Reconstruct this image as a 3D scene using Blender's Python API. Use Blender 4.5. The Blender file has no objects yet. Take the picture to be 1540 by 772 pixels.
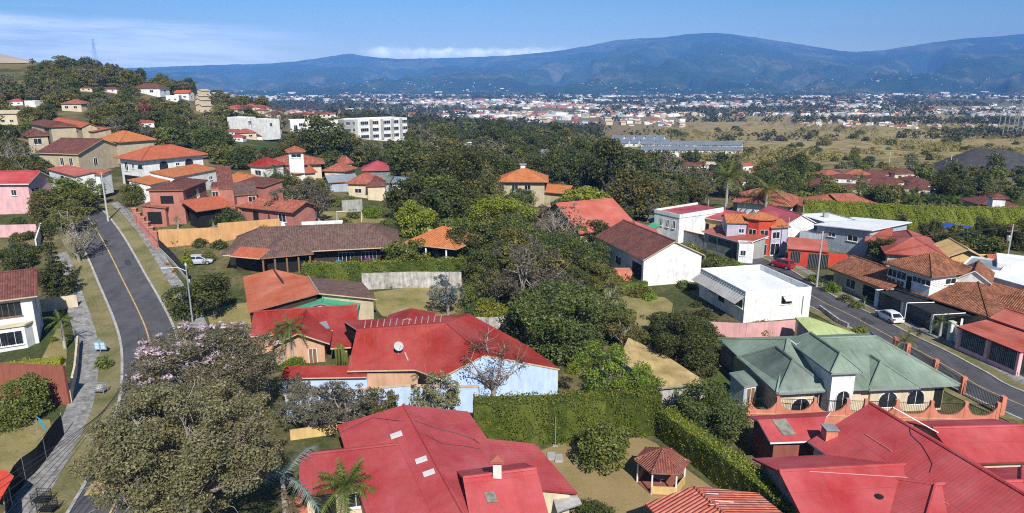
HAZE_D = 1.05e-4
import bpy, bmesh, math, random
import numpy as np
from mathutils import Vector
SC = bpy.context.scene
COL = SC.collection
R = math.radians
rnd = random.Random(7)
# ------------------------------------------------------------------ camera
CAMZ = 32.0
FPX = 24.0/36.0*1540
PITCH = R(14.26)
CP, SP = math.cos(PITCH), math.sin(PITCH)
cam = bpy.data.cameras.new('camera'); cam.lens = 24; cam.sensor_width = 36
cam.clip_start = 0.5; cam.clip_end = 60000
co = bpy.data.objects.new('camera', cam); COL.objects.link(co)
co.location = (0, 0, CAMZ); co.rotation_euler = (R(90)-PITCH, 0, 0)
SC.camera = co
def ray(px, py):
    u = (px-770)/FPX; v = (386-py)/FPX
    return np.array((u, CP+v*SP, -SP+v*CP))
# ------------------------------------------------------------------ terrain
_Y = np.array([0, 60, 85, 105, 115, 125, 155, 180, 230, 310, 420, 550, 800, 1200, 2500, 6000, 20000.])
_U = np.array([-.8, -.6, -.4, -.2, 0, .2, .4, .6, .8])
_Z = np.array([
 [0, 0, 0, 0, 0, 0, 0, 0, 0], [0, 0, 0, 0, 0, 0, 0, 0, 0],
 [1, 1, 1, 1, 0, 0, 0, 0, 0], [3, 4, 4, 3.5, 1, 0, 0, 0, 0],
 [5, 6, 7, 6, 1.5, 0, 0, 0, 0], [7, 8, 8.6, 6.5, 2, 0, 0, 0, 0],
 [9, 9.5, 9, 7, 2, 0, 0, -.3, -.3], [12, 11.5, 9, 7, 2, 0, 0, -.6, -.6],
 [18, 16, 10, 6, 1, -2, -2, -2, -2.5], [24, 27, 15, 4, -1, -5, -6, -6, -6],
 [42, 44, 21, 3, -4, -9, -10, -9, -9], [66, 40, 15, 0, -8, -13, -15, -14, -14],
 [62, 16, 0, -9, -18, -20, -20, -20, -19], [70, -8, -18, -26, -29, -30, -30, -30, -30],
 [-31]*9, [-31]*9, [-31]*9], float)
def _lin(x, y):
    y = np.clip(y, 0, 19999); u = np.clip(x/np.maximum(y, 40), -.8, .8)
    i = np.clip(np.searchsorted(_Y, y, side='right')-1, 0, len(_Y)-2)
    t = (y-_Y[i])/(_Y[i+1]-_Y[i])
    f = (u+.8)/.2; j = np.clip(f.astype(int), 0, len(_U)-2); s = f-j
    return (_Z[i, j]*(1-s)+_Z[i, j+1]*s)*(1-t)+(_Z[i+1, j]*(1-s)+_Z[i+1, j+1]*s)*t
def TA(x, y):
    x = np.asarray(x, float); y = np.asarray(y, float); a = 0
    for ky in (.94, 1, 1.06):
        for kx in (-.045, 0, .045):
            a = a+_lin(x+kx*np.abs(y), y*ky)
    return a/9
def T(x, y): return float(TA(np.array([x]), np.array([y]))[0])
_ts = np.concatenate([np.linspace(20, 240, 221), np.geomspace(242, 12000, 220)])
def E(px, py, h=0.0):
    """point where the sight line through a photo pixel meets the terrain raised by h"""
    d = ray(px, py); ts = _ts
    for k in range(2):
        f = CAMZ+d[2]*ts-TA(d[0]*ts, d[1]*ts)-h
        n = np.nonzero(f < 0)[0]
        if len(n) == 0: i = len(ts)-1
        else: i = max(1, n[0])
        ts = np.linspace(ts[i-1], ts[i], 40)
    t = ts[0]
    i = np.argmin(np.abs(CAMZ+d[2]*ts-TA(d[0]*ts, d[1]*ts)-h)); t = ts[i]
    return Vector((d[0]*t, d[1]*t, CAMZ+d[2]*t))
def PZ(px, py, z):
    d = ray(px, py); t = (z-CAMZ)/d[2]
    return Vector((d[0]*t, d[1]*t, z))
def depth_of(p): return p[1]*CP-(p[2]-CAMZ)*SP
# ------------------------------------------------------------------ objects
def thing(name, label, cat, loc, group=None):
    o = bpy.data.objects.new(name, None); o.empty_display_size = .3
    COL.objects.link(o); o.location = loc
    o['label'] = label; o['category'] = cat
    if group: o['group'] = group
    return o
def tag(o, label, cat, group=None, kind=None):
    if label: o['label'] = label
    if cat: o['category'] = cat
    if group: o['group'] = group
    if kind: o['kind'] = kind
    return o
def origin(p):
    v = Vector((0, 0, 0))
    while p is not None: v = v+p.location; p = p.parent
    return v
def link(name, me, parent=None, loc=None):
    o = bpy.data.objects.new(name, me); COL.objects.link(o)
    if parent is not None: o.parent = parent
    if loc is not None: o.location = loc
    return o
def mk(name, V, Fs, mats, parent=None, fm=None, uv=None, smooth=False, loc=None):
    """mesh from world-space verts; local to the parent"""
    off = origin(parent) if parent is not None else Vector(loc) if loc is not None else Vector((0, 0, 0))
    me = bpy.data.meshes.new(name)
    me.from_pydata([(v[0]-off[0], v[1]-off[1], v[2]-off[2]) for v in V], [], Fs)
    for m in (mats if isinstance(mats, (list, tuple)) else [mats]): me.materials.append(m)
    if fm is not None: me.polygons.foreach_set('material_index', fm)
    if smooth: me.polygons.foreach_set('use_smooth', [True]*len(me.polygons))
    if uv is not None:
        L = me.uv_layers.new(name='UVMap'); L.data.foreach_set('uv', [c for f in uv for p in f for c in p])
    me.update()
    return link(name, me, parent, loc if parent is None else None)
def npmesh(name, V, k, mats, mi=None, smooth=False):
    """mesh of separate k-gons from an (n*k,3) array"""
    me = bpy.data.meshes.new(name); n = len(V)//k
    me.vertices.add(n*k); me.vertices.foreach_set('co', np.asarray(V, np.float32).ravel())
    me.loops.add(n*k); me.loops.foreach_set('vertex_index', np.arange(n*k, dtype=np.int32))
    me.polygons.add(n); me.polygons.foreach_set('loop_start', np.arange(0, n*k, k, dtype=np.int32))
    for m in (mats if isinstance(mats, (list, tuple)) else [mats]): me.materials.append(m)
    if mi is not None: me.polygons.foreach_set('material_index', np.asarray(mi, np.int32))
    me.update(calc_edges=True)
    return me
class MB:
    """collects solids into one mesh"""
    def __init__(s): s.V = []; s.F = []; s.M = []
    def add(s, V, F, m=0):
        n = len(s.V); s.V += [tuple(v) for v in V]; s.F += [tuple(i+n for i in f) for f in F]; s.M += [m]*len(F); return s
    def hexa(s, b, t, m=0):
        return s.add(list(b)+list(t), [(3, 2, 1, 0), (4, 5, 6, 7), (0, 1, 5, 4), (1, 2, 6, 5), (2, 3, 7, 6), (3, 0, 4, 7)], m)
    def box(s, c, ax, ay, az, m=0):
        """centre and three half-axis vectors"""
        c = Vector(c); ax = Vector(ax); ay = Vector(ay); az = Vector(az)
        q = [c-ax-ay, c+ax-ay, c+ax+ay, c-ax+ay]
        return s.hexa([p-az for p in q], [p+az for p in q], m)
    def bx(s, x0, x1, y0, y1, z0, z1, m=0):
        return s.box(((x0+x1)/2, (y0+y1)/2, (z0+z1)/2), ((x1-x0)/2, 0, 0), (0, (y1-y0)/2, 0), (0, 0, (z1-z0)/2), m)
    def tube(s, pts, rs, n=6, m=0):
        pts = [Vector(p) for p in pts]
        if not isinstance(rs, (list, tuple)): rs = [rs]*len(pts)
        V = []; F = []
        for i, p in enumerate(pts):
            d = (pts[min(i+1, len(pts)-1)]-pts[max(i-1, 0)]).normalized()
            a = d.cross(Vector((0, 0, 1)) if abs(d.z) < .9 else Vector((1, 0, 0))).normalized(); b = d.cross(a)
            for k in range(n):
                t = 2*math.pi*k/n; V.append(p+a*(math.cos(t)*rs[i])+b*(math.sin(t)*rs[i]))
        for i in range(len(pts)-1):
            for k in range(n):
                F.append((i*n+k, i*n+(k+1) % n, (i+1)*n+(k+1) % n, (i+1)*n+k))
        F.append(tuple(range(n-1, -1, -1))); e = (len(pts)-1)*n; F.append(tuple(range(e, e+n)))
        return s.add(V, F, m)
    def prism(s, poly, z0, z1, m=0):
        """vertical prism over a horizontal polygon"""
        n = len(poly); a = sum(poly[i][0]*poly[(i+1) % n][1]-poly[(i+1) % n][0]*poly[i][1] for i in range(n))
        if a < 0: poly = poly[::-1]
        V = [(p[0], p[1], z0) for p in poly]+[(p[0], p[1], z1) for p in poly]
        return s.add(V, [tuple(range(n-1, -1, -1)), tuple(range(n, 2*n))]+[(i, (i+1) % n, n+(i+1) % n, n+i) for i in range(n)], m)
    def extr(s, poly, d, m=0):
        """a planar polygon given thickness along d"""
        n = len(poly); d = Vector(d); poly = [Vector(p) for p in poly]
        nn = Vector((0, 0, 0))
        for i in range(n): nn += poly[i].cross(poly[(i+1) % n])
        if nn.dot(d) < 0: poly = poly[::-1]
        V = poly+[p+d for p in poly]
        return s.add(V, [tuple(range(n-1, -1, -1)), tuple(range(n, 2*n))]+[(i, (i+1) % n, n+(i+1) % n, n+i) for i in range(n)], m)
    def lathe(s, c, prof, n=12, m=0, up=(0, 0, 1)):
        c = Vector(c); up = Vector(up).normalized(); a = up.cross(Vector((0, 0, 1)) if abs(up.z) < .9 else Vector((1, 0, 0))).normalized(); b = up.cross(a)
        V = []; F = []
        for r, z in prof:
            for k in range(n):
                t = 2*math.pi*k/n; V.append(c+up*z+a*(r*math.cos(t))+b*(r*math.sin(t)))
        for i in range(len(prof)-1):
            for k in range(n): F.append((i*n+k, i*n+(k+1) % n, (i+1)*n+(k+1) % n, (i+1)*n+k))
        F.append(tuple(range(n-1, -1, -1))); e = (len(prof)-1)*n; F.append(tuple(range(e, e+n)))
        return s.add(V, F, m)
    def out(s, name, mats, parent=None, smooth=False, loc=None):
        return mk(name, s.V, s.F, mats, parent, s.M, None, smooth, loc)
def children(o): return list(o.children)
def copy_tree(o, parent=None):
    c = o.copy(); COL.objects.link(c)
    if parent is not None: c.parent = parent
    for ch in children(o): copy_tree(ch, c)
    return c
# ------------------------------------------------------------------ materials
class NT:
    def __init__(s, name):
        s.m = bpy.data.materials.new(name); s.m.use_nodes = True; s.t = s.m.node_tree
        s.b = s.t.nodes['Principled BSDF']; s.o = s.t.nodes['Material Output']
    def n(s, typ, **kw):
        x = s.t.nodes.new('ShaderNode'+typ)
        for k, v in kw.items():
            if k in x.bl_rna.properties.keys() and k not in x.inputs.keys(): setattr(x, k, v)
            else: s.set(x.inputs[k], v)
        return x
    def set(s, inp, v):
        if isinstance(v, bpy.types.NodeSocket): s.t.links.new(v, inp)
        elif hasattr(inp.default_value, '__len__') and not isinstance(v, str) and len(v) == 3 and len(inp.default_value) == 4: inp.default_value = (*v, 1)
        else: inp.default_value = v
    def math(s, op, a, b=0.0, c=0.0):
        x = s.t.nodes.new('ShaderNodeMath'); x.operation = op
        for i, v in enumerate((a, b, c)): s.set(x.inputs[i], v)
        return x.outputs[0]
    def noise(s, vec, scale, detail=3.0, rough=.55):
        x = s.t.nodes.new('ShaderNodeTexNoise'); x.inputs['Scale'].default_value = scale
        x.inputs['Detail'].default_value = detail; x.inputs['Roughness'].default_value = rough
        s.set(x.inputs['Vector'], vec); return x.outputs['Fac']
    def ramp(s, fac, stops, interp='LINEAR'):
        x = s.t.nodes.new('ShaderNodeValToRGB'); x.color_ramp.interpolation = interp
        e = x.color_ramp.elements
        while len(e) < len(stops): e.new(.5)
        for i, (p, c) in enumerate(stops): e[i].position = p; e[i].color = (*c, 1) if len(c) == 3 else c
        s.set(x.inputs['Fac'], fac); return x.outputs['Color']
    def mix(s, f, a, b, bt='MIX'):
        x = s.t.nodes.new('ShaderNodeMix'); x.data_type = 'RGBA'; x.blend_type = bt
        s.set(x.inputs[0], f); s.set(x.inputs[6], a); s.set(x.inputs[7], b); return x.outputs[2]
    def mr(s, v, a, b, c, d):
        x = s.t.nodes.new('ShaderNodeMapRange')
        for i, q in enumerate((v, a, b, c, d)): s.set(x.inputs[i], q)
        return x.outputs[0]
    def hsv(s, col, val, sat=1.0, hue=.5):
        x = s.t.nodes.new('ShaderNodeHueSaturation')
        s.set(x.inputs['Color'], col); s.set(x.inputs['Value'], val); s.set(x.inputs['Saturation'], sat); s.set(x.inputs['Hue'], hue)
        return x.outputs[0]
    def pos(s): return s.t.nodes.new('ShaderNodeNewGeometry').outputs['Position']
    def obj(s): return s.t.nodes.new('ShaderNodeTexCoord').outputs['Object']
    def uv(s): return s.t.nodes.new('ShaderNodeTexCoord').outputs['UV']
    def sc(s, vec, k):
        x = s.t.nodes.new('ShaderNodeVectorMath'); x.operation = 'MULTIPLY'; s.set(x.inputs[0], vec); x.inputs[1].default_value = k; return x.outputs[0]
    def bump(s, h, dist=.03, strength=.6):
        x = s.t.nodes.new('ShaderNodeBump'); x.inputs['Distance'].default_value = dist; x.inputs['Strength'].default_value = strength
        s.set(x.inputs['Height'], h); s.t.links.new(x.outputs[0], s.b.inputs['Normal'])
    def fin(s, col, rough=.85, spec=.3, metal=0.0):
        s.set(s.b.inputs['Base Color'], col); s.set(s.b.inputs['Roughness'], rough)
        s.b.inputs['Specular IOR Level'].default_value = spec; s.b.inputs['Metallic'].default_value = metal
        return s.m
def simple(name, col, rough=.85, var=.12, scale=.7, spec=.25, metal=0.0):
    t = NT(name); p = t.pos()
    a = t.noise(p, scale, 4); b = t.noise(t.sc(p, (2.2, 2.2, .35)), 1.3, 3)
    v = t.math('ADD', t.mr(a, .3, .7, 1-var, 1+var), t.mr(b, .35, .7, var*.6, -var*1.1))
    return t.fin(t.hsv((*col, 1), v), rough, spec, metal)
def plain(name, col, rough=.6, spec=.4, metal=0.0):
    t = NT(name); return t.fin(t.hsv((*col, 1), t.mr(t.noise(t.pos(), 2.5, 2), .3, .7, .93, 1.07)), rough, spec, metal)
def metal_roof(name, col, rib=.28, fade=.16, rough=.62, stain=(.2, .1, .08)):
    """painted profiled sheeting: ribs run down the slope, sheets and weather vary"""
    t = NT(name); uv = t.uv(); x = t.t.nodes.new('ShaderNodeSeparateXYZ'); t.set(x.inputs[0], uv)
    w = t.math('SINE', t.math('MULTIPLY', x.outputs[0], 2*math.pi/rib))
    r = t.math('POWER', t.math('MULTIPLY_ADD', w, .5, .5), 3.0)
    sheet = t.math('FLOOR', t.math('DIVIDE', x.outputs[0], .85)); row = t.math('FLOOR', t.math('DIVIDE', x.outputs[1], 3.6))
    cb = t.t.nodes.new('ShaderNodeCombineXYZ'); t.set(cb.inputs[0], sheet); t.set(cb.inputs[1], row)
    wn = t.t.nodes.new('ShaderNodeTexWhiteNoise'); t.set(wn.inputs[0], cb.outputs[0])
    big = t.noise(t.pos(), .22, 4, .6); st = t.noise(t.sc(uv, (2.2, .22, 1)), 1.6, 4)
    v = t.math('ADD', t.mr(big, .3, .7, 1-fade, 1+fade), t.mr(wn.outputs[0], 0, 1, -.045, .045))
    v = t.math('MULTIPLY_ADD', r, -.035, v)
    c = t.hsv((*col, 1), v, t.mr(big, .3, .7, 1.06, .9))
    sp = t.noise(t.pos(), 2.6, 6, .75); c = t.hsv(c, t.mr(sp, .3, .7, .92, 1.08), 1.0)
    bl = t.noise(t.pos(), .42, 5, .7); c = t.mix(t.mr(bl, .52, .72, 0, .35), c, t.hsv((*col, 1), 1.16, .93))
    seam = t.math('LESS_THAN', t.math('FRACT', t.math('DIVIDE', x.outputs[1], 3.6)), .016); c = t.mix(t.math('MULTIPLY', seam, .35), c, tuple(q*.45 for q in col))
    c = t.mix(t.mr(st, .54, .8, 0, .6), c, stain)
    t.bump(r, .014, .4)
    return t.fin(c, rough, .16)
def tile_roof(name, cols, tw=.26, th=.4, lich=(.05, .04, .03), la=.6):
    """barrel tiles: each its own shade, lichen in patches"""
    t = NT(name); uv = t.uv(); x = t.t.nodes.new('ShaderNodeSeparateXYZ'); t.set(x.inputs[0], uv)
    a = t.math('DIVIDE', x.outputs[0], tw); b = t.math('DIVIDE', x.outputs[1], th)
    cb = t.t.nodes.new('ShaderNodeCombineXYZ'); t.set(cb.inputs[0], t.math('FLOOR', a)); t.set(cb.inputs[1], t.math('FLOOR', b))
    wn = t.t.nodes.new('ShaderNodeTexWhiteNoise'); t.set(wn.inputs[0], cb.outputs[0])
    big = t.noise(t.pos(), .5, 4, .65)
    f = t.math('ADD', t.math('MULTIPLY', wn.outputs[0], .6), t.math('MULTIPLY', t.mr(big, .3, .7, 0, 1), .4))
    c = t.ramp(f, [(i/(len(cols)-1), q) for i, q in enumerate(cols)])
    c = t.mix(t.mr(t.noise(t.pos(), 1.4, 5, .7), .5, .75, 0, la), c, lich)
    w = t.math('ABSOLUTE', t.math('SINE', t.math('MULTIPLY', a, math.pi)))
    step = t.math('FRACT', b)
    t.bump(t.math('ADD', w, t.math('MULTIPLY', step, -.5)), .09, .9)
    c = t.hsv(c, t.mr(w, 0, .5, .74, 1.05))
    return t.fin(c, .85, .2)
def leaf(name, c1, c2, c3, trans=.33, nscale=1.6, vary=.16):
    if c2[1] > c2[0]*.93 and c2[1] < .16: c1, c2, c3 = [tuple(min(.3, a*b) for a, b in zip(c, (2.3, 1.95, 1.3))) for c in (c1, c2, c3)]
    t = NT(name); ob = t.obj(); g = t.t.nodes.new('ShaderNodeNewGeometry'); oi = t.t.nodes.new('ShaderNodeObjectInfo')
    f = t.math('ADD', t.math('MULTIPLY', g.outputs['Random Per Island'], .55), t.math('MULTIPLY', t.mr(t.noise(ob, nscale, 3), .32, .68, 0, 1), .45))
    c = t.ramp(f, [(0, c1), (.5, c2), (1, c3)])
    c = t.hsv(c, t.mr(oi.outputs['Random'], 0, 1, 1-vary, 1+vary), 1.0, t.mr(oi.outputs['Random'], 0, 1, .485, .51))
    t.fin(c, .5, .28)
    tr = t.t.nodes.new('ShaderNodeBsdfTranslucent'); t.set(tr.inputs[0], t.hsv(c, 1.3, 1.1))
    mx = t.t.nodes.new('ShaderNodeMixShader'); mx.inputs[0].default_value = trans
    t.t.links.new(t.b.outputs[0], mx.inputs[1]); t.t.links.new(tr.outputs[0], mx.inputs[2]); t.t.links.new(mx.outputs[0], t.o.inputs[0])
    return t.m
def glass(name, col=(.02, .025, .03)):
    t = NT(name); return t.fin(t.hsv((*col, 1), t.mr(t.noise(t.pos(), .9, 2), .3, .7, .5, 1.6)), .12, .6)
def asphalt():
    t = NT('asphalt'); p = t.pos(); v = t.t.nodes.new('ShaderNodeTexVoronoi'); v.feature = 'DISTANCE_TO_EDGE'; v.inputs['Scale'].default_value = .11; t.set(v.inputs['Vector'], t.sc(p, (1, 1, 1)))
    n = t.noise(p, .5, 4); f = t.noise(p, 6, 3, .7); st = t.noise(t.sc(p, (.5, .16, 1)), 1.2, 3)
    c = t.hsv((.078, .076, .083, 1), t.math('ADD', t.mr(n, .3, .7, .82, 1.15), t.math('ADD', t.mr(f, .3, .7, -.08, .08), t.mr(st, .4, .7, .08, -.2))))
    c = t.mix(t.math('MULTIPLY', t.math('LESS_THAN', v.outputs['Distance'], .006), .45), c, (.03, .03, .032)); return t.fin(c, .92, .2)
m = {}
# roofs
m['red'] = metal_roof('red painted sheeting', (.275, .032, .024))
m['crimson'] = metal_roof('crimson painted sheeting', (.385, .056, .058))
m['crimson2'] = metal_roof('dull crimson sheeting', (.27, .038, .042))
m['salmon'] = metal_roof('salmon sheeting', (.42, .11, .075), .35)
m['claysheet'] = metal_roof('clay orange sheeting', (.42, .115, .055), .35); m['coraltile'] = tile_roof('coral clay tile', [(.36, .09, .06), (.46, .13, .09), (.52, .19, .13)], .3, .45, (.2, .07, .05), .4)
m['redbrown'] = metal_roof('brownish red sheeting', (.33, .085, .06), .35); m['pinkroof'] = metal_roof('pink red sheeting', (.33, .06, .075), .35)
m['green'] = metal_roof('weathered green sheeting', (.185, .24, .185), .3, .34, .6, (.05, .07, .055))
m['greenold'] = metal_roof('grey green worn sheeting', (.115, .145, .12), .3, .55, .6, (.2, .23, .21))
m['teal'] = metal_roof('bright green sheeting', (.05, .32, .17), .3)
m['lime'] = metal_roof('lime sheeting', (.36, .42, .17), .4)
m['ochre'] = metal_roof('rust stained ochre sheeting', (.46, .34, .15), .35, .42, .8, (.22, .10, .035))
m['greyroof'] = metal_roof('grey sheeting', (.22, .25, .28), .4)
m['bluegrey'] = metal_roof('blue grey sheeting', (.15, .185, .22), .4)
m['whiteroof'] = metal_roof('white sheeting', (.70, .71, .70), .5, .06, .5, (.4, .38, .34))
m['brown'] = tile_roof('weathered brown tile', [(.09, .055, .045), (.155, .092, .075), (.22, .135, .105)], la=.55)
m['maroon'] = tile_roof('maroon tile', [(.09, .035, .03), (.16, .06, .048), (.22, .09, .07)], la=.4)
m['terra'] = tile_roof('mottled terracotta tile', [(.10, .043, .026), (.26, .10, .052), (.38, .17, .095)], la=.65)
m['terrared'] = tile_roof('red clay tile', [(.22, .06, .04), (.36, .11, .07), (.46, .19, .12)], .3, .42, (.1, .05, .035), .4)
m['orange'] = tile_roof('orange clay tile', [(.38, .12, .04), (.50, .17, .06), (.56, .22, .09)], lich=(.25, .10, .05), la=.35)
m['orangered'] = tile_roof('orange red tile', [(.38, .09, .045), (.46, .12, .06), (.50, .16, .09)], lich=(.25, .08, .05), la=.35)
m['gazebo'] = tile_roof('rust brown tile', [(.17, .055, .04), (.25, .085, .06), (.32, .12, .09)], .2, .3, (.12, .06, .05), .4)
# walls
m['white'] = simple('white paint', (.66, .66, .64), var=.16); m['offwhite'] = simple('off white render', (.60, .57, .50))
m['bluewhite'] = simple('pale blue paint', (.42, .54, .72), var=.1); m['cream'] = simple('cream render', (.56, .47, .33))
m['beige'] = simple('beige render', (.42, .35, .24)); m['olive'] = simple('olive brown render', (.17, .145, .105))
m['peach'] = simple('peach render', (.50, .30, .19)); m['pink'] = simple('pink render', (.55, .30, .29))
m['rosepink'] = simple('rose pink render', (.60, .36, .37)); m['coral'] = simple('coral render', (.52, .19, .125))
m['dustyred'] = simple('dusty red render', (.36, .145, .115)); m['redpaint'] = simple('red paint', (.48, .055, .03))
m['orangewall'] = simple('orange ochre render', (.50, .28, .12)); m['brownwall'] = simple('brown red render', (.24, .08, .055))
m['grey'] = simple('grey render', (.30, .30, .29)); m['concrete'] = simple('concrete', (.34, .33, .31), var=.2, scale=.9)
m['oldwall'] = simple('stained concrete block', (.36, .34, .31), var=.32, scale=1.3)
m['stone'] = simple('grey stone', (.17, .19, .21), var=.35, scale=3); m['lilac'] = simple('lilac render', (.40, .38, .46))
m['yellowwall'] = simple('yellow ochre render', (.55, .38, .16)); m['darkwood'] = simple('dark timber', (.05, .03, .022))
m['wood'] = simple('timber', (.20, .11, .06)); m['bluegreywall'] = simple('blue grey render', (.33, .38, .43))
m['fascia'] = simple('timber fascia', (.24, .12, .07), var=.2); m['cfascia'] = simple('cream fascia', (.5, .36, .24))
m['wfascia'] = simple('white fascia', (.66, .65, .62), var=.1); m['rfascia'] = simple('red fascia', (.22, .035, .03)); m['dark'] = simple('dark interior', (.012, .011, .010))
m['gfascia'] = simple('grey gutter', (.22, .23, .24))
m['metalgrey'] = plain('galvanised metal', (.35, .37, .38), .45, .5, .4); m['black'] = plain('black painted iron', (.015, .015, .016), .5)
m['whitemetal'] = plain('white painted metal', (.72, .73, .73), .4); m['glass'] = glass('window glass'); m['bluglass'] = glass('blue window glass', (.05, .10, .13))
m['skylight'] = plain('translucent roof sheet', (.55, .56, .54), .3, .5); m['dirtysky'] = simple('dirty roof light', (.21, .20, .16), .4, .3, 2.0)
m['flashing'] = plain('pale flashing', (.52, .40, .38), .5); m['pale'] = plain('pale sealing strip', (.45, .20, .20), .7)
m['asphalt'] = asphalt(); m['walk'] = simple('concrete paving', (.225, .22, .21), .9, .34, .9)
m['patch'] = simple('fresh asphalt patch', (.045, .045, .05), .9, .15, 2.0); m['kerb'] = simple('concrete kerb', (.33, .325, .31), .9, .2, 1.2); m['yellowline'] = simple('yellow road paint', (.43, .30, .11), .8, .25, 2.0)
m['whiteline'] = simple('white road paint', (.50, .50, .48), .8, .25, 2.0)
m['bark'] = simple('bark', (.12, .095, .075), .95, .3, 3); m['palebark'] = simple('pale bark', (.27, .235, .20), .95, .25, 3)
m['palmbark'] = simple('palm trunk', (.33, .31, .28), .9, .2, 3); m['net'] = simple('black shade net', (.022, .023, .025), .9, .3, 2)
m['tarpblue'] = plain('blue tarpaulin', (.02, .06, .35), .5); m['bluechair'] = plain('blue painted timber', (.05, .33, .66), .5)
m['pole'] = simple('concrete pole', (.40, .40, .39), .9, .1); m['wire'] = plain('cable', (.03, .03, .032), .6)
# ground
def ground_mat():
    t = NT('dry grass and soil'); p = t.pos()
    x = t.t.nodes.new('ShaderNodeSeparateXYZ'); t.set(x.inputs[0], p)
    big = t.noise(p, .018, 5, .6); mid = t.noise(p, .12, 5, .65); fine = t.noise(p, 1.6, 5, .7)
    dry = t.ramp(fine, [(.3, (.115, .085, .045)), (.55, (.20, .155, .08)), (.75, (.27, .215, .12))])
    grn = t.ramp(fine, [(.3, (.03, .038, .014)), (.55, (.06, .072, .026)), (.75, (.10, .105, .042))])
    far = t.mr(x.outputs[1], 300, 700, .0, .14)
    f = t.math('ADD', t.math('ADD', t.math('MULTIPLY', big, .55), t.math('MULTIPLY', mid, .45)), far)
    rt = t.math('MULTIPLY', t.mr(t.math('DIVIDE', x.outputs[0], t.math('MAXIMUM', x.outputs[1], 50.0)), .12, .3, 0, 1), t.mr(x.outputs[1], 220, 420, 0, 1)); gold = t.ramp(fine, [(.3, (.22, .17, .07)), (.55, (.36, .28, .125)), (.75, (.44, .36, .18))])
    c = t.mix(t.mr(f, .46, .60, 0, 1), grn, dry); c = t.mix(t.math('MULTIPLY', rt, t.mr(mid, .38, .56, .15, 1)), c, gold)
    far2 = t.mr(x.outputs[1], 1400, 2400, 0, .8)
    fg = t.ramp(t.noise(p, .006, 6, .7), [(.4, (.035, .045, .022)), (.52, (.065, .07, .035)), (.62, (.17, .14, .085))])
    c = t.mix(far2, c, fg)
    t.bump(fine, .15, .5)
    return t.fin(c, 1.0, .05)
m['ground'] = ground_mat()
def lawn_mat(name, a, b, c2):
    t = NT(name); p = t.pos()
    f = t.math('ADD', t.math('MULTIPLY', t.noise(p, .25, 4, .6), .6), t.math('MULTIPLY', t.noise(p, 4, 4, .7), .4))
    t.bump(t.noise(p, 9, 3), .06, .6)
    return t.fin(t.ramp(f, [(.33, a), (.5, b), (.66, c2)]), 1.0, .05)
m['lawn'] = lawn_mat('dry lawn', (.11, .115, .035), (.23, .19, .08), (.31, .255, .12))
m['greenlawn'] = lawn_mat('green lawn', (.035, .07, .015), (.07, .10, .03), (.14, .13, .055))
m['drylawn'] = lawn_mat('trodden dry lawn', (.19, .15, .065), (.255, .19, .09), (.30, .215, .115))
m['verge'] = lawn_mat('dry verge', (.075, .09, .03), (.17, .15, .07), (.26, .21, .125))
m['gravel'] = simple('dark gravel', (.055, .052, .054), 1.0, .25, .4); m['quarry'] = simple('bare quarry earth', (.42, .35, .26), 1.0, .2, .05)
# leaves
m['L_dark'] = leaf('dark green leaves', (.018, .027, .011), (.034, .048, .019), (.062, .078, .032))
m['L_mango'] = leaf('glossy deep green leaves', (.020, .037, .013), (.042, .064, .024), (.08, .10, .042))
m['L_mid'] = leaf('mid green leaves', (.032, .05, .015), (.06, .085, .026), (.105, .125, .045))
m['L_olive'] = leaf('olive leaves', (.035, .042, .016), (.065, .072, .027), (.11, .11, .045))
m['L_brown'] = leaf('brownish olive leaves', (.105, .10, .045), (.19, .178, .085), (.31, .29, .15), nscale=.9)
m['L_grey'] = leaf('grey green dry leaves', (.095, .085, .055), (.15, .135, .088), (.22, .20, .135))
m['L_dusty'] = leaf('dusty olive leaves', (.10, .092, .05), (.175, .162, .088), (.27, .25, .15)); m['L_lime'] = leaf('yellow green leaves', (.055, .085, .012), (.10, .135, .022), (.17, .19, .035))
m['L_bright'] = leaf('bright green leaves', (.035, .08, .01), (.065, .125, .018), (.12, .18, .035))
m['L_blue'] = leaf('blue grey leaves', (.09, .105, .11), (.15, .175, .185), (.22, .25, .26))
m['L_red'] = leaf('reddish leaves', (.09, .045, .025), (.14, .07, .04), (.12, .11, .045))
m['L_flame'] = leaf('orange red blossom', (.30, .05, .02), (.38, .09, .04), (.2, .08, .04))
m['L_pink'] = leaf('pale pink blossom', (.42, .30, .36), (.54, .42, .48), (.66, .56, .60))
m['L_croton'] = leaf('orange croton leaves', (.40, .09, .03), (.48, .16, .04), (.45, .26, .06))
m['L_magenta'] = leaf('magenta blossom', (.30, .04, .22), (.42, .08, .32), (.25, .06, .14))
m['L_hedge'] = leaf('hedge leaves', (.02, .038, .009), (.042, .07, .016), (.085, .115, .03))
m['L_hedgetop'] = leaf('yellow green hedge tips', (.07, .09, .012), (.13, .15, .022), (.22, .22, .04))
m['L_palm'] = leaf('palm fronds', (.022, .042, .012), (.045, .07, .02), (.085, .11, .035))
m['L_silver'] = leaf('silvery blue fronds', (.13, .20, .19), (.21, .29, .27), (.30, .37, .34))
m['L_drypalm'] = leaf('dry frond', (.10, .075, .04), (.15, .115, .06), (.2, .16, .09))
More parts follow.
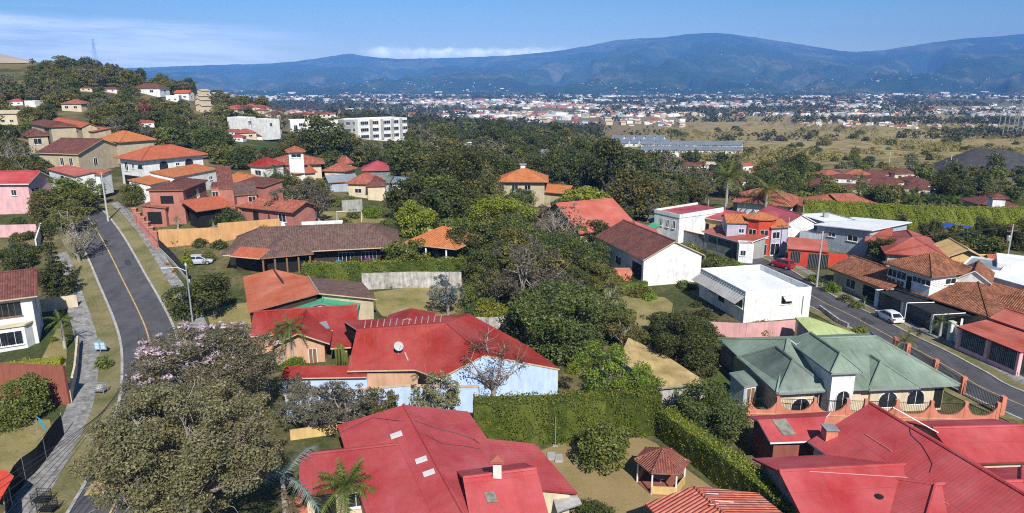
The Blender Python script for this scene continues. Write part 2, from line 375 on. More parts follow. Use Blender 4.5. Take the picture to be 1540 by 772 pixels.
# ------------------------------------------------------------------ sun, sky, haze
SUN_EL, SUN_AZ = R(42), R(180-15)       # azimuth from +Y towards +X
sd = Vector((math.sin(SUN_AZ)*math.cos(SUN_EL), math.cos(SUN_AZ)*math.cos(SUN_EL), math.sin(SUN_EL)))
sl = bpy.data.lights.new('sun', 'SUN'); sl.energy = 4.4; sl.angle = R(.53); sl.color = (1, .955, .89)
so = bpy.data.objects.new('sun', sl); COL.objects.link(so); so.rotation_euler = sd.to_track_quat('Z', 'Y').to_euler(); so.location = (0, 0, 200)
w = bpy.data.worlds.new('World'); SC.world = w; w.use_nodes = True
def build_world():
    t = w.node_tree; bg = t.nodes['Background']; sky = t.nodes.new('ShaderNodeTexSky')
    sky.sky_type = 'NISHITA'; sky.sun_disc = False; sky.sun_elevation = SUN_EL; sky.sun_rotation = SUN_AZ
    sky.altitude = 1000; sky.air_density = 1.0; sky.dust_density = .8; sky.ozone_density = 2.2
    h = t.nodes.new('ShaderNodeHueSaturation'); h.inputs['Saturation'].default_value = 1.12; h.inputs['Value'].default_value = 1.0
    tn = t.nodes.new('ShaderNodeMix'); tn.data_type = 'RGBA'; tn.blend_type = 'MULTIPLY'; tn.inputs[0].default_value = 1.0; tn.inputs[7].default_value = (.50, .62, .69, 1)
    t.links.new(sky.outputs[0], tn.inputs[6]); t.links.new(tn.outputs[2], h.inputs['Color'])
    # clouds: thin streaks high on the left, a low white bank along the ridge
    tc = t.nodes.new('ShaderNodeTexCoord'); sx = t.nodes.new('ShaderNodeSeparateXYZ'); t.links.new(tc.outputs['Generated'], sx.inputs[0])
    def mth(op, a, b=0.0, c=0.0):
        x = t.nodes.new('ShaderNodeMath'); x.operation = op
        for i, v in enumerate((a, b, c)):
            if isinstance(v, bpy.types.NodeSocket): t.links.new(v, x.inputs[i])
            else: x.inputs[i].default_value = v
        return x.outputs[0]
    def mr(v, a, b, c, d):
        x = t.nodes.new('ShaderNodeMapRange'); x.interpolation_type = 'SMOOTHSTEP'
        for i, q in enumerate((v, a, b, c, d)):
            if isinstance(q, bpy.types.NodeSocket): t.links.new(q, x.inputs[i])
            else: x.inputs[i].default_value = q
        return x.outputs[0]
    az = mth('DIVIDE', sx.outputs[0], mth('MAXIMUM', sx.outputs[1], .05)); el = mth('DIVIDE', sx.outputs[2], mth('MAXIMUM', sx.outputs[1], .05))
    def noise(kx, kz, sc, det, off=0.0, shear=0.0):
        c = t.nodes.new('ShaderNodeCombineXYZ'); t.links.new(mth('MULTIPLY', az, kx), c.inputs[0])
        t.links.new(mth('ADD', mth('MULTIPLY', el, kz), mth('MULTIPLY_ADD', az, shear, off)), c.inputs[1])
        n = t.nodes.new('ShaderNodeTexNoise'); n.inputs['Scale'].default_value = sc; n.inputs['Detail'].default_value = det
        n.inputs['Roughness'].default_value = .6; t.links.new(c.outputs[0], n.inputs['Vector']); return n.outputs['Fac']
    front = mr(sx.outputs[1], .05, .2, 0, 1)
    tm = t.nodes.new('ShaderNodeMix'); tm.data_type = 'RGBA'; t.links.new(mr(el, .05, .125, 0, 1), tm.inputs[0]); tm.inputs[6].default_value = (.74, .71, .68, 1); tm.inputs[7].default_value = (.52, .62, .69, 1); t.links.new(tm.outputs[2], tn.inputs[7])
    top = mth('MULTIPLY_ADD', mth('ADD', az, .75), -.055, .098)       # the streaks' upper edge sinks to the right
    cir = mth('MULTIPLY', mr(mth('SUBTRACT', el, top), .006, -.012, 0, 1), mr(el, .005, .035, 0.25, 1))
    cir = mth('MULTIPLY', cir, mr(az, -.22, -.48, 0, 1))
    cir = mth('MULTIPLY', cir, mr(noise(2.2, 26, 2.6, 6, 0, 1.2), .33, .62, .3, 1.0))
    wisp = mth('MULTIPLY', mth('MULTIPLY', mr(noise(3, 60, 2.0, 6, 3.1, 3.0), .50, .66, 0, .75), mr(az, -.52, -.72, 0, 1)), mr(el, .098, .112, 0, 1))
    cir = mth('MULTIPLY', mth('MAXIMUM', cir, wisp), front)
    edge = mth('ADD', mth('MULTIPLY', mth('SUBTRACT', noise(22, 22, 2.2, 6), .5), .016), mth('MULTIPLY', mth('SUBTRACT', noise(5, 5, 1.0, 2, 8.0), .5), .012))
    cum = mr(mth('SUBTRACT', el, mth('ADD', edge, .0475)), .004, -.004, 0, 1)
    cum = mth('MULTIPLY', cum, mth('MULTIPLY', mr(az, -.225, -.17, 0, 1), mr(az, .10, .03, 0, 1)))
    cum = mth('MULTIPLY', mth('MULTIPLY', cum, mr(el, .034, .043, .45, 1)), front)
    cum = mth('MULTIPLY', cum, mr(noise(14, 20, 2, 5, 4.4), .36, .6, .35, 1))
    m1 = t.nodes.new('ShaderNodeMix'); m1.data_type = 'RGBA'; t.links.new(mth('MULTIPLY', cir, .8), m1.inputs[0]); t.links.new(h.outputs[0], m1.inputs[6]); m1.inputs[7].default_value = (10.5, 11, 11.6, 1)
    m2 = t.nodes.new('ShaderNodeMix'); m2.data_type = 'RGBA'; t.links.new(mth('MULTIPLY', cum, .9), m2.inputs[0]); t.links.new(m1.outputs[2], m2.inputs[6]); m2.inputs[7].default_value = (13, 13.2, 13.6, 1)
    t.links.new(m2.outputs[2], bg.inputs[0]); bg.inputs[1].default_value = .10
build_world()
SC.view_settings.view_transform = 'Standard'; SC.view_settings.look = 'None'; SC.view_settings.gamma = 1; SC.view_settings.exposure = 0.65
SC.cycles.use_denoising = False; SC.cycles.max_bounces = 6; SC.cycles.diffuse_bounces = 3; SC.cycles.glossy_bounces = 2
SC.cycles.transmission_bounces = 3; SC.cycles.transparent_max_bounces = 4; SC.cycles.volume_bounces = 0; SC.cycles.caustics_reflective = False; SC.cycles.caustics_refractive = False
SC.cycles.sample_clamp_indirect = 4.0; SC.cycles.filter_width = 1.1
try: SC.cycles.denoiser = 'OPENIMAGEDENOISE'; SC.cycles.denoising_prefilter = 'ACCURATE'; SC.cycles.denoising_input_passes = 'RGB_ALBEDO_NORMAL'
except Exception: pass
hz = bpy.data.materials.new('haze'); hz.use_nodes = True
for n in list(hz.node_tree.nodes):
    if n.type != 'OUTPUT_MATERIAL': hz.node_tree.nodes.remove(n)
pv = hz.node_tree.nodes.new('ShaderNodeVolumePrincipled'); pv.inputs['Color'].default_value = (.15, .39, .92, 1); pv.inputs['Density'].default_value = HAZE_D
pv.inputs['Density Attribute'].default_value = ''; pv.inputs['Temperature Attribute'].default_value = ''; pv.inputs['Anisotropy'].default_value = -.3
hz.node_tree.links.new(pv.outputs[0], [n for n in hz.node_tree.nodes if n.type == 'OUTPUT_MATERIAL'][0].inputs['Volume'])
hb = MB(); hb.bx(-13500, 13500, -400, 11200, -33.5, 830)
o = hb.out('haze', hz); tag(o, None, None, None, 'stuff')
# ------------------------------------------------------------------ ground
def build_ground():
    ys = [-320, -200, -120, -60, -20, 0, 12]; y = 20
    while y < 160: ys.append(y); y += 1.6
    while y < 13000: ys.append(y); y *= 1.022
    us = np.linspace(-1.35, 1.35, 170)
    V = []; F = []
    for y in ys:
        xs = us*(max(y, 0)+70)
        if y < 0: xs = us*260
        zs = TA(xs, np.full_like(xs, y)) if y > 5 else np.zeros_like(xs)
        V += list(zip(xs, [y]*len(xs), zs))
    n = len(us)
    for i in range(len(ys)-1):
        for j in range(n-1): F.append((i*n+j, i*n+j+1, (i+1)*n+j+1, (i+1)*n+j))
    o = mk('ground', V, F, m['ground'], smooth=True); tag(o, None, None, None, 'structure')
build_ground()
def resample(pts, step):
    pts = [Vector((p[0], p[1])) for p in pts]; P = [2*pts[0]-pts[1]]+pts+[2*pts[-1]-pts[-2]]; out = []
    for i in range(1, len(P)-2):
        n = max(2, int((P[i+1]-P[i]).length/step))
        for k in range(n):
            t = k/n; a, b, c, d = P[i-1], P[i], P[i+1], P[i+2]
            out.append(.5*((2*b)+(c-a)*t+(2*a-5*b+4*c-d)*t*t+(3*b-a-3*c+d)*t**3))
    out.append(pts[-1]); return out
def offset(pl, d):
    """shift a polyline to its right (d > 0)"""
    o = []
    for i, p in enumerate(pl):
        t = (pl[min(i+1, len(pl)-1)]-pl[max(i-1, 0)]).normalized(); o.append(p+Vector((t.y, -t.x))*d)
    return o
def strip(name, pl, d0, d1, mat, off, kind='structure', cuts=3, label=None, skirt=False, rng=None):
    if rng: pl = pl[int(rng[0]*len(pl)):int(rng[1]*len(pl))]
    lines = [offset(pl, d0+(d1-d0)*k/cuts) for k in range(cuts+1)]
    V = []; F = []; n = len(pl)
    for l in lines: V += list(zip([p.x for p in l], [p.y for p in l], TA([p.x for p in l], [p.y for p in l])+off))
    for k in range(cuts):
        for i in range(n-1): F.append((k*n+i, k*n+i+1, (k+1)*n+i+1, (k+1)*n+i))
    if skirt:
        b = len(V); V += [(v[0], v[1], v[2]-off-.15) for v in V]
        for i in range(n-1):
            F.append((b+i, b+i+1, i+1, i)); e = cuts*n; F.append((e+i, e+i+1, b+e+i+1, b+e+i))
    F = [f if _up(V, f) else f[::-1] for f in F] if not skirt else F
    o = mk(name, V, F, mat); tag(o, label, None, None, kind); return o
def _up(V, f):
    a, b, c = Vector(V[f[0]]), Vector(V[f[1]]), Vector(V[f[2]]); return (b-a).cross(c-a).z > 0
def drape(name, px, mat, off=.05, h=0, step=2.5, kind='structure'):
    W = [E(*p) if not isinstance(p, Vector) else p for p in px]; W = resample(W+[W[0]], step)[:-1]
    bm = bmesh.new(); vs = [bm.verts.new((p.x, p.y, 0)) for p in W]; bm.faces.new(vs)
    bmesh.ops.triangulate(bm, faces=bm.faces[:])
    for k in range(7):
        e = [x for x in bm.edges if x.calc_length() > step]
        if not e: break
        bmesh.ops.subdivide_edges(bm, edges=e, cuts=1); bmesh.ops.triangulate(bm, faces=[f for f in bm.faces if len(f.verts) > 3])
    for v in bm.verts: v.co.z = T(v.co.x, v.co.y)+off
    for f in bm.faces:
        f.normal_update()
        if f.normal.z < 0: f.normal_flip()
    me = bpy.data.meshes.new(name); bm.to_mesh(me); bm.free(); me.materials.append(mat)
    o = link(name, me); tag(o, None, None, None, kind); return o
# left road: its left kerb as seen, the rest by width
LE = resample([E(*p) for p in [(92, 318), (105, 334), (122, 364), (135, 391), (152, 431), (170, 473), (182, 509), (186, 550), (180, 612), (138, 714), (108, 768)]]+[E(108, 768)+(E(108, 768)-E(138, 714))*k for k in (2, 5)], 1.3)
RW = 5.9
LE = [p for p in LE]
# walking order is far to near, so the road lies to the polyline's left: negative offsets
strip('road', LE, 0, -RW, m['asphalt'], .05, cuts=5)
strip('kerb', LE, .28, 0, m['kerb'], .15, cuts=1, skirt=True); strip('kerb', LE, -RW, -RW-.28, m['kerb'], .15, cuts=1, skirt=True)
strip('road_marking', LE, -RW/2+.08, -RW/2-.08, m['yellowline'], .062, cuts=1, rng=(.08, .9))
strip('verge', LE, 2.5, .28, m['verge'], .09); strip('pavement', LE, 4.9, 2.5, m['walk'], .1, rng=(.2, 1))
strip('verge', LE, -RW-.28, -RW-2.4, m['verge'], .09); strip('pavement', LE, -RW-2.4, -RW-4.0, m['walk'], .1, rng=(0, .62))
bump_i = min(range(len(LE)), key=lambda i: (LE[i]-Vector(E(128, 738)[:2])).length)
for k in range(4):
    a = -.3-k*1.65
    strip('road_marking', LE[bump_i-1:bump_i+2], a, a-1.1, m['yellowline'], .064, cuts=1)
# right road from its yellow centre line
RC = resample([E(*p) for p in [(1118, 388), (1140, 397), (1165, 409), (1200, 432), (1238, 455), (1284, 477), (1339, 507), (1387, 531), (1440, 561), (1513, 600)]]+[Vector((60, 47, 0)), Vector((78, 28, 0))], 1.3)
strip('road', RC, -3.1, 3.1, m['asphalt'], .05, cuts=5)
strip('kerb', RC, -3.38, -3.1, m['kerb'], .15, cuts=1, skirt=True); strip('kerb', RC, 3.1, 3.38, m['kerb'], .15, cuts=1, skirt=True)
strip('road_marking', RC, -.07, .07, m['yellowline'], .062, cuts=1, rng=(.12, 1))
strip('verge', RC, -4.9, -3.38, m['verge'], .09); strip('pavement', RC, -6.5, -4.9, m['walk'], .1); strip('verge', RC, 3.38, 4.8, m['verge'], .09)
drape('road', [(1060, 372), (1100, 380), (1150, 392), (1180, 402), (1160, 412), (1120, 402), (1060, 384)], m['asphalt'], .056)
drape('road_patch', [(186, 392), (195, 391.5), (198, 399), (190, 400)], m['patch'], .066, step=.8)
drape('road_patch', [(1300, 478), (1316, 486), (1308, 489), (1294, 481)], m['patch'], .066, step=.8); drape('road_patch', [(1405, 553), (1432, 567), (1422, 572), (1398, 559)], m['patch'], .066, step=.8)
# lawns
drape('lawn', [(800, 690), (840, 668), (960, 655), (1010, 690), (1090, 748), (1130, 772), (960, 790), (860, 775), (850, 730)], m['drylawn'])
drape('lawn', [(562, 440), (640, 432), (690, 436), (690, 470), (640, 478), (575, 476)], m['lawn'])
drape('lawn', [(880, 470), (930, 446), (1000, 448), (1010, 470), (960, 500), (890, 505)], m['lawn'])
drape('lawn', [(310, 470), (375, 455), (380, 500), (330, 515)], m['lawn']); drape('lawn', [(0, 640), (75, 632), (60, 700), (0, 715)], m['lawn'])
drape('lawn', [(1080, 545), (1105, 530), (1120, 590), (1085, 620), (1060, 600)], m['greenlawn']); drape('lawn', [(1120, 600), (1170, 596), (1180, 625), (1130, 625)], m['greenlawn'])
drape('lawn', [(430, 322), (500, 318), (600, 330), (600, 338), (440, 336)], m['lawn']); drape('lawn', [(1250, 395), (1310, 385), (1330, 400), (1260, 412)], m['greenlawn'])
drape('lawn', [(60, 545), (90, 490), (100, 520), (95, 560)], m['lawn'])
drape('lawn', [(250, 362), (300, 348), (300, 340), (245, 346)], m['greenlawn'])
drape('quarry', [Vector((u*y, y, 0)) for u, y in ((-.83, 440), (-.83, 980), (-.675, 980), (-.66, 700), (-.672, 540), (-.69, 440))], m['quarry'], .4, step=25)
# ------------------------------------------------------------------ mountains
from mathutils import noise as mn
def slope(px, py):
    d = ray(px, py); return d[0]/d[1], d[2]/d[1]
RID = [(-900, 108), (-300, 108), (150, 104), (240, 101), (300, 98.5), (400, 96), (450, 92), (490, 86), (515, 82), (528, 81), (545, 84), (570, 87), (600, 89), (640, 88), (700, 86.5), (760, 84), (830, 78), (880, 70), (930, 60), (975, 57.5), (1000, 56), (1040, 51), (1060, 50), (1080, 49.5), (1110, 53), (1160, 60), (1210, 68), (1260, 76), (1290, 78.5), (1330, 75.5), (1390, 66), (1450, 58), (1500, 55), (1540, 51), (1700, 47), (2000, 60), (2600, 90)]
ra = [slope(*p) for p in RID]; raz = np.array([a for a, _ in ra]); rel = np.array([e for _, e in ra])
def mountain(name, y0, y1, zfun, mat, na=420, nt=70):
    V = []; F = []; az = np.linspace(-1.25, 1.35, na)
    for k in range(nt+8):
        t = k/(nt-1)
        for a in az:
            Y = y0+(y1-y0)*t; V.append((a*Y, Y, zfun(a, t, Y)))
    for k in range(nt+7):
        for j in range(na-1): F.append((k*na+j, k*na+j+1, (k+1)*na+j+1, (k+1)*na+j))
    o = mk(name, V, F, mat, smooth=True); tag(o, None, None, None, 'structure')
def zmain(a, t, Y):
    H = 32+float(np.interp(a, raz, rel))*10000
    if t > 1: return H-(t-1)*9000*.6-15
    q = mn.fractal((a*7, Y/1500, 1.3), .9, 2.1, 5)
    rg = 1-abs(mn.fractal((a*11+.6*q, Y/2600, 7.7), .8, 2.0, 4))*1.6
    s = t**1.55
    lo = mn.fractal((a*16, Y/800, 3.1), .9, 2.1, 4); z = -34+(H+34)*s+(rg-.55)*330*t*(1-t)*1.5*(.35+H/600)+(q*70+lo*45)*t**.7*(1-t)*1.6+6*math.sin(9*t)*0
    return max(z, -34) if t < 1 else H+mn.fractal((a*60, 3, 1), .9, 2, 4)*7
def mountain_mat():
    t = NT('wooded mountain'); p = t.pos()
    a = t.noise(p, .0011, 8, .68); b = t.noise(p, .012, 5, .7)
    c = t.ramp(a, [(.30, (.010, .022, .010)), (.46, (.022, .04, .018)), (.54, (.05, .07, .028)), (.60, (.14, .115, .065)), (.66, (.06, .08, .032)), (.75, (.13, .11, .06))])
    c = t.mix(t.mr(b, .42, .62, 0, .6), c, (.016, .03, .013))
    return t.fin(c, 1.0, 0.0)
m['mountain'] = mountain_mat()
mountain('mountain', 3700, 10000, zmain, m['mountain'], 520, 110)
def zfoot(a, t, Y):
    e = slope(0, 117)[1] if a < -.35 else np.interp(a, [-.35, -.1, .1, .3, .5, .62, .8, 1.3], [slope(0, y)[1] for y in (122, 117, 113, 111, 108, 104, 101, 100)])
    H = 32+float(e)*5200+mn.fractal((a*9, 1, 2), .8, 2, 4)*16
    if t > 1: return H-(t-1)*900
    q = mn.fractal((a*13, Y/700, 5.3), .8, 2.1, 5)
    return max(-33, -33+(H+33)*t**1.2+q*55*t*(1-t)*2)
# ------------------------------------------------------------------ building kit
UP = Vector((0, 0, 1))
def newell(P):
    n = Vector((0, 0, 0))
    for i in range(len(P)): n += P[i].cross(P[(i+1) % len(P)])
    return n.normalized()
def face_uv(P):
    n = newell(P)
    h = UP.cross(n).normalized() if abs(n.z) < .999 else Vector((1, 0, 0)); s = n.cross(h)
    return [(p.dot(h), p.dot(s)) for p in P]
def slab(name, parent, faces, th, mats, ridges=(), rr=.13):
    idx = {}; V = []; F = []
    def vi(p):
        k = (round(p.x, 3), round(p.y, 3), round(p.z, 3))
        if k not in idx: idx[k] = len(V); V.append(Vector(p))
        return idx[k]
    for f in faces:
        f = [Vector(p) for p in f]
        if newell(f).z < 0: f = f[::-1]
        nn = newell(f)
        if len(f) > 3 and max(abs((p-f[0]).dot(nn)) for p in f) > .015:
            for k in range(1, len(f)-1): F.append([vi(f[0]), vi(f[k]), vi(f[k+1])])
        else: F.append([vi(p) for p in f])
    n = len(V); V += [v-UP*th for v in V]
    ed = {}
    for f in F:
        for i in range(len(f)): ed[(f[i], f[(i+1) % len(f)])] = 1
    FF = [tuple(f) for f in F]; M = [0]*len(F)
    for f in F: FF.append(tuple(i+n for i in f[::-1])); M.append(1)
    for (a, b) in ed:
        if (b, a) not in ed: FF.append((b, a, a+n, b+n)); M.append(1)
    mb = MB(); mb.V = V; mb.F = FF; mb.M = M
    for r in ridges: mb.tube([Vector(p)+UP*.02 for p in r], rr, 6, 0)
    V = [Vector(v) for v in mb.V]
    uv = [face_uv([V[i] for i in f]) for f in mb.F]
    return mk(name, V, mb.F, mats, parent, mb.M, uv)
def window(parent, c, dx, n, w, h, kind='win', fm='whitemetal', name=None):
    c = Vector(c); dx = Vector(dx).normalized(); n = Vector(n).normalized(); v = []
    if kind == 'arch':
        v = [(-w/2, -h/2), (w/2, -h/2)]+[(w/2*math.cos(t), h/2-w/2+w/2*math.sin(t)) for t in [math.pi*k/8 for k in range(9)]]
    else: v = [(-w/2, -h/2), (w/2, -h/2), (w/2, h/2), (-w/2, h/2)]
    pts = [c+dx*a+UP*b for a, b in v]
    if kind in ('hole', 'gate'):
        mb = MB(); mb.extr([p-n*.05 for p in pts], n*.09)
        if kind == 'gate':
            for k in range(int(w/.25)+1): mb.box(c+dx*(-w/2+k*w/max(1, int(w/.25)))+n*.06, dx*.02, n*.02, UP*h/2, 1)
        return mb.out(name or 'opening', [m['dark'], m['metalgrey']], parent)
    mb = MB(); mb.tube([p+n*.01 for p in pts]+[pts[0]+n*.01], .055, 4)
    if kind != 'arch':
        mb.box(c+n*.03, dx*.025, n*.02, UP*h/2); mb.box(c-UP*(h/2+.05)+n*.07, dx*(w/2+.1), n*.09, UP*.045)
        if w > 2.2:
            for q in (-.25, .25): mb.box(c+n*.03+dx*w*q, dx*.02, n*.02, UP*h/2)
    else: mb.box(c+n*.03, dx*.025, n*.02, UP*h/2)
    if kind == 'bars':
        for k in range(int(w/.22)): mb.box(c+n*.10+dx*(-w/2+(k+.5)*w/int(w/.22)), dx*.012, n*.012, UP*h/2, 1)
    fr = mb.out('door_frame' if kind == 'door' else name or 'window', [m[fm], m['black']], parent)
    mb = MB(); mb.extr([p-n*.04 for p in pts], n*.055); mb.out('pane', m['glass'] if kind != 'door' else m['wood'], fr); return fr
class House:
    def __init__(s, name, label, cat, ref, group=None, dz=0.0):
        p = E(*ref); s.z0 = p.z+dz; s.o = thing(name, label, cat, (p.x, p.y, s.z0), group)
        FOOT.append((p.x, p.y, 3))
    def p(s, px, py, h): return PZ(px, py, s.z0+h)
    def roof(s, faces, rm, fas='fascia', th=.16, ridges=(), skirt=None, inset=.45, base=None, name='roof', wname='wall'):
        r = slab(name, s.o, faces, th, [m[rm], m[fas]], ridges)
        if skirt: s.skirt(faces, inset, th, skirt, base, wname)
        return r
    def skirt(s, faces, inset, th, mat, base=None, name='wall'):
        ed = {}; key = lambda p: (round(p[0], 3), round(p[1], 3), round(p[2], 3)); pts = {}
        for f in faces:
            f = [Vector(p) for p in f]
            if newell(f).z < 0: f = f[::-1]
            for i in range(len(f)):
                a, b = f[i], f[(i+1) % len(f)]; ed[(key(a), key(b))] = 1; pts[key(a)] = a
        c = sum(pts.values(), Vector((0, 0, 0)))/len(pts)
        zb = s.z0-1.2 if base is None else s.z0+base; V = []; F = []
        def ins(p):
            d = Vector((c.x-p.x, c.y-p.y, 0)); d.normalize(); return Vector((p.x+d.x*inset*1.3, p.y+d.y*inset*1.3, p.z-th-.03))
        for (a, b) in ed:
            if (b, a) in ed: continue
            A, B = ins(pts[a]), ins(pts[b]); n = len(V); V += [A, B, Vector((B.x, B.y, zb)), Vector((A.x, A.y, zb))]; F.append((n+3, n+2, n+1, n))
        for p in pts.values(): FOOT.append((p.x, p.y, 1.5))
        FOOT.append((c.x, c.y, 4))
        return mk(name, V, F, m[mat], s.o)
    def rect(s, O, a, L, D, e, roof='gable', rise=1.8, rm='terra', wm='white', o=.5, base=0, wins=(), th=.16, k=1.0, fas='fascia', wall=True, ridge=True, par=.45, wfm='whitemetal'):
        """rectangle of eaves: corner O at eave height, unit a along the front, depth D to the left of a"""
        a = Vector((a[0], a[1], 0)).normalized(); b = Vector((-a.y, a.x, 0)); O = Vector(O); O.z = 0
        P = lambda x, y, z: O+a*x+b*y+UP*z
        r = e+rise; rd = []
        if roof == 'gable':
            fs = [[(0, 0, e), (L, 0, e), (L, D/2, r), (0, D/2, r)], [(0, D/2, r), (L, D/2, r), (L, D, e), (0, D, e)]]; rd = [[(0, D/2, r), (L, D/2, r)]]
            rz = lambda x, y: e+rise*(1-abs(y-D/2)/(D/2))
        elif roof == 'gable_b':
            fs = [[(0, 0, e), (L/2, 0, r), (L/2, D, r), (0, D, e)], [(L/2, 0, r), (L, 0, e), (L, D, e), (L/2, D, r)]]; rd = [[(L/2, 0, r), (L/2, D, r)]]
            rz = lambda x, y: e+rise*(1-abs(x-L/2)/(L/2))
        elif roof == 'hip':
            if L >= D:
                i = min(k*D/2, L/2-.01); A, B = (i, D/2, r), (L-i, D/2, r)
                fs = [[(0, 0, e), (L, 0, e), B, A], [(L, 0, e), (L, D, e), B], [(L, D, e), (0, D, e), A, B], [(0, D, e), (0, 0, e), A]]
            else:
                i = min(k*L/2, D/2-.01); A, B = (L/2, i, r), (L/2, D-i, r)
                fs = [[(0, 0, e), (L, 0, e), A], [(L, 0, e), (L, D, e), B, A], [(L, D, e), (0, D, e), B], [(0, D, e), (0, 0, e), A, B]]
            rd = [[A, B], [(0, 0, e), A], [(L, 0, e), B if L >= D else A], [(0, D, e), A if L >= D else B], [(L, D, e), B]]
            rz = lambda x, y: e+.12
        elif roof == 'flat':
            fs = []; rz = lambda x, y: e+th
            o = 0
        else:
            z = {'shed_f': lambda x, y: e+rise*y/D, 'shed_b': lambda x, y: e+rise*(1-y/D), 'shed_l': lambda x, y: e+rise*x/L, 'shed_r': lambda x, y: e+rise*(1-x/L)}[roof]
            fs = [[(x, y, z(x, y)) for x, y in ((0, 0), (L, 0), (L, D), (0, D))]]; rz = z
        for x in np.arange(1, L, 3.0):
            for y in np.arange(1, max(D, 1.1), 3.0): q = P(float(x), float(y), 0); FOOT.append((q.x, q.y, 2.4))
        if roof == 'flat':
            mb = MB(); zb = s.z0+base-(1.2 if base == 0 else 0); t = .18; z1 = e
            mb.hexa([P(0, 0, zb), P(L, 0, zb), P(L, D, zb), P(0, D, zb)], [P(0, 0, z1-par), P(L, 0, z1-par), P(L, D, z1-par), P(0, D, z1-par)])
            for (x0, x1, y0, y1) in ((0, L, 0, t), (0, L, D-t, D), (0, t, t, D-t), (L-t, L, t, D-t)):
                mb.hexa([P(x0, y0, z1-par), P(x1, y0, z1-par), P(x1, y1, z1-par), P(x0, y1, z1-par)], [P(x0, y0, z1), P(x1, y0, z1), P(x1, y1, z1), P(x0, y1, z1)])
            mb.out('wall', m[wm], s.o)
            rf = slab('roof', s.o, [[P(t, t, z1-par+.06), P(L-t, t, z1-par+.06), P(L-t, D-t, z1-par+.06), P(t, D-t, z1-par+.06)]], .05, [m[rm], m[rm]])
        else:
            rf = slab('roof', s.o, [[P(*q) for q in f] for f in fs], th, [m[rm], m[fas]], [[P(*q) for q in l] for l in rd] if ridge else [])
            if wall:
                zb = s.z0+base-(1.2 if base == 0 else 0); V = []; F = []
                c = [(o, o), (L-o, o), (L-o, D-o), (o, D-o)]
                for i in range(4):
                    (x0, y0), (x1, y1) = c[i], c[(i+1) % 4]
                    poly = [P(x0, y0, zb), P(x1, y1, zb), P(x1, y1, rz(x1, y1)-th-.02)]
                    if roof == 'gable' and i in (1, 3): poly.append(P(x0, D/2, r-th-.02))
                    if roof == 'gable_b' and i in (0, 2): poly.append(P(L/2, y0, r-th-.02))
                    poly.append(P(x0, y0, rz(x0, y0)-th-.02)); n = len(V); V += poly; F.append(tuple(range(n, n+len(poly))))
                mk('wall', V, F, m[wm], s.o)
        for wn in wins:
            sd_, fs_, zc, ww, hh = wn[:5]; kd = wn[5] if len(wn) > 5 else 'win'; fm = wn[6] if len(wn) > 6 else wfm
            if sd_ == 'f': c = P(o+fs_*(L-2*o), o, s.z0+zc); dx, nn = a, -b
            elif sd_ == 'b': c = P(o+fs_*(L-2*o), D-o, s.z0+zc); dx, nn = -a, b
            elif sd_ == 'r': c = P(L-o, o+fs_*(D-2*o), s.z0+zc); dx, nn = b, a
            else: c = P(o, o+fs_*(D-2*o), s.z0+zc); dx, nn = -b, -a
            window(s.o, c, dx, nn, ww, hh, kd, fm)
        s.P = P; return rf
    def box(s, c1, c2, h, D, roof='gable', rise=1.8, rm='terra', wm='white', L=None, anchor='l', **kw):
        p1, p2 = s.p(*c1, h), s.p(*c2, h); a = p2-p1; a.z = 0; l = a.length; a.normalize(); L = L or l
        O = p1 if anchor == 'l' else p2-a*L
        return s.rect(O, a, L, D, s.z0+h, roof, rise, rm, wm, **kw)
    def rbox(s, r1, r2, hr, D, rise, rm, wm, ext=0.0, kind='gable', **kw):
        """gable from its ridge line"""
        p1, p2 = s.p(*r1, hr), s.p(*r2, hr); a = p2-p1; a.z = 0; L = a.length+ext; a.normalize(); b = Vector((-a.y, a.x, 0))
        return s.rect(p1-b*D/2, a, L, D, s.z0+hr-rise, kind, rise, rm, wm, **kw)
FOOT = []
def on_roof(parent_roof, name, pts, th, mats):
    """a panel lying on a roof: its points are already on the roof plane"""
    n = newell(pts)
    if n.z < 0: pts = pts[::-1]; n = -n
    mb = MB(); mb.extr([p+n*.03 for p in pts], n*th); return mb.out(name, mats, parent_roof)
def plane_pt(px, py, tri):
    """where the sight line meets the plane of three points"""
    a, b, c = tri; n = (b-a).cross(c-a); d = Vector(ray(px, py)); O = Vector((0, 0, CAMZ)); t = n.dot(a-O)/n.dot(d); return O+d*t
def chimney(parent, p, w, h, wm, cap, capw=1.5, capt=.12, pyr=False):
    mb = MB(); p = Vector(p); mb.bx(p.x-w/2, p.x+w/2, p.y-w/2, p.y+w/2, p.z-.8, p.z+h); ch = mb.out('chimney', m[wm], parent)
    mb = MB(); q = w*capw/2
    mb.bx(p.x-q, p.x+q, p.y-q, p.y+q, p.z+h+.15, p.z+h+.15+capt)
    if pyr: mb.add([(p.x-q, p.y-q, p.z+h+.272), (p.x+q, p.y-q, p.z+h+.272), (p.x+q, p.y+q, p.z+h+.272), (p.x-q, p.y+q, p.z+h+.272), (p.x, p.y, p.z+h+.55)], [(0, 1, 4), (1, 2, 4), (2, 3, 4), (3, 0, 4)])
    for sx in (-1, 1):
        for sy in (-1, 1): mb.bx(p.x+sx*w*.4-.03, p.x+sx*w*.4+.03, p.y+sy*w*.4-.03, p.y+sy*w*.4+.03, p.z+h, p.z+h+.15)
    mb.out('chimney_cap', m[cap], parent); return ch
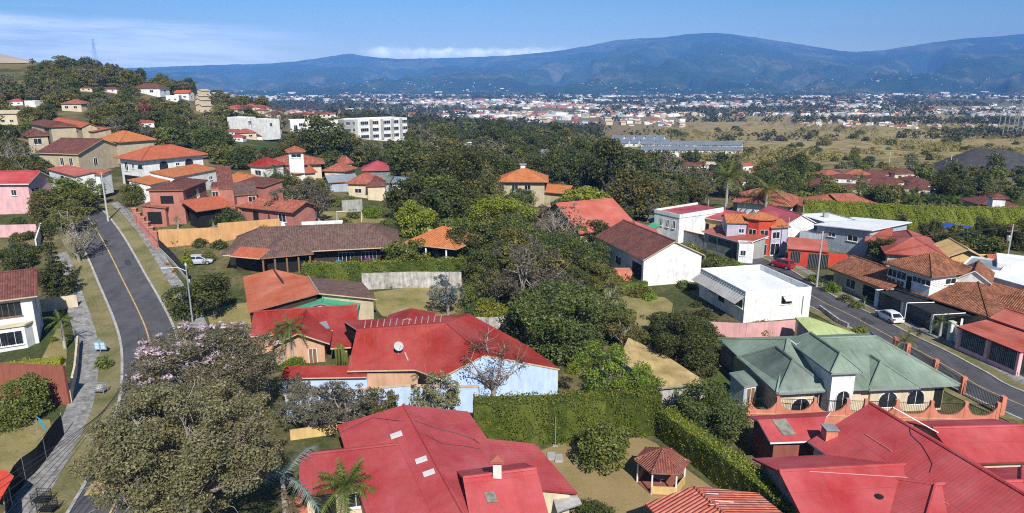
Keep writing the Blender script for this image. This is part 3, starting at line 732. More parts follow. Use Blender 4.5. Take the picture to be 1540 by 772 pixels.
# ------------------------------------------------------------------ the houses close to the camera
def near_crimson_pair():
    # bottom centre
    H = House('house', 'crimson roofed house with a white chimney and roof lights beside the gazebo lawn', 'house', (640, 770))
    p = H.p; R0, Rg = p(607, 609, 4.8), p(666, 716, 4.8); d = (Rg-R0); d.z = 0; d.normalize(); EL, ER = p(507, 639.5, 3.0), p(704, 619, 3.0)
    ER2 = p(733, 660, 3.0); X1, X2 = p(805, 667.5, 2.1), p(866, 742, 2.1); n = 25
    R1 = R0+d*n; L1 = EL+d*n; E1 = ER2+d*(n-5); x1 = X1+d*((X2-X1).length)
    faces = [[EL, R0, R1, L1], [R0, ER, ER2, E1, R1], [ER2, X1, x1, ER2+(x1-X1)]]
    rf = H.roof(faces, 'crimson', 'rfascia', ridges=[[R0, R1]], skirt='cream')
    lt = (EL, R0, R1)
    for (x, y) in ((596, 654.5), (633.5, 692), (645, 711.5)):
        on_roof(rf, 'skylight', [plane_pt(x+dx, y+dy, lt) for dx, dy in ((-9, 1), (8, -5), (10, 1), (-7, 7))], .1, m['skylight'])
    wg = H.rbox((451, 685), (598, 668.4), 4.2, 6.2, 1.5, 'crimson2', 'cream', fas='rfascia', wins=[('f', .2, 1.1, 1.6, 2.1, 'hole'), ('f', .55, 1.4, 1.5, 1.2)])
    b0 = H.P; e = 2.7+H.z0; tri = (b0(0, 6.2, e), b0(4, 6.2, e), b0(0, 3.1, e+1.5))
    on_roof(wg, 'skylight', [plane_pt(557+dx, 667.5+dy, tri) for dx, dy in ((-7, 0), (6, -3), (8, 1), (-5, 4))], .08, m['skylight'])
    dm = H.rbox((696, 719), (806.5, 705), 5.8, 6.6, 1.45, 'crimson', 'white', fas='rfascia', o=.35, base=2)
    b0 = H.P; e = H.z0+5.8-1.45; tri = (b0(0, 0, e), b0(4, 0, e), b0(0, 3.3, e+1.45))
    on_roof(dm, 'skylight', [plane_pt(738+dx, 749+dy, tri) for dx, dy in ((-10, -7), (5, -8), (11, 7), (-5, 8))], .07, m['dirtysky'])
    tri2 = (b0(0, 6.6, e), b0(4, 6.6, e), b0(0, 3.3, e+1.45))
    mb = MB(); q = [plane_pt(x, y, tri2)+UP*.05 for x, y in ((706, 688), (777, 680.5))]; mb.tube(q, .07, 5); mb.out('ridge_strip', m['pale'], dm)
    chimney(dm, plane_pt(748, 714, tri), .58, .95, 'offwhite', 'coraltile', 1.7, .08, True)
    g = slab('roof', H.o, [[p(829, 741, 1.7), p(866, 742, 1.75), p(875, 757, 1.6), p(838, 770, 1.6)]], .12, [m['concrete'], m['gfascia']])
    mb = MB(); q = p(480, 771, .25); mb.bx(q.x-2.5, q.x+3.5, q.y-2, q.y+2.2, H.z0-.3, H.z0+.12); mb.out('terrace', m['coral'], H.o)
    # cables lying over the sheets
    mb = MB(); rt = (R0, ER, Rg)
    mb.tube([plane_pt(x, y, lt if x < 622 else rt)+UP*.05 for x, y in ((508, 653), (560, 629), (600, 634), (626, 634), (650, 643), (685, 652), (712, 661), (721, 668))], .025, 4)
    mb.tube([plane_pt(x, y, rt)+UP*.05 for x, y in ((640, 655), (665, 668), (700, 672), (722, 676))], .02, 4); mb.out('roof_cable', m['wire'], H.o)
    # bottom right
    H = House('house', 'sprawling crimson sheet roofed house with a terracotta chimney below the scalloped coral wall', 'house', (1330, 771)); p = H.p
    A, Rg = p(1308.6, 606.3, 6.2), p(1457, 694, 6.2); d = Rg-A; d.z = 0; d.normalize(); EL = p(1215, 664, 3.2)
    ER = A+(A-EL); ER.z = EL.z; n = 26
    lf = [EL, A, A+d*n, EL+d*n]; rgt = [A, ER, ER+d*n, A+d*n]
    rf = H.roof([lf, rgt], 'crimson', 'wfascia', ridges=[[A, A+d*n]], skirt='cream')
    tri = (EL, A, A+d*n)
    c = plane_pt(1247, 655, tri); chimney(rf, c, .95, .5, 'coral', 'gfascia', 1.15, .1)
    for (x0, y0, x1, y1) in ((1301, 653.5, 1341, 679), (1330, 717, 1426, 759)):
        mb = MB(); mb.tube([plane_pt(x0, y0, tri)+UP*.04, plane_pt(x1, y1, tri)+UP*.04], .05, 4); mb.out('sealing_strip', m['coral'], rf)
    mb = MB(); mb.tube([plane_pt(x, y, tri)+UP*.04 for x, y in ((1365, 632), (1370, 655), (1386, 670), (1395, 685), (1402, 698), (1398, 712))], .02, 4); mb.out('roof_cable', m['wire'], rf)
    w1 = [p(1158.6, 665.7, 3.0), p(1231, 663, 3.0), p(1243, 626.5, 3.8), p(1139.4, 631.4, 3.8)]
    bk = [w1[3], w1[2], w1[2]+(w1[2]-w1[1])*.8-UP*1.3, w1[3]+(w1[3]-w1[0])*.8-UP*1.3]
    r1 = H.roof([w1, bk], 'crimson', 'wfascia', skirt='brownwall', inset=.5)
    on_roof(r1, 'skylight', [plane_pt(x, y, w1[:3]) for x, y in ((1160, 632), (1181, 631), (1197, 654), (1178, 656))], .06, m['dirtysky'])
    lw = H.rbox((1171.4, 708.6), (1330, 700.5), 4.7, 8.4, 1.45, 'crimson', 'stone', fas='rfascia', ext=2)  # dark stone tone puts the shade below the roof edge into the wall colour
    b0 = H.P; e = H.z0+4.7-1.45
    mb = MB(); mb.tube([b0(.1, 4.2, e+1.53), b0(9.5, 4.2, e+1.53)], .05, 5); mb.tube([b0(2.2, 4.0, e+1.42), b0(9.8, 3.0, e+1.08)], .04, 5); mb.out('ridge_strip', m['pale'], lw)
    mb = MB(); mb.lathe(plane_pt(1322, 748, (b0(0, 0, e), b0(4, 0, e), b0(0, 4.2, e+1.45)))+UP*.02, [(.28, 0), (.3, .08), (.15, .1)], 12); mb.out('vent', m['black'], lw)
    H.rbox((1330, 731.5), (1490, 725.5), 4.9, 8.2, 1.5, 'crimson', 'cream', ext=6, fas='rfascia', kind='hip', k=.9)
    mb = MB(); b0 = H.P; mb.tube([b0(3.8, 4.1, H.z0+5.0), b0(9, 4.1, H.z0+5.0)], .04, 5); mb.out('ridge_strip', m['pale'], H.o)
    H.rbox((1402, 644), (1519, 641), 4.1, 7.0, 1.2, 'crimson', 'cream', fas='rfascia', ext=1.5)
    mb = MB(); q = [p(1343, 613, 5.1), p(1411, 651, 4.0)]; mb.tube(q, .05, 4); mb.out('verge_flashing', m['whitemetal'], H.o)
    # small tiled roof at the bottom edge
    H = House('house', 'small house roofed in pale red clay tiles below the gazebo', 'house', (1050, 771)); p = H.p
    R0 = p(1043, 731, 4.0); EL = p(970, 757, 2.8); ER = p(1140, 741.4, 2.7); d = p(1088, 772, 4.0)-R0; d.z = 0; d.normalize()
    H.roof([[EL, R0, R0+d*9, EL+d*9], [R0, ER, ER+d*9, R0+d*9]], 'coraltile', 'fascia', ridges=[[R0, R0+d*9]], skirt='cream')
    mb = MB(); tr = (R0, ER, R0+d*9)
    for (x0, y0, x1, y1) in ((1062, 743, 1080, 744), (1075, 754, 1103, 756), (1068, 760, 1080, 758)): mb.tube([plane_pt(x0, y0, tr)+UP*.03, plane_pt(x1, y1, tr)+UP*.03], .05, 4)
    mb.out('lime_streak', m['flashing'], H.o)
near_crimson_pair()
def red_house():
    H = House('house', 'bright red roofed house with a white dish and a pale blue gable end', 'house', (600, 612)); p = H.p
    FL, FR, RR, RL = p(522, 558, 3), p(625, 556, 3), p(672, 486, 6), p(536.6, 495.4, 6); BR, BL = p(706, 472.6, 5.6), p(516.6, 482.6, 5.6)
    Q, P, S, SB = p(660.5, 569.5, 2.8), p(728, 534, 5), p(842, 555, 2.8), p(792, 519, 2.8)
    up = [RL, RR, BR, BL]; DB = (BL+BR)/2; back = Vector((DB.x, DB.y, 0))-Vector(((RL+RR)/2).xy.to_3d()); back.normalize()
    fb = [BL, BR, BR+back*5-UP*2.4, BL+back*5-UP*2.4]
    rf = H.roof([[FL, FR, RR, RL], up, [Q, P, RR, FR], [P, S, SB, RR], [RR, SB, BR], fb, [SB, BR+back*5-UP*2.4, BR]], 'red', 'cfascia', ridges=[[RR, FR], [RR, P]])
    mb = MB(); zb = H.z0-1; ins = [FL, FR, Q, S, SB, BR+back*5, BL+back*5]; c = sum(ins, Vector((0, 0, 0)))/7
    W = [p+(c-p).normalized()*.7 for p in ins]; mb.prism([(q.x, q.y) for q in W], zb, H.z0+2.55); mb.out('wall', m['peach'], H.o)
    for q in ins+[c]: FOOT.append((q.x, q.y, 4))
    # the pale blue gable under the right hand wing
    z = H.z0-1; n = (S-Q).cross(UP).normalized()*.1; g = [Q, S, Vector((S.x, S.y, z)), Vector((Q.x, Q.y, z))]
    mb = MB(); iq = (S-Q).normalized(); mb.extr([Vector((Q.x, Q.y, z))+iq*.2, Vector((S.x, S.y, z))-iq*.2, S-iq*.2-UP*.2, P-UP*.2, Q+iq*.2-UP*.2], -n*2); mb.out('gable_wall', m['bluewhite'], H.o)
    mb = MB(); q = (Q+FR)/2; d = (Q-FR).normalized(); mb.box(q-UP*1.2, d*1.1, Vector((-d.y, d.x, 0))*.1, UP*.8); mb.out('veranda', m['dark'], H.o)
    tri = (RL, RR, BR); mb = MB()
    for k in range(13):
        x = 548+k*9.5; y = 490-k*.75; mb.tube([plane_pt(x, y+3, tri)+UP*.03, plane_pt(x+2, y-7, tri)+UP*.03], .05, 4)
    mb.out('sealant_streak', m['flashing'], rf)
    ft = (FL, FR, RR); mb = MB(); mb.tube([plane_pt(609, 531, ft)+UP*.05, plane_pt(614, 543, ft)+UP*.05], .07, 4); mb.out('sealant_streak', m['flashing'], rf)
    mb = MB(); q = p(521, 492, 4.9); mb.extr([p(517, 484, 5.4), p(536, 497, 5.7), p(534, 514, 4.2), p(524, 506, 3.6)], Vector((.1, .1, 0))); mb.out('clerestory', m['dark'], H.o)
    # left wing with the cream gable, and the roof behind it
    H.box((402, 523), (496, 517), 2.9, 9, 'gable_b', 1.5, 'red', 'peach', fas='cfascia', o=.7, wins=[('f', .75, 1.1, .9, 2.1, 'door')])
    r2 = H.box((375, 506), (538, 494), 3.0, 9, 'gable', 1.5, 'red', 'peach', fas='cfascia')
    b0 = H.P; e = H.z0+3; tri = (b0(0, 0, e), b0(4, 0, e), b0(0, 4.5, e+1.5))
    on_roof(r2, 'skylight', [plane_pt(x, y, tri) for x, y in ((477, 487), (491, 484), (496, 495), (482, 498))], .12, m['greyroof'])
    H.box((497, 524), (528, 522), 2.7, 5, 'shed_f', .6, 'red', 'peach', fas='cfascia', wins=[('f', .35, 1.1, .9, 2.0, 'hole')])
    q = [p(584, 474, 4.4), p(655, 471, 4.4), p(618, 464.5, 6.0)]; b = back*.2
    f = back*-3.4; slab('roof', H.o, [[q[0]+f, q[2]+f, q[2]+b, q[0]+b], [q[2]+f, q[1]+f, q[1]+b, q[2]+b]], .12, [m['red'], m['cfascia']])
    q = [p(422, 569, 2.4), p(551, 567, 2.4)]; a = (q[1]-q[0]).normalized(); b = Vector((-a.y, a.x, 0))
    slab('canopy', H.o, [[q[0], q[1], q[1]+b*1.9+UP*.5, q[0]+b*1.9+UP*.5]], .14, [m['red'], m['cfascia']])
    mb = MB(); mb.box((q[0]+q[1])/2+b*.5-UP*1.9, a*(q[1]-q[0]).length/2, b*.1, UP*1.7); mb.out('canopy_wall', m['bluewhite'], H.o)
    D = House('satellite_dish', 'small white satellite dish standing on the bright red roof', 'satellite dish', (600, 612))
    c = plane_pt(599, 533, ft); D.o.location = c
    mb = MB(); mb.lathe(c+Vector((.1, -.1, .95)), [(.0, -.17), (.3, -.12), (.52, .0), (.52, .03), (.3, -.08), (.01, -.13)], 18, 0, (.35, -.7, .6)); mb.out('reflector', m['pole'], D.o, True)
    mb = MB(); mb.tube([c, c+UP*.5, c+Vector((.06, -.02, .85))], .045, 6); mb.tube([c+Vector((.1, -.1, .5)), c+Vector((.42, -.72, 1.25))], .025, 4); mb.out('mast', m['metalgrey'], D.o)
red_house()
def two_tone_house():
    H = House('house', 'house with one salmon roof slope and one brown tiled slope beside the topiary lawn', 'house', (450, 492)); p = H.p
    LB, RB, BB, RC_, TL, TP = p(373.6, 469.7, 3), p(479.6, 441, 4.8), p(567, 450, 3.2), p(464, 416.5, 4.8), p(365, 416.5, 3), p(411, 405, 4.4)
    b = RC_-RB
    H.roof([[LB, RB, RC_, TL], [TL, RC_, TP]], 'claysheet', 'fascia', ridges=[[RB, RC_]], skirt='darkwood', inset=.5)
    H.roof([[RB, BB, BB+b*1.05, RC_]], 'brown', 'cfascia', skirt='beige', inset=.5)
    mb = MB(); mb.tube([RB+UP*.08, RC_+UP*.08], .12, 5); mb.out('ridge_flashing', m['metalgrey'], H.o)
    mb = MB(); mb.tube([TP+UP*.02, (TP+LB*.35+RB*.65)/2+UP*.3], .1, 5); mb.out('ridge_cap', m['maroon'], H.o)
    G = House('shed', 'white sided shed with a bright green roof against the two toned house', 'shed', (480, 490))
    G.box((428, 471), (537, 468), 2.7, 4.2, 'gable_b', 1.15, 'teal', 'white', fas='gfascia', o=.25, base=0)
    G.box((384, 475), (430, 472), 2.4, 2.4, 'shed_f', .4, 'concrete', 'grey', fas='gfascia', o=.2, wins=[('f', .5, 1.0, 1.4, 1.6, 'hole')])
two_tone_house()
def brown_house():
    H = House('house', 'long low house under a weathered brown tiled roof with a dark open veranda', 'house', (440, 408))
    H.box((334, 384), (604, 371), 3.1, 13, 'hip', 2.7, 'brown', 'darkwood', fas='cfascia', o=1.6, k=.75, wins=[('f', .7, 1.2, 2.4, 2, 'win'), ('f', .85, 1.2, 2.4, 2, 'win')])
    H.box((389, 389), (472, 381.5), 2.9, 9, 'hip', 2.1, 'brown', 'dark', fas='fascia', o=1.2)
    for t in np.linspace(0, 1, 5): q = H.P(.6+t*(4.9*1.4), .4, H.z0+1.1); mb = MB(); mb.bx(q.x-.12, q.x+.12, q.y-.12, q.y+.12, H.z0-.5, H.z0+2.8); mb.out('veranda_post', m['wood'], H.o)
    H.box((345, 385), (390, 389), 3.0, 2.6, 'shed_f', .9, 'orangered', 'peach', fas='cfascia', wall=False)
    mb = MB(); q = H.p(352, 392, 1.2); mb.bx(q.x-.5, q.x+.9, q.y-.3, q.y+.2, H.z0-.6, H.z0+2.7); mb.out('pier', m['peach'], H.o)
    C = House('carport', 'orange tiled carport sheltering two parked cars at the end of the brown roofed house', 'carport', (650, 388))
    C.box((606, 366), (686, 375), 2.9, 9.5, 'hip', 2.3, 'orange', 'darkwood', fas='cfascia', wall=False)
    for t in (.04, .5, .96): q = C.P(t*8.3, .4, 0); mb = MB(); mb.bx(q.x-.12, q.x+.12, q.y-.12, q.y+.12, C.z0-.6, C.z0+2.8); mb.out('post', m['white'], C.o)
    q = C.P(.5, 7.0, 0); q2 = C.P(8.4, 7.0, 0); mb = MB(); mb.extr([q+UP*(C.z0-.5), q2+UP*(C.z0-.5), q2+UP*(C.z0+4), q+UP*(C.z0+4)], (0, .15, 0)); mb.out('wall', m['beige'], C.o)
brown_house()
def rose_house():
    H = House('house', 'dusty pink two storey house with stacked tiled roofs above the orange wall', 'house', (330, 334))
    H.box((276.6, 285.7), (312.5, 271.5), 6.0, 6.5, 'hip', .9, 'maroon', 'dustyred', o=.35, wins=[('f', .6, 4.3, 1.1, 1.6), ('f', .2, 1.3, 2.6, 2.6, 'hole'), ('l', .5, 4.2, 2.2, 1.4, 'hole')])
    H.box((328.4, 284.4), (352, 283), 5.6, 4.6, 'shed_f', 3.6, 'maroon', 'dustyred', o=.12, wins=[('l', .3, 4.2, 1.0, 2.2)])
    H.box((316, 282), (329, 281.5), 5.8, 3, 'shed_f', .6, 'maroon', 'dustyred', o=.1, wins=[('f', .5, 4.4, 1.0, 1.2)])
    H.box((353, 293.5), (389, 291), 5.0, 5, 'shed_f', 1.6, 'brown', 'dustyred', o=.3, wins=[('f', .75, 3.9, 1.2, 1.2)])
    H.box((351, 276), (396, 281), 5.6, 5, 'shed_f', .8, 'maroon', 'dustyred', o=.3)
    H.box((295, 318), (354, 309.5), 2.9, 5.5, 'shed_f', 1.3, 'orangered', 'dark', o=.9)
    H.box((352, 310), (440, 319.5), 2.9, 7, 'gable', 1.3, 'terrared', 'dustyred', o=.7, wins=[('f', .8, 1.5, 1.7, 1.4), ('f', .3, 1.2, 1.3, 1.9, 'hole'), ('f', .55, 1.2, .3, 1.3, 'hole')])
    H.box((249.4, 312.5), (273, 303), 3.0, 4.5, 'shed_f', .5, 'terrared', 'dustyred', o=.3, wins=[('l', .5, 1.1, 2.4, 2.2, 'hole')])
    W = House('house', 'white two storey house with broad red hip roof and arched windows', 'house', (215, 282))
    W.box((212, 241.5), (313, 232), 6.6, 11, 'hip', 2.3, 'orangered', 'white', o=.9, wins=[('f', .32, 4.9, 1.9, 1.9, 'arch', 'black'), ('f', .75, 4.9, 1.9, 1.9, 'arch', 'black'), ('f', .55, 4.9, .9, .7), ('l', .15, 5.0, 1.8, .9, 'arch', 'black'), ('l', .45, 4.9, .9, 1.1), ('l', .75, 4.7, 1.2, 1.9), ('f', .5, 2.0, 2.0, 1.3), ('l', .4, 1.5, 9, 2.6, 'hole')])
    W.box((226, 278), (268, 269), 3.2, 5, 'shed_f', .9, 'orange', 'white', o=.25, wins=[('f', .4, 1.6, 1, .8)])
    W.box((262, 267), (330, 254), 3.9, 6, 'shed_f', 1.0, 'orange', 'white', o=.25, wins=[('f', .5, 2.2, 1, .8), ('f', .8, 2.2, 1, .8)])
    B = House('house', 'beige house with an olive stair tower and an arched white window', 'house', (118, 256))
    B.box((39, 205), (75, 203.5), 7.0, 9, 'hip', 1.6, 'maroon', 'beige', o=.5, wins=[('f', .45, 5.4, 1.8, 1.6), ('f', .75, 1.6, 2, 2.2, 'arch')])
    B.box((70, 191), (111, 189.5), 9.4, 7, 'hip', 1.0, 'maroon', 'olive', o=.6)
    B.box((43, 185.5), (74, 191), 9.4, 7, 'hip', 1.1, 'maroon', 'beige', o=.5, wins=[('f', .8, 6.6, 1.7, 4.2, 'arch')])
    B.box((117, 232), (194, 223), 4.6, 13, 'gable_b', 3.0, 'maroon', 'beige', o=.5, fas='cfascia', wins=[('f', .32, 2.2, 1.2, 2.1, 'arch'), ('l', .2, 2.6, 1, 1.8), ('l', .42, 2.6, 1, 1.8)])
    B.box((112, 196), (140, 198), 6.8, 6, 'shed_f', .9, 'orangered', 'beige', o=.4)
    B.box((76, 182), (121, 192), 8.0, 5, 'gable', 1.2, 'orangered', 'beige', o=.4)
    B.box((70, 254), (112, 265), 3.1, 4, 'shed_f', .6, 'salmon', 'white', o=.3, wins=[('f', .5, 1.3, 2, 2, 'hole')]); B.box((100, 262), (150, 263), 3.0, 4, 'shed_f', .6, 'coraltile', 'white', o=.3)
    D = House('satellite_dish', 'large white dish in front of the beige house with the olive tower', 'satellite dish', (110, 258)); c = D.p(110, 238, 3.4); D.o.location = c-UP*1.2
    mb = MB(); mb.lathe(c, [(.0, -.35), (.7, -.25), (1.15, 0), (1.15, .05), (.7, -.2), (.01, -.3)], 18, 0, (.4, -.8, .35)); mb.out('reflector', m['whitemetal'], D.o, True)
    mb = MB(); mb.tube([c-UP*1.2, c-UP*.2], .08, 6); mb.out('mast', m['metalgrey'], D.o)
    O = House('house', 'orange hip roofed house showing over the beige house gable', 'house', (170, 226)); O.box((141, 211), (180, 214), 4.5, 10, 'hip', 2.3, 'orange', 'beige', o=.6)
    Q = House('house', 'pale pink two storey house with a crimson roof at the left road bend', 'house', (20, 330))
    Q.box((0, 276.8), (43, 276.6), 6.3, 8, 'gable', 1.9, 'crimson', 'rosepink', o=.6, L=17, anchor='r', fas='wfascia', wins=[('r', .3, 4.3, 2.2, 1.5, 'hole'), ('f', .82, 4.5, .9, 1.1)])
    q = Q.P(17, 1, Q.z0+3.1); mb = MB(); mb.box(q+Vector((.8, 2, 0)), (.9, .2, 0), (-.5, 2, 0), (0, 0, .1)); mb.out('balcony', m['stone'], Q.o)
    mb = MB(); mb.box(q+Vector((.8, 1.6, -1.6)), (.8, .2, 0), (-.4, 1.6, 0), (0, 0, 1.5)); mb.out('ground_floor', m['bluegreywall'], Q.o)
    L = House('house', 'white two storey house with a brown red barrel tiled roof at the left edge', 'house', (50, 540))
    L.box((0, 452), (56, 445), 6.4, 8.5, 'gable', 2.4, 'maroon', 'white', o=.7, L=15, anchor='r', fas='cfascia', wins=[('f', .82, 4.9, 2.5, 1.7, 'win', 'wood'), ('f', .5, 4.9, 2.5, 1.7), ('r', .4, 4.7, 1.1, 2.2), ('r', .75, 1.8, 1.2, 1.8)])
    P = L.P; mb = MB(); zb = L.z0
    q = [P(9.2, .7, 0), P(9.7, -.3, 0), P(13.2, -.3, 0), P(13.9, .7, 0)]; mb.prism([(v.x, v.y) for v in q], zb-1, zb+3.0, 0); q = [P(9.0, .7, 0), P(9.6, -.5, 0), P(13.3, -.5, 0), P(14.1, .7, 0)]; mb.prism([(v.x, v.y) for v in q], zb+3.003, zb+3.2, 1); mb.out('bay', [m['white'], m['cream']], L.o)
    a = P(1, 0, 0)-P(0, 0, 0); window(L.o, P(11.4, -.31, zb+1.6), a, P(0, -1, 0)-P(0, 0, 0), 2.9, 1.7, 'bars')
rose_house()
# ------------------------------------------------------------------ right hand street and beyond
m['awning'] = metal_roof('stained awning sheeting', (.42, .41, .39), .5, .3, .6, (.15, .13, .11))
def white_flat():
    H = House('house', 'white flat roofed modern building with a white awning along its shaded side', 'house', (1125, 490))
    H.box((1121.5, 439), (1221, 431.5), 4.5, 12.5, 'flat', 0, 'whiteroof', 'white', par=.85, wins=[('f', .62, 2.9, 1.5, 1.2), ('l', .12, 2.6, 2.2, 1.3), ('l', .3, 2.6, 2.2, 1.3), ('l', .48, 2.2, 1.6, 2, 'hole'), ('l', .68, 2.4, 2.0, 1.4)])
    P = H.P; e = H.z0+4.5; L = (H.p(1221, 431.5, 4.5)-H.p(1121.5, 439, 4.5)).length
    mb = MB(); mb.extr([P(0, .1, e-.8), P(0, 12.3, e-.8), P(-1.5, 12.3, e-1.7), P(-1.5, .1, e-1.7)], UP*.06, 0)
    for k in range(20): mb.tube([P(.02, .3+k*.63, e-.35), P(-1.0, .3+k*.63, e-1.3)], .03, 4, 1)
    mb.out('awning', [m['awning'], m['metalgrey']], H.o)
    mb = MB(); mb.extr([P(L*.57, -.03, e-1.15), P(L*.72, -.03, e-1.15), P(L*.72, -.75, e-1.6), P(L*.57, -.75, e-1.6)], UP*.05); mb.out('window_awning', m['whiteroof'], H.o)
    mb = MB(); mb.tube([P(L*.88, -.08, e-1.2), P(L*.88, -.08, e-3.9)], .06, 6); mb.out('drainpipe', m['metalgrey'], H.o)
    G = House('house', 'low lime roofed house between the white flat roofed building and the green roof', 'house', (1215, 512)); p = G.p
    f = [p(1196, 477.5, 3.9), p(1217, 477, 4.0), p(1298, 505, 3.0), p(1226, 509, 3.0)]
    G.roof([f], 'lime', 'gfascia', skirt='grey', inset=.3)
white_flat()
def green_house():
    H = House('house', 'cream bungalow with weathered green sheet roofs and an arched white porch tower', 'house', (1290, 612))
    rf = H.box((1168, 591), (1444, 579), 3.1, 14.5, 'hip', 2.5, 'green', 'cream', o=.9, k=.62, fas='gfascia', wins=[('f', .83, 1.5, 1.9, 1.6, 'arch'), ('f', .97, 1.3, .9, 2.1, 'hole'), ('f', .62, 1.5, .9, 1.7)])
    H.box((1170, 592.5), (1252, 588), 3.0, 9, 'hip', 2.2, 'greenold', 'cream', o=.7, fas='gfascia', wins=[('f', .52, 1.3, 2.0, 1.5, 'arch'), ('f', .95, 1.5, 1.0, 1.7)])
    H.box((1307, 586.5), (1385, 583.5), 3.0, 7, 'hip', 1.7, 'green', 'cream', o=.7, fas='gfascia', wins=[('f', .48, 1.5, 2.0, 1.7, 'arch')])
    H.box((1250, 562), (1298.5, 560), 5.4, 8.5, 'hip', 1.4, 'green', 'white', o=.45, k=.9, fas='gfascia')
    P = H.P; zb = H.z0; q = P(1.75, .43, zb+1.75); a = P(1, 0, 0)-P(0, 0, 0); n = P(0, -1, 0)-P(0, 0, 0)
    window(H.o, q, a, n, 1.35, 3.2, 'arch', 'white', 'porch_arch')
    mb = MB(); mb.extr([P(.1, 7, zb+5.5), P(1.9, 6.4, zb+6.85), P(1.9, 8.4, zb+6.2), P(.1, 8.4, zb+5.5)], UP*.05); mb.out('ridge_flashing', m['whiteroof'], H.o)
    S = House('shed', 'little garden shed with a rusty green roof beside the cream bungalow', 'shed', (1125, 600))
    S.box((1119, 582), (1142, 578), 2.3, 2.5, 'shed_f', .5, 'greenold', 'bluegreywall', o=.15, fas='gfascia', wins=[('f', .55, 1.0, 1.0, 1.9, 'door', 'whitemetal')])
    K = House('shed', 'low grey lean-to with a white solar tank behind the green roofed house', 'shed', (1130, 540))
    K.box((1098, 530), (1165, 527), 2.4, 3.0, 'shed_b', .5, 'bluegrey', 'grey', o=.2, fas='whitemetal')
    mb = MB(); q = K.P(2.2, 1.0, K.z0+3.3); mb.tube([q-a*.75, q+a*.75], .28, 10); mb.out('water_tank', m['whitemetal'], K.o)
    mb = MB(); mb.extr([K.P(1.2, -.2, K.z0+2.75), K.P(3.3, -.2, K.z0+2.75), K.P(3.3, .9, K.z0+3.1), K.P(1.2, .9, K.z0+3.1)], UP*.05); mb.out('solar_panel', m['bluglass'], K.o)
    O = House('shed', 'long rust stained ochre sheet roof half hidden under the feathery green tree', 'shed', (1010, 590)); p = O.p
    O.roof([[p(945, 508, 2.6), p(1000, 534, 2.6), p(1066, 577, 2.4), p(992, 584, 2.4), p(930, 540, 2.6)]], 'ochre', 'gfascia', skirt='oldwall', inset=.3)
green_house()
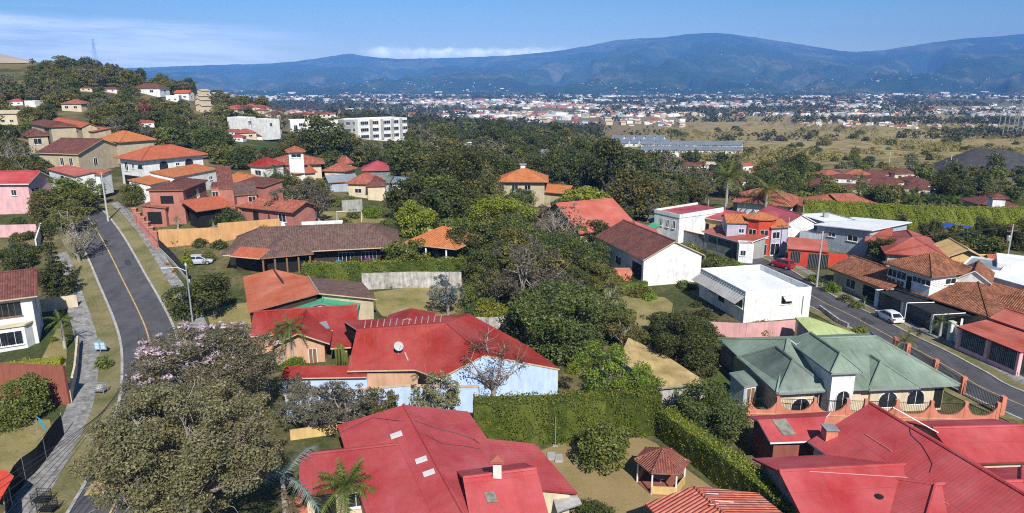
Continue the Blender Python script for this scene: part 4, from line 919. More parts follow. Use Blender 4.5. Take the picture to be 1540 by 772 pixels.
def tile_street():
    H = House('house', 'white upper storey under a mottled terracotta hip with low tiled roofs spreading around it', 'house', (1400, 470))
    H.box((1327, 395), (1402, 417), 6.3, 9, 'hip', 2.0, 'terra', 'white', o=.7, wins=[('f', .1, 5.0, 1.6, 1.1), ('f', .32, 5.0, 1.6, 1.1), ('f', .1, 3.6, 1.3, 1.2), ('f', .32, 3.6, 1.3, 1.2), ('f', .52, 4.2, .8, 2.2, 'hole'), ('f', .7, 5.1, 1.5, .8), ('f', .9, 5.1, 1.5, .8), ('r', .5, 5.1, 1.9, .8)])
    H.box((1436, 419), (1492, 427), 5.4, 7, 'gable_b', 1.5, 'terra', 'white', o=.3, fas='wfascia', wins=[('f', .25, 4.5, 1.0, .9, 'hole')])
    H.box((1244, 402), (1333, 436), 3.0, 9, 'gable', 1.7, 'terra', 'beige', o=.8, wins=[('f', .35, 1.5, 2, 1.4), ('f', .7, 1.2, 2.4, 2.0, 'hole')])
    H.box((1340, 430), (1487, 477), 3.2, 15, 'hip', 2.3, 'terra', 'beige', o=.9, wins=[('f', .5, 1.4, 3, 1.8)])
    H.box((1470, 455), (1575, 480), 3.4, 12, 'hip', 2.2, 'terra', 'beige', o=.9)
    C = House('pergola', 'dark wire roofed driveway cover with white beams behind the white street gates', 'pergola', (1400, 492)); p = C.p
    slab('roof', C.o, [[p(1320, 438, 2.7), p(1352, 431, 2.7), p(1478, 474, 2.7), p(1412, 476, 2.7)]], .06, [m['net'], m['net']])
    for (x0, y0, x1, y1) in ((1322, 436, 1354, 434.5), (1364, 456, 1405, 455), (1404, 474, 1452, 471)):
        mb = MB(); a, b = p(x0, y0, 2.85), p(x1, y1, 2.85); mb.tube([a, b], .07, 4); mb.tube([a, Vector((a.x, a.y, C.z0))], .06, 4); mb.out('beam', m['whitemetal'], C.o)
    K = House('carport', 'red sheet carport with pink posts and dark slatted sides at the right edge', 'carport', (1500, 560))
    K.box((1439, 491), (1535, 530), 3.0, 8.5, 'shed_f', 1.1, 'salmon', 'net', o=.5, fas='rfascia', wins=[])
    P = K.P; L = (K.p(1535, 530, 3)-K.p(1439, 491, 3)).length
    for k in range(26): pass
    mb = MB()
    for k in range(32): q = P(.6+k*(L-1.2)/31, .42, 0); mb.bx(q.x-.05, q.x+.05, q.y-.05, q.y+.05, K.z0, K.z0+2.6)
    s = mb.out('slat_screen', m['stone'], K.o)
    for t in (.04, .5, .97): q = P(t*L, .3, 0); mb = MB(); mb.bx(q.x-.2, q.x+.2, q.y-.2, q.y+.2, K.z0-.5, K.z0+2.8); mb.out('post', m['rosepink'], K.o)
    mb = MB(); q0, q1 = P(0, .3, K.z0), P(L, .3, K.z0); mb.box((q0+q1)/2+UP*.25, (q1-q0)/2, (q1-q0).normalized().cross(UP)*.12, UP*.35); mb.out('plinth', m['rosepink'], K.o)
    K.box((1487, 478), (1560, 503), 3.9, 5, 'gable', 1.0, 'salmon', 'beige', o=.3, fas='rfascia')
    R_ = House('house', 'house with a wide dull red sheet roof beside the yellow gabled porch', 'house', (1380, 398))
    R_.box((1330, 381), (1428, 388.5), 3.3, 16, 'hip', 2.2, 'redbrown', 'oldwall', o=.7, fas='rfascia', wins=[('f', .8, 1.5, 1.6, 1.2)])
    R_.box((1300, 362), (1340, 366), 3.6, 12, 'gable', 1.5, 'redbrown', 'stone', o=.5, fas='rfascia')
    R_.box((1426, 386), (1484, 389), 3.3, 9, 'gable_b', 1.4, 'yellowwall', 'yellowwall', o=.8, fas='cfascia', wins=[('f', .5, 1.2, 3.0, 2.0, 'hole')])
    W = House('house', 'white modern house with pale flat roofs below the tall bright hedge', 'house', (1300, 376))
    W.box((1310.7, 354), (1371, 341), 4.6, 12, 'shed_b', .9, 'whiteroof', 'bluegreywall', o=.6, fas='wfascia', wins=[('f', .2, 3.3, 1.4, 1.0), ('l', .3, 3.2, 2.0, 1.1), ('l', .7, 3.2, 1.5, .9)])
    W.box((1240, 334), (1290, 331.5), 4.9, 9, 'flat', 0, 'whiteroof', 'bluegreywall', par=.2, wins=[('f', .4, 3.2, 2, 1.3), ('f', .75, 2.2, 1.4, 2.6, 'hole')])
    P = W.P; mb = MB(); q = P(4, 5, W.z0+4.9+.2); mb.bx(q.x-.5, q.x+.5, q.y-.4, q.y+.4, q.z-.3, q.z+.6); mb.out('roof_unit', m['metalgrey'], W.o)
    X = House('house', 'white and blue grey flat roofed block behind the terracotta hip at the right edge', 'house', (1500, 446))
    X.box((1462, 408), (1548, 432), 4.3, 11, 'flat', 0, 'whiteroof', 'bluegreywall', par=.35, wins=[('f', .3, 2.6, 1.5, .8)])
    X.box((1446, 399), (1506, 408), 4.6, 8, 'flat', 0, 'greyroof', 'white', par=.3); X.box((1500, 396), (1560, 403), 5.0, 8, 'flat', 0, 'whiteroof', 'white', par=.3)
    Y = House('house', 'low peach walled house with small orange roofs beside the transformer pole', 'house', (1500, 402)); Y.box((1470, 392), (1538, 394), 2.6, 5, 'flat', 0, 'concrete', 'yellowwall', par=.2); Y.box((1488, 391.5), (1504, 392.5), 3.3, 3, 'gable', .6, 'orangered', 'yellowwall', o=.2)
    G = House('house', 'dark tiled house with a tall plain white gable wall facing the lawn', 'house', (1010, 446))
    G.box((967, 391.5), (1060, 383.5), 4.6, 18.5, 'gable_b', 2.7, 'maroon', 'white', o=.35, fas='cfascia', wins=[('l', .12, 2.0, 3.2, 3.0, 'hole'), ('l', .5, 2.2, 2.0, 1.4)])
    P = G.P; mb = MB(); q = P(-2.2, 3.5, 0); mb.bx(q.x-.8, q.x+1.8, q.y-1.2, q.y+1.2, G.z0-.5, G.z0+2.3); mb.out('porch', m['coral'], G.o)
    F_ = House('house', 'big salmon sheet roofed house with a white gable end behind the bare brown tree', 'house', (930, 368))
    F_.box((872, 352), (961, 341.5), 4.0, 18, 'gable', 4.4, 'salmon', 'beige', o=.5, fas='rfascia'); F_.box((922, 353), (992, 354), 3.6, 6, 'gable_b', 1.6, 'salmon', 'white', o=.3, fas='rfascia', wins=[('f', .2, 3.0, .9, .7)])
    N = House('house', 'orange hip roofed house with a chimney standing among dark trees', 'house', (790, 305))
    r = N.box((749, 273.5), (825, 274), 6.2, 11, 'hip', 2.6, 'orange', 'beige', o=1.0, wins=[('f', .3, 4.6, 1.5, 1.2), ('f', .6, 4.6, 1.5, 1.2)]); chimney(r, N.P(6, 7, N.z0+8), 1.2, 1.6, 'white', 'grey')
    N.box((809, 288), (853, 292), 3.4, 6, 'gable', 1.6, 'orange', 'beige', o=.6)
tile_street()
def tower_house():
    H = House('house', 'house with a red octagonal corner tower under an orange cap', 'house', (1146, 388))
    c = H.p(1144, 389, 0); q = H.p(1144, 329, 6.8); r = 2.95
    c = Vector((q.x, q.y+.3, H.z0)); zt = H.z0+7.1
    oct_ = [(c.x+r*math.cos(math.pi/8+k*math.pi/4), c.y+r*math.sin(math.pi/8+k*math.pi/4)) for k in range(8)]
    mb = MB(); mb.prism(oct_, H.z0-1, zt); mb.out('tower', m['redpaint'], H.o)
    fs = [[Vector((c.x+(r+.4)*math.cos(math.pi/8+k*math.pi/4), c.y+(r+.4)*math.sin(math.pi/8+k*math.pi/4), zt)), Vector((c.x+(r+.4)*math.cos(math.pi/8+(k+1)*math.pi/4), c.y+(r+.4)*math.sin(math.pi/8+(k+1)*math.pi/4), zt)), Vector((c.x, c.y, zt+1.0))] for k in range(8)]
    slab('roof', H.o, fs, .16, [m['orange'], m['fascia']])
    for k in (4, 5, 6, 7):
        t = math.pi*k/4+math.pi/4; nn = Vector((math.cos(t), math.sin(t), 0)); rr = r*math.cos(math.pi/8)
        window(H.o, c+nn*(rr+.03)+UP*4.3, (-nn.y, nn.x, 0), nn, 1.45, 1.5, 'win', 'white'); window(H.o, c+nn*(rr+.03)+UP*1.2, (-nn.y, nn.x, 0), nn, 1.4, 2.2, 'bars', 'white')
    H.box((1092, 335), (1126, 336), 6.2, 7, 'gable', 1.0, 'orange', 'lilac', o=.3, wins=[('f', .75, 4.6, .9, .8), ('l', .5, 4.6, 1, 1)])
    H.box((1160, 343), (1190, 341.5), 5.6, 6, 'gable', .9, 'orange', 'lilac', o=.4, wins=[('f', .3, 4.0, 1.4, 1.3), ('f', .3, 1.3, 1.8, 2.2, 'bars')])
    H.box((1055, 348), (1122, 367), 3.3, 5.5, 'shed_f', 1.0, 'redbrown', 'grey', o=.4, fas='wfascia', wins=[('f', .22, 1.4, 2.2, 2.5, 'gate'), ('f', .45, 1.4, 2.0, 2.6, 'gate'), ('f', .62, 1.4, 2.0, 2.6, 'gate'), ('f', .8, 1.4, 2.0, 2.6, 'gate'), ('f', .95, 1.4, 1.0, 2.6, 'door', 'white')])
    H.box((1112, 367), (1134, 368), 3.6, 3, 'flat', 0, 'concrete', 'white', par=.2, wins=[('f', .3, 1.9, .9, 1.0)])
    A = House('house', 'two storey white house with a flat crimson roof ringed by a white parapet', 'house', (1025, 352))
    A.box((1022, 326), (1088, 317), 5.6, 7.5, 'shed_l', .3, 'pinkroof', 'white', o=.1, fas='wfascia', wins=[('l', .2, 3.6, .8, 1.6), ('l', .45, 3.6, .8, 1.6), ('l', .7, 3.6, .8, 1.6), ('f', .85, 3.8, .9, .7)])
    P = A.P; L = (A.p(1088, 317, 5.6)-A.p(1022, 326, 5.6)).length; e = A.z0+5.65
    mb = MB()
    for (x0, x1, y0, y1) in ((0, L, -.02, .2), (0, L, 7.3, 7.52), (-.02, .2, .2, 7.3)): mb.hexa([P(x0, y0, e-.4), P(x1, y0, e-.4), P(x1, y1, e-.4), P(x0, y1, e-.4)], [P(x0, y0, e+.35+.3*x0/L), P(x1, y0, e+.35+.3*x1/L), P(x1, y1, e+.35+.3*x1/L), P(x0, y1, e+.35+.3*x0/L)])
    mb.out('parapet', m['white'], A.o)
    B = House('house', 'small house with a crimson roof over a yellow open patio beside the red tower', 'house', (1070, 362))
    B.box((1042, 325), (1098, 334), 4.6, 7, 'shed_f', 1.0, 'pinkroof', 'yellowwall', o=.5, fas='wfascia', wins=[('f', .3, 2.4, 1.8, 2.0, 'hole'), ('f', .7, 2.4, 1.2, 2.0, 'hole')])
    C = House('house', 'long white gabled building with a pinkish roof behind the red tower house', 'house', (1215, 365))
    C.box((1184, 337), (1228, 335), 4.5, 12, 'gable_b', 1.7, 'pinkroof', 'white', o=.3, fas='wfascia'); C.box((1150, 338), (1190, 335), 4.3, 10, 'gable', 1.3, 'pinkroof', 'white', o=.3, fas='wfascia')
    C.box((1203, 350), (1236, 353), 3.0, 5, 'flat', 0, 'greyroof', 'bluegreywall', par=.2)
    D = House('garage', 'bright red garage with a grey door and a salmon lean-to roof along the street', 'garage', (1235, 399))
    D.box((1184, 374), (1246, 379), 3.2, 7, 'shed_f', .7, 'salmon', 'redpaint', o=.25, fas='rfascia', wins=[('f', .8, 1.3, 3.3, 2.5, 'gate'), ('f', .2, 1.7, 1.6, 2.0, 'gate')])
    D.box((1246, 383), (1276, 385), 2.0, 1.0, 'flat', 0, 'redpaint', 'redpaint', par=.1)
    S = House('shed', 'green sheet sheds beside the white walled house with the crimson flat roof', 'shed', (990, 350)); S.box((973, 333), (1001, 335), 2.8, 5, 'gable', .8, 'greenold', 'grey', o=.3); S.box((970, 342), (985, 344), 2.5, 4, 'shed_f', .5, 'teal', 'grey', o=.2)
    D2 = House('satellite_dish', 'white satellite dish on the red lean-to roof beside the tower', 'satellite dish', (1088, 352)); q = D2.p(1088, 341, 3.9); D2.o.location = q-UP*.7
    mb = MB(); mb.lathe(q, [(0, -.2), (.45, -.13), (.7, 0), (.7, .03), (.45, -.1), (.01, -.17)], 14, 0, (.2, -.8, .5)); mb.out('reflector', m['whitemetal'], D2.o); mb = MB(); mb.tube([q-UP*.7, q-UP*.1], .05, 5); mb.out('mast', m['metalgrey'], D2.o)
tower_house()
# ------------------------------------------------------------------ middle distance
def mid():
    A = House('apartment_building', 'white three storey apartment block with grey bands and rows of windows', 'apartment block', (560, 208))
    wl = [('f', f, z, 4.4, 1.7) for f in (.13, .33, .57, .74, .92) for z in (1.9, 5.2, 8.5)]+[('l', f, z, 2.2, 1.6) for f in (.25, .7) for z in (1.9, 5.2, 8.5)]
    A.box((537.5, 180), (612, 177), 10.4, 15, 'flat', 0, 'whiteroof', 'white', par=.6, wins=wl); P = A.P; L = (A.p(612, 177, 10.4)-A.p(537.5, 180, 10.4)).length
    for t in (.23, .45, .66, .84):
        mb = MB(); mb.hexa([P(L*t, -.25, A.z0), P(L*t+1.6, -.25, A.z0), P(L*t+1.6, -.01, A.z0), P(L*t, -.01, A.z0)], [P(L*t, -.25, A.z0+10.2), P(L*t+1.6, -.25, A.z0+10.2), P(L*t+1.6, -.01, A.z0+10.2), P(L*t, -.01, A.z0+10.2)]); mb.out('pilaster', m['concrete'], A.o)
    A.box((517, 181), (538, 180), 10.2, 10, 'flat', 0, 'whiteroof', 'grey', par=.5, wins=[('f', f, z, 2.4, 1.7) for f in (.3, .75) for z in (1.9, 5.2, 8.5)])
    B = House('apartment_building', 'white two storey block with a grey centre left of the dark conifer', 'apartment block', (392, 197))
    B.box((365, 177), (384, 176), 6.8, 9, 'flat', 0, 'whiteroof', 'white', par=.4, wins=[('f', .5, 4.8, 1.2, 1.2)]); B.box((384, 179), (402, 178), 6.2, 9, 'flat', 0, 'greyroof', 'grey', par=.3); B.box((401, 180), (420, 179), 6.4, 9, 'flat', 0, 'whiteroof', 'white', par=.3, wins=[('f', .3, 4.4, 1.2, 1.2)])
    C = House('apartment_building', 'stepped white two storey block between the other two white blocks', 'apartment block', (470, 199))
    C.box((436, 181), (462, 180.5), 6.6, 10, 'flat', 0, 'whiteroof', 'white', par=.4, wins=[('f', .3, 2.6, 1.6, 3.4), ('f', .7, 4.5, 3, 1.3)]); C.box((462, 182), (508, 181), 6.0, 10, 'flat', 0, 'whiteroof', 'white', par=.3, wins=[('f', f, 4.2, 2, 1.3) for f in (.2, .5, .8)])
    D = House('house', 'two tiered terracotta roofed house with a little white lantern storey', 'house', (450, 268)); D.box((400, 249), (489, 246), 3.6, 12, 'hip', 2.0, 'terrared', 'cream', o=1, wins=[('f', .3, 1.6, 2, 1.3), ('f', .7, 1.6, 2, 1.3)]); D.box((430, 229), (460, 228), 8, 5, 'hip', 1.1, 'terrared', 'white', o=.6, wins=[('f', .5, 7, 2.2, .8)]); D.box((440, 262), (478, 259), 2.8, 5, 'shed_f', 1.2, 'orangered', 'cream', o=.5)
    R2 = House('house', 'single storey house with a clean pinkish red hipped roof in mid distance', 'house', (568, 262)); R2.box((543, 257), (592, 256), 3.4, 9, 'hip', 2.0, 'pinkroof', 'stone', o=.5)
    O = House('house', 'terracotta and maroon hipped house among trees past the small goal', 'house', (546, 293)); O.box((519, 276), (562, 277), 3.2, 8, 'hip', 1.9, 'terrared', 'cream', o=.5, wins=[('f', .4, 1.5, 1.5, 1)]); O.box((550, 280), (582, 279), 3.0, 7, 'hip', 1.4, 'maroon', 'cream', o=.4)
    G = House('house', 'row of low green grey sheet roofs beside the pinkish hipped roof', 'house', (560, 276)); G.box((494, 275), (540, 272), 3.0, 6, 'gable', 1.2, 'greyroof', 'bluegreywall', o=.4); G.box((538, 274), (586, 275), 3.0, 6, 'gable', 1.1, 'greenold', 'bluegreywall', o=.4); G.box((586, 275), (622, 276), 2.8, 5, 'gable', 1.0, 'bluegrey', 'white', o=.4)
    for (x1, y1, x2, y2, h, D_, rf, wl, lab) in [(484, 257, 520, 258, 3, 7, 'terrared', 'cream', 'terracotta hipped house between the lantern house and pinkish roof'), (372, 249, 398, 251, 3.2, 7, 'red', 'white', 'low house with a faded red roof left of the lantern house'),
            (516, 246, 532, 245, 3.2, 7, 'terrared', 'cream', 'small terracotta house just beyond the dark broad tree'), (330, 272, 372, 280, 3, 6, 'orange', 'white', 'white house with long orange eaves behind the dusty pink house')]:
        h_ = House('house', lab, 'house', ((x1+x2)/2, y1+9)); h_.box((x1, y1), (x2, y2), h, D_, 'hip', 1.7, rf, wl, o=.5, wins=[('f', .5, 1.5, 2, 1.2)])
    # big tiled roofs right of centre
    T1 = House('house', 'broad maroon tiled bungalow with a cream wall between two royal palms', 'house', (1150, 326)); T1.box((1100, 303), (1192, 311), 3.4, 14, 'hip', 3.0, 'terrared', 'white', o=1.2, k=.9, wins=[('f', .7, 1.4, 3, 1.5)]); T1.box((1098, 301), (1122, 304), 3.2, 12, 'gable_b', 2.0, 'terrared', 'beige', o=.6)
    T2 = House('house', 'long red brown tiled roof just in front of the tall bright hedge', 'house', (1290, 322)); T2.box((1218, 316), (1345, 316), 3.2, 14, 'hip', 2.6, 'terrared', 'beige', o=.8); T2.box((1262, 305), (1300, 304), 4.6, 8, 'gable', 1.4, 'terrared', 'white', o=.5)
    T3 = House('house', 'low maroon tiled house with a white clerestory at the right edge', 'house', (1505, 317)); T3.box((1475, 309), (1535, 310), 3.2, 10, 'hip', 1.6, 'maroon', 'beige', o=.8); T3.box((1492, 298), (1517, 299), 6, 4, 'hip', 1.0, 'maroon', 'white', o=.4)
    K = House('pergola', 'blue tarpaulin shade roof on thin posts in front of the bright hedge', 'shade', (1430, 356)); p = K.p
    slab('canopy', K.o, [[p(1399, 339, 3.2), p(1425, 335, 3.6), p(1461, 341, 3.4), p(1452, 344, 3.1)]], .06, [m['tarpblue'], m['tarpblue']])
    for (x, y) in ((1401, 339), (1425, 335.5), (1459, 341)): q = p(x, y, 3.2); mb = MB(); mb.tube([q, Vector((q.x, q.y, K.z0-.5))], .06, 5); mb.out('post', m['metalgrey'], K.o)
mid()
# small houses of the middle and far distance: one of each kind, then copies
def proto_house(roof, wall, kind, L=12, D=9, h=3.0, rise=2.0, wins=True):
    o = thing('house', 'x', 'house', (0, 0, 0)); H = House.__new__(House); H.o = o; H.z0 = 0.0
    f = list(FOOT); H.rect((-L/2, -D/2, 0), (1, 0, 0), L, D, h, kind, rise, roof, wall, o=.5, ridge=False, wins=[('f', .25, 1.5, 1.7, 1.2), ('f', .7, 1.5, 1.7, 1.2), ('l', .5, 1.5, 1.5, 1.2), ('r', .5, 1.5, 1.5, 1.2)] if wins else []); FOOT[:] = f
    o['h'] = h; o['L'] = L; return o
PR = {'brownhip': proto_house('maroon', 'cream', 'hip'), 'brown2': proto_house('maroon', 'white', 'hip', 15, 9, 3, 2.2), 'redgable': proto_house('terrared', 'white', 'gable'), 'redhip': proto_house('terrared', 'cream', 'hip', 11, 9, 3.2),
      'orange': proto_house('orangered', 'white', 'gable', 11, 8, 4), 'white': proto_house('whiteroof', 'white', 'flat', 11, 9, 5), 'crimson': proto_house('pinkroof', 'white', 'hip', 12, 9, 3.4), 'grey': proto_house('bluegrey', 'white', 'gable', 10, 15, 3.0, 2.4),
      'blue': proto_house('bluegrey', 'bluewhite', 'gable', 12, 8, 4), 'beige': proto_house('beige', 'cream', 'gable', 10, 9, 5, 1.6), 'warehouse': proto_house('whiteroof', 'white', 'gable', 40, 22, 6, 2.0, False)}
used = set(); _tiny = {}
def tiny(kind):
    """the same small house as one mesh, for copies a few pixels wide"""
    if kind not in _tiny:
        me = bpy.data.meshes.new('house'); bm = bmesh.new(); mats = []
        for c in PR[kind].children:
            if c.name.split('.')[0] not in ('roof', 'wall'): continue
            n0 = len(bm.faces); bm.from_mesh(c.data); bm.faces.ensure_lookup_table()
            for f in bm.faces[n0:]: f.material_index += len(mats)
            mats += list(c.data.materials)
        bm.to_mesh(me); bm.free()
        for q in mats: me.materials.append(q)
        _tiny[kind] = me
    return _tiny[kind]
def put(kind, px, py, wpx, rot, label, group, foot=True):
    """a copy of a small house standing at a pixel, as wide as it shows there"""
    g = E(px, py); s = wpx*depth_of(g)/FPX/PR[kind]['L']; s = min(max(s, .45), 1.25)
    if wpx < 16 or kind == 'warehouse': o = link('house', tiny(kind))
    else: o = PR[kind] if kind not in used else copy_tree(PR[kind]); used.add(kind)
    o.location = g; o.rotation_euler = (0, 0, R(rot)); o.scale = (s, s, s); o['label'] = label; o['category'] = 'house'
    if group: o['group'] = group
    if foot:
        FOOT.append((g.x, g.y, 6*s, g.z+3))
        if 'hill' in (group or ''): FOOT.extend([(g.x+d*s, g.y, 3*s, g.z+q) for d in (-5, 0, 5) for q in (1.2, 4)])
    return o
r_ = random.Random(3)
HL = [(26, 158, 20, 20, 'crimson', 'small red roofed house low on the wooded hillside near the left edge'), (52, 160, 14, -10, 'white', 'tiny white house beside the red roofed one low on the wooded hill'), (117, 166, 34, -5, 'redhip', 'long terracotta bungalow halfway up the wooded hill above the tower house'),
      (132, 137, 17, 15, 'brownhip', 'leftmost brown roof in the row near the hilltop'), (170, 139, 24, -8, 'brown2', 'middle brown roofed house in the row near the hilltop'), (228, 142, 46, -6, 'brown2', 'widest brown roofed house in the row near the hilltop'), (262, 152, 18, 10, 'white', 'white cottage at the head of the steep hill street'), (278, 149, 24, -5, 'orange', 'orange roofed house at the head of the steep hill street'),
      (306, 145, 16, 60, 'beige', 'topmost of the stepped beige houses on the hill street'), (303, 153, 16, 60, 'beige', 'second from the top of the stepped beige houses'), (306, 160, 18, 60, 'beige', 'third from the top of the stepped beige houses'), (308, 169, 19, 60, 'beige', 'lowest of the stepped beige houses on the hill street'),
      (20, 186, 30, 5, 'beige', 'pale beige house behind the bare tree at the left edge'), (186, 214, 18, 0, 'orange', 'little orange roof tucked beside the beige gable'), (222, 190, 18, 20, 'redgable', 'small tiled roof under trees below the flame coloured tree')]
for (x, y, wp, rot, k, lab) in HL: put(k, x, y, wp, rot, lab, 'houses on the wooded hill')
for i in range(30):
    x = 352+i*5.7+r_.uniform(-3, 3); y = r_.choice((166, 171, 177, 168)) if x < 515 else r_.uniform(163, 172)
    put(r_.choice(('brownhip', 'brown2', 'redhip', 'crimson', 'brownhip')), x, y, r_.uniform(16, 24), r_.uniform(-25, 25), 'brown or red roofed house crowded around the white apartment blocks', 'roofs around the white apartment blocks')
for (x, y, wp, k) in [(370, 208, 30, 'redhip'), (385, 203, 22, 'brownhip'), (352, 203, 20, 'redgable'), (358, 212, 22, 'crimson'), (393, 210, 24, 'brown2'), (640, 222, 18, 'crimson'), (620, 176, 26, 'orange'), (545, 160, 18, 'orange'), (700, 224, 20, 'white'), (520, 244, 22, 'redhip')]:
    put(k, x, y, wp, r_.uniform(-30, 30), 'house roof showing between trees below the white apartment blocks', 'roofs below the white apartment blocks')
for (x, y, wp, k) in [(1035, 256, 30, 'brownhip'), (1055, 252, 26, 'brown2'), (1020, 249, 26, 'redhip'), (1072, 258, 22, 'beige'), (1065, 272, 30, 'brownhip'), (1120, 256, 20, 'orange'), (1135, 260, 18, 'redhip'), (1118, 278, 34, 'brown2'), (1168, 262, 22, 'orange'), (1205, 288, 40, 'brown2'), (1010, 240, 20, 'white')]:
    put(k, x, y, wp, r_.uniform(-25, 25), 'tiled house among the trees behind the two royal palms', 'tiled houses behind the royal palms')
for i in range(26):
    x = r_.uniform(1225, 1402); y = r_.uniform(268, 292)
    put(r_.choice(('brownhip', 'brown2', 'brown2', 'brownhip', 'redhip')), x, y, r_.uniform(26, 40), r_.uniform(-25, 25), 'maroon roofed bungalow in the cluster beyond the tall bright hedge', 'maroon roofs beyond the bright hedge')
for i in range(34):
    if i < 10: x, y = 930+(i % 5)*15+(i//5)*8, 214+(i//5)*6
    else: j = i-10; x, y = 975+(j % 12)*12, 222+(j//12)*8+(j % 12)*.1
    put('grey', x, y, 19, -22+r_.uniform(-2, 2), 'white terraced house under a grey pitched roof in the grey roofed estate', 'grey roofed terrace estate')
put('blue', 812, 243, 36, 4, 'long pale blue walled building glimpsed among the forest trees', None)
for i in range(110):
    x = r_.uniform(650, 1030); t = (x-650)/380; y = 172+t*16+r_.uniform(-1, 1)*(7 if x < 900 else 5)
    put(r_.choice(('redgable', 'redhip', 'white', 'crimson', 'orange', 'beige', 'white', 'redgable', 'blue')), x, y, r_.uniform(6.5, 11), r_.uniform(-40, 40), 'small house packed into the pale suburb past the dark trees', 'houses of the pale suburb', False)
for i in range(100):
    x = r_.uniform(1195, 1500); y = 185+ (x-1195)*.02+r_.uniform(-6, 6)
    put(r_.choice(('redgable', 'redhip', 'white', 'crimson', 'orange', 'beige', 'white', 'redhip')), x, y, r_.uniform(5.5, 9.5), r_.uniform(-40, 40), 'small red or white house in the row across the dry fields', 'houses across the dry fields', False)
WH = [(880, 152, 24), (905, 153, 20), (748, 153, 16), (700, 161, 14), (790, 164, 14), (830, 176, 16), (900, 172, 22), (1085, 141, 26), (1150, 141, 26), (1020, 140, 14), (1270, 140, 36), (1310, 139, 20), (1420, 141, 26), (1480, 140, 30), (1350, 143, 18), (975, 166, 20), (1050, 168, 16), (1530, 148, 24), (470, 147, 18), (440, 141, 14), (560, 152, 20), (660, 140, 12)]
for (x, y, wp) in WH: put('warehouse', x, y, wp, r_.uniform(-20, 20), 'large pale warehouse roof out in the valley town', 'warehouses of the valley town', False)
for k in PR:
    if k not in used:
        for c in list(PR[k].children_recursive): bpy.data.objects.remove(c)
        bpy.data.objects.remove(PR[k])
# ------------------------------------------------------------------ trees
def unit(v): return v/np.maximum(np.linalg.norm(v, axis=-1, keepdims=True), 1e-9)
def leafcloud(rg, C, n, size, flat=.45, w=.6, bias=.2, shell=.4):
    """rhombic leaves on clumps; C rows: x, y, z, r, vertical squash"""
    C = np.asarray(C, float); p = C[:, 3]**2; i = rg.choice(len(C), n, p=p/p.sum()); c = C[i]
    d = rg.normal(size=(n, 3)); d[:, 2] += bias; d = unit(d)
    rad = c[:, 3]*(1-shell*rg.random(n)**2)*(1+.12*rg.normal(size=n))
    q = c[:, :3]+d*rad[:, None]*np.stack([np.ones(n), np.ones(n), c[:, 4]], 1)
    nn = unit(d*flat+unit(rg.normal(size=(n, 3)))*(1-flat)+np.array([0, 0, .25]))
    t = unit(np.cross(nn, rg.normal(size=(n, 3)))); b = np.cross(nn, t)
    L = (size*(.6+.8*rg.random(n)))[:, None]
    V = np.empty((n, 4, 3)); V[:, 0] = q-t*L*.5; V[:, 1] = q+b*L*w*.5+nn*L*.06; V[:, 2] = q+t*L*.5; V[:, 3] = q-b*L*w*.5+nn*L*.06
    return V.reshape(-1, 3)
def clumps(rg, kind):
    C = []
    if kind == 'round':
        for k in range(48):
            d = unit(rg.normal(size=3)); d[2] = d[2]*.9+.12; r = rg.uniform(.15, .29); s = rg.uniform(.68, 1.0)-r*.35
            C.append((d[0]*s, d[1]*s, 1.02+d[2]*s*.84, r, .8))
        C.append((0, 0, .98, .42, .85))
        for k in range(7): a = k*.9; C.append((math.cos(a)*.62, math.sin(a)*.62, .42, .3, .8))
    elif kind == 'tall':
        for k in range(36):
            d = unit(rg.normal(size=3)); r = rg.uniform(.2, .36); s = rg.uniform(.55, .9)-r*.3; C.append((d[0]*s*.85, d[1]*s*.85, 1.5+d[2]*s*1.35, r, 1.0))
        C.append((0, 0, 1.5, .5, 1.6))
    elif kind == 'umbrella':
        for k in range(40):
            a = rg.uniform(0, 6.28); q = math.sqrt(rg.random())*.9; C.append((math.cos(a)*q, math.sin(a)*q, 1.1-.4*q*q+rg.normal()*.07, rg.uniform(.16, .3), .5))
    elif kind == 'sparse':
        for k in range(44):
            d = unit(rg.normal(size=3)); d[2] = d[2]*.9+.15; s = rg.uniform(.45, .95); C.append((d[0]*s, d[1]*s, 1.15+d[2]*s*.85, rg.uniform(.09, .2), .8))
    elif kind == 'bush':
        for k in range(26):
            d = unit(rg.normal(size=3)); d[2] = abs(d[2])*.9; r = rg.uniform(.22, .42); s = rg.uniform(.5, .85)-r*.2; C.append((d[0]*s, d[1]*s, .12+d[2]*s*1.05, r, .9))
        C.append((0, 0, .4, .5, .8))
    elif kind == 'conifer':
        for k in range(15):
            z = .35+k*.17; rr = (1-(k/15.5))*.62+.05
            for j in range(7):
                a = j*.8976+k*.5; C.append((math.cos(a)*rr*.7, math.sin(a)*rr*.7, z-.05, rr*.36, .3))
    elif kind == 'cone':
        for k in range(16):
            z = .1+k*.15; rr = (1-(k/17))**.8*.62
            for j in range(6): a = j*1.047+k*.4; C.append((math.cos(a)*rr*.6, math.sin(a)*rr*.6, z, rr*.5, .8))
    return np.array(C)
HC = {'round': 1.02, 'tall': 1.5, 'umbrella': 1.0, 'sparse': 1.15, 'bush': .5, 'conifer': 1.5, 'cone': 1.2, 'bare': 1.15}
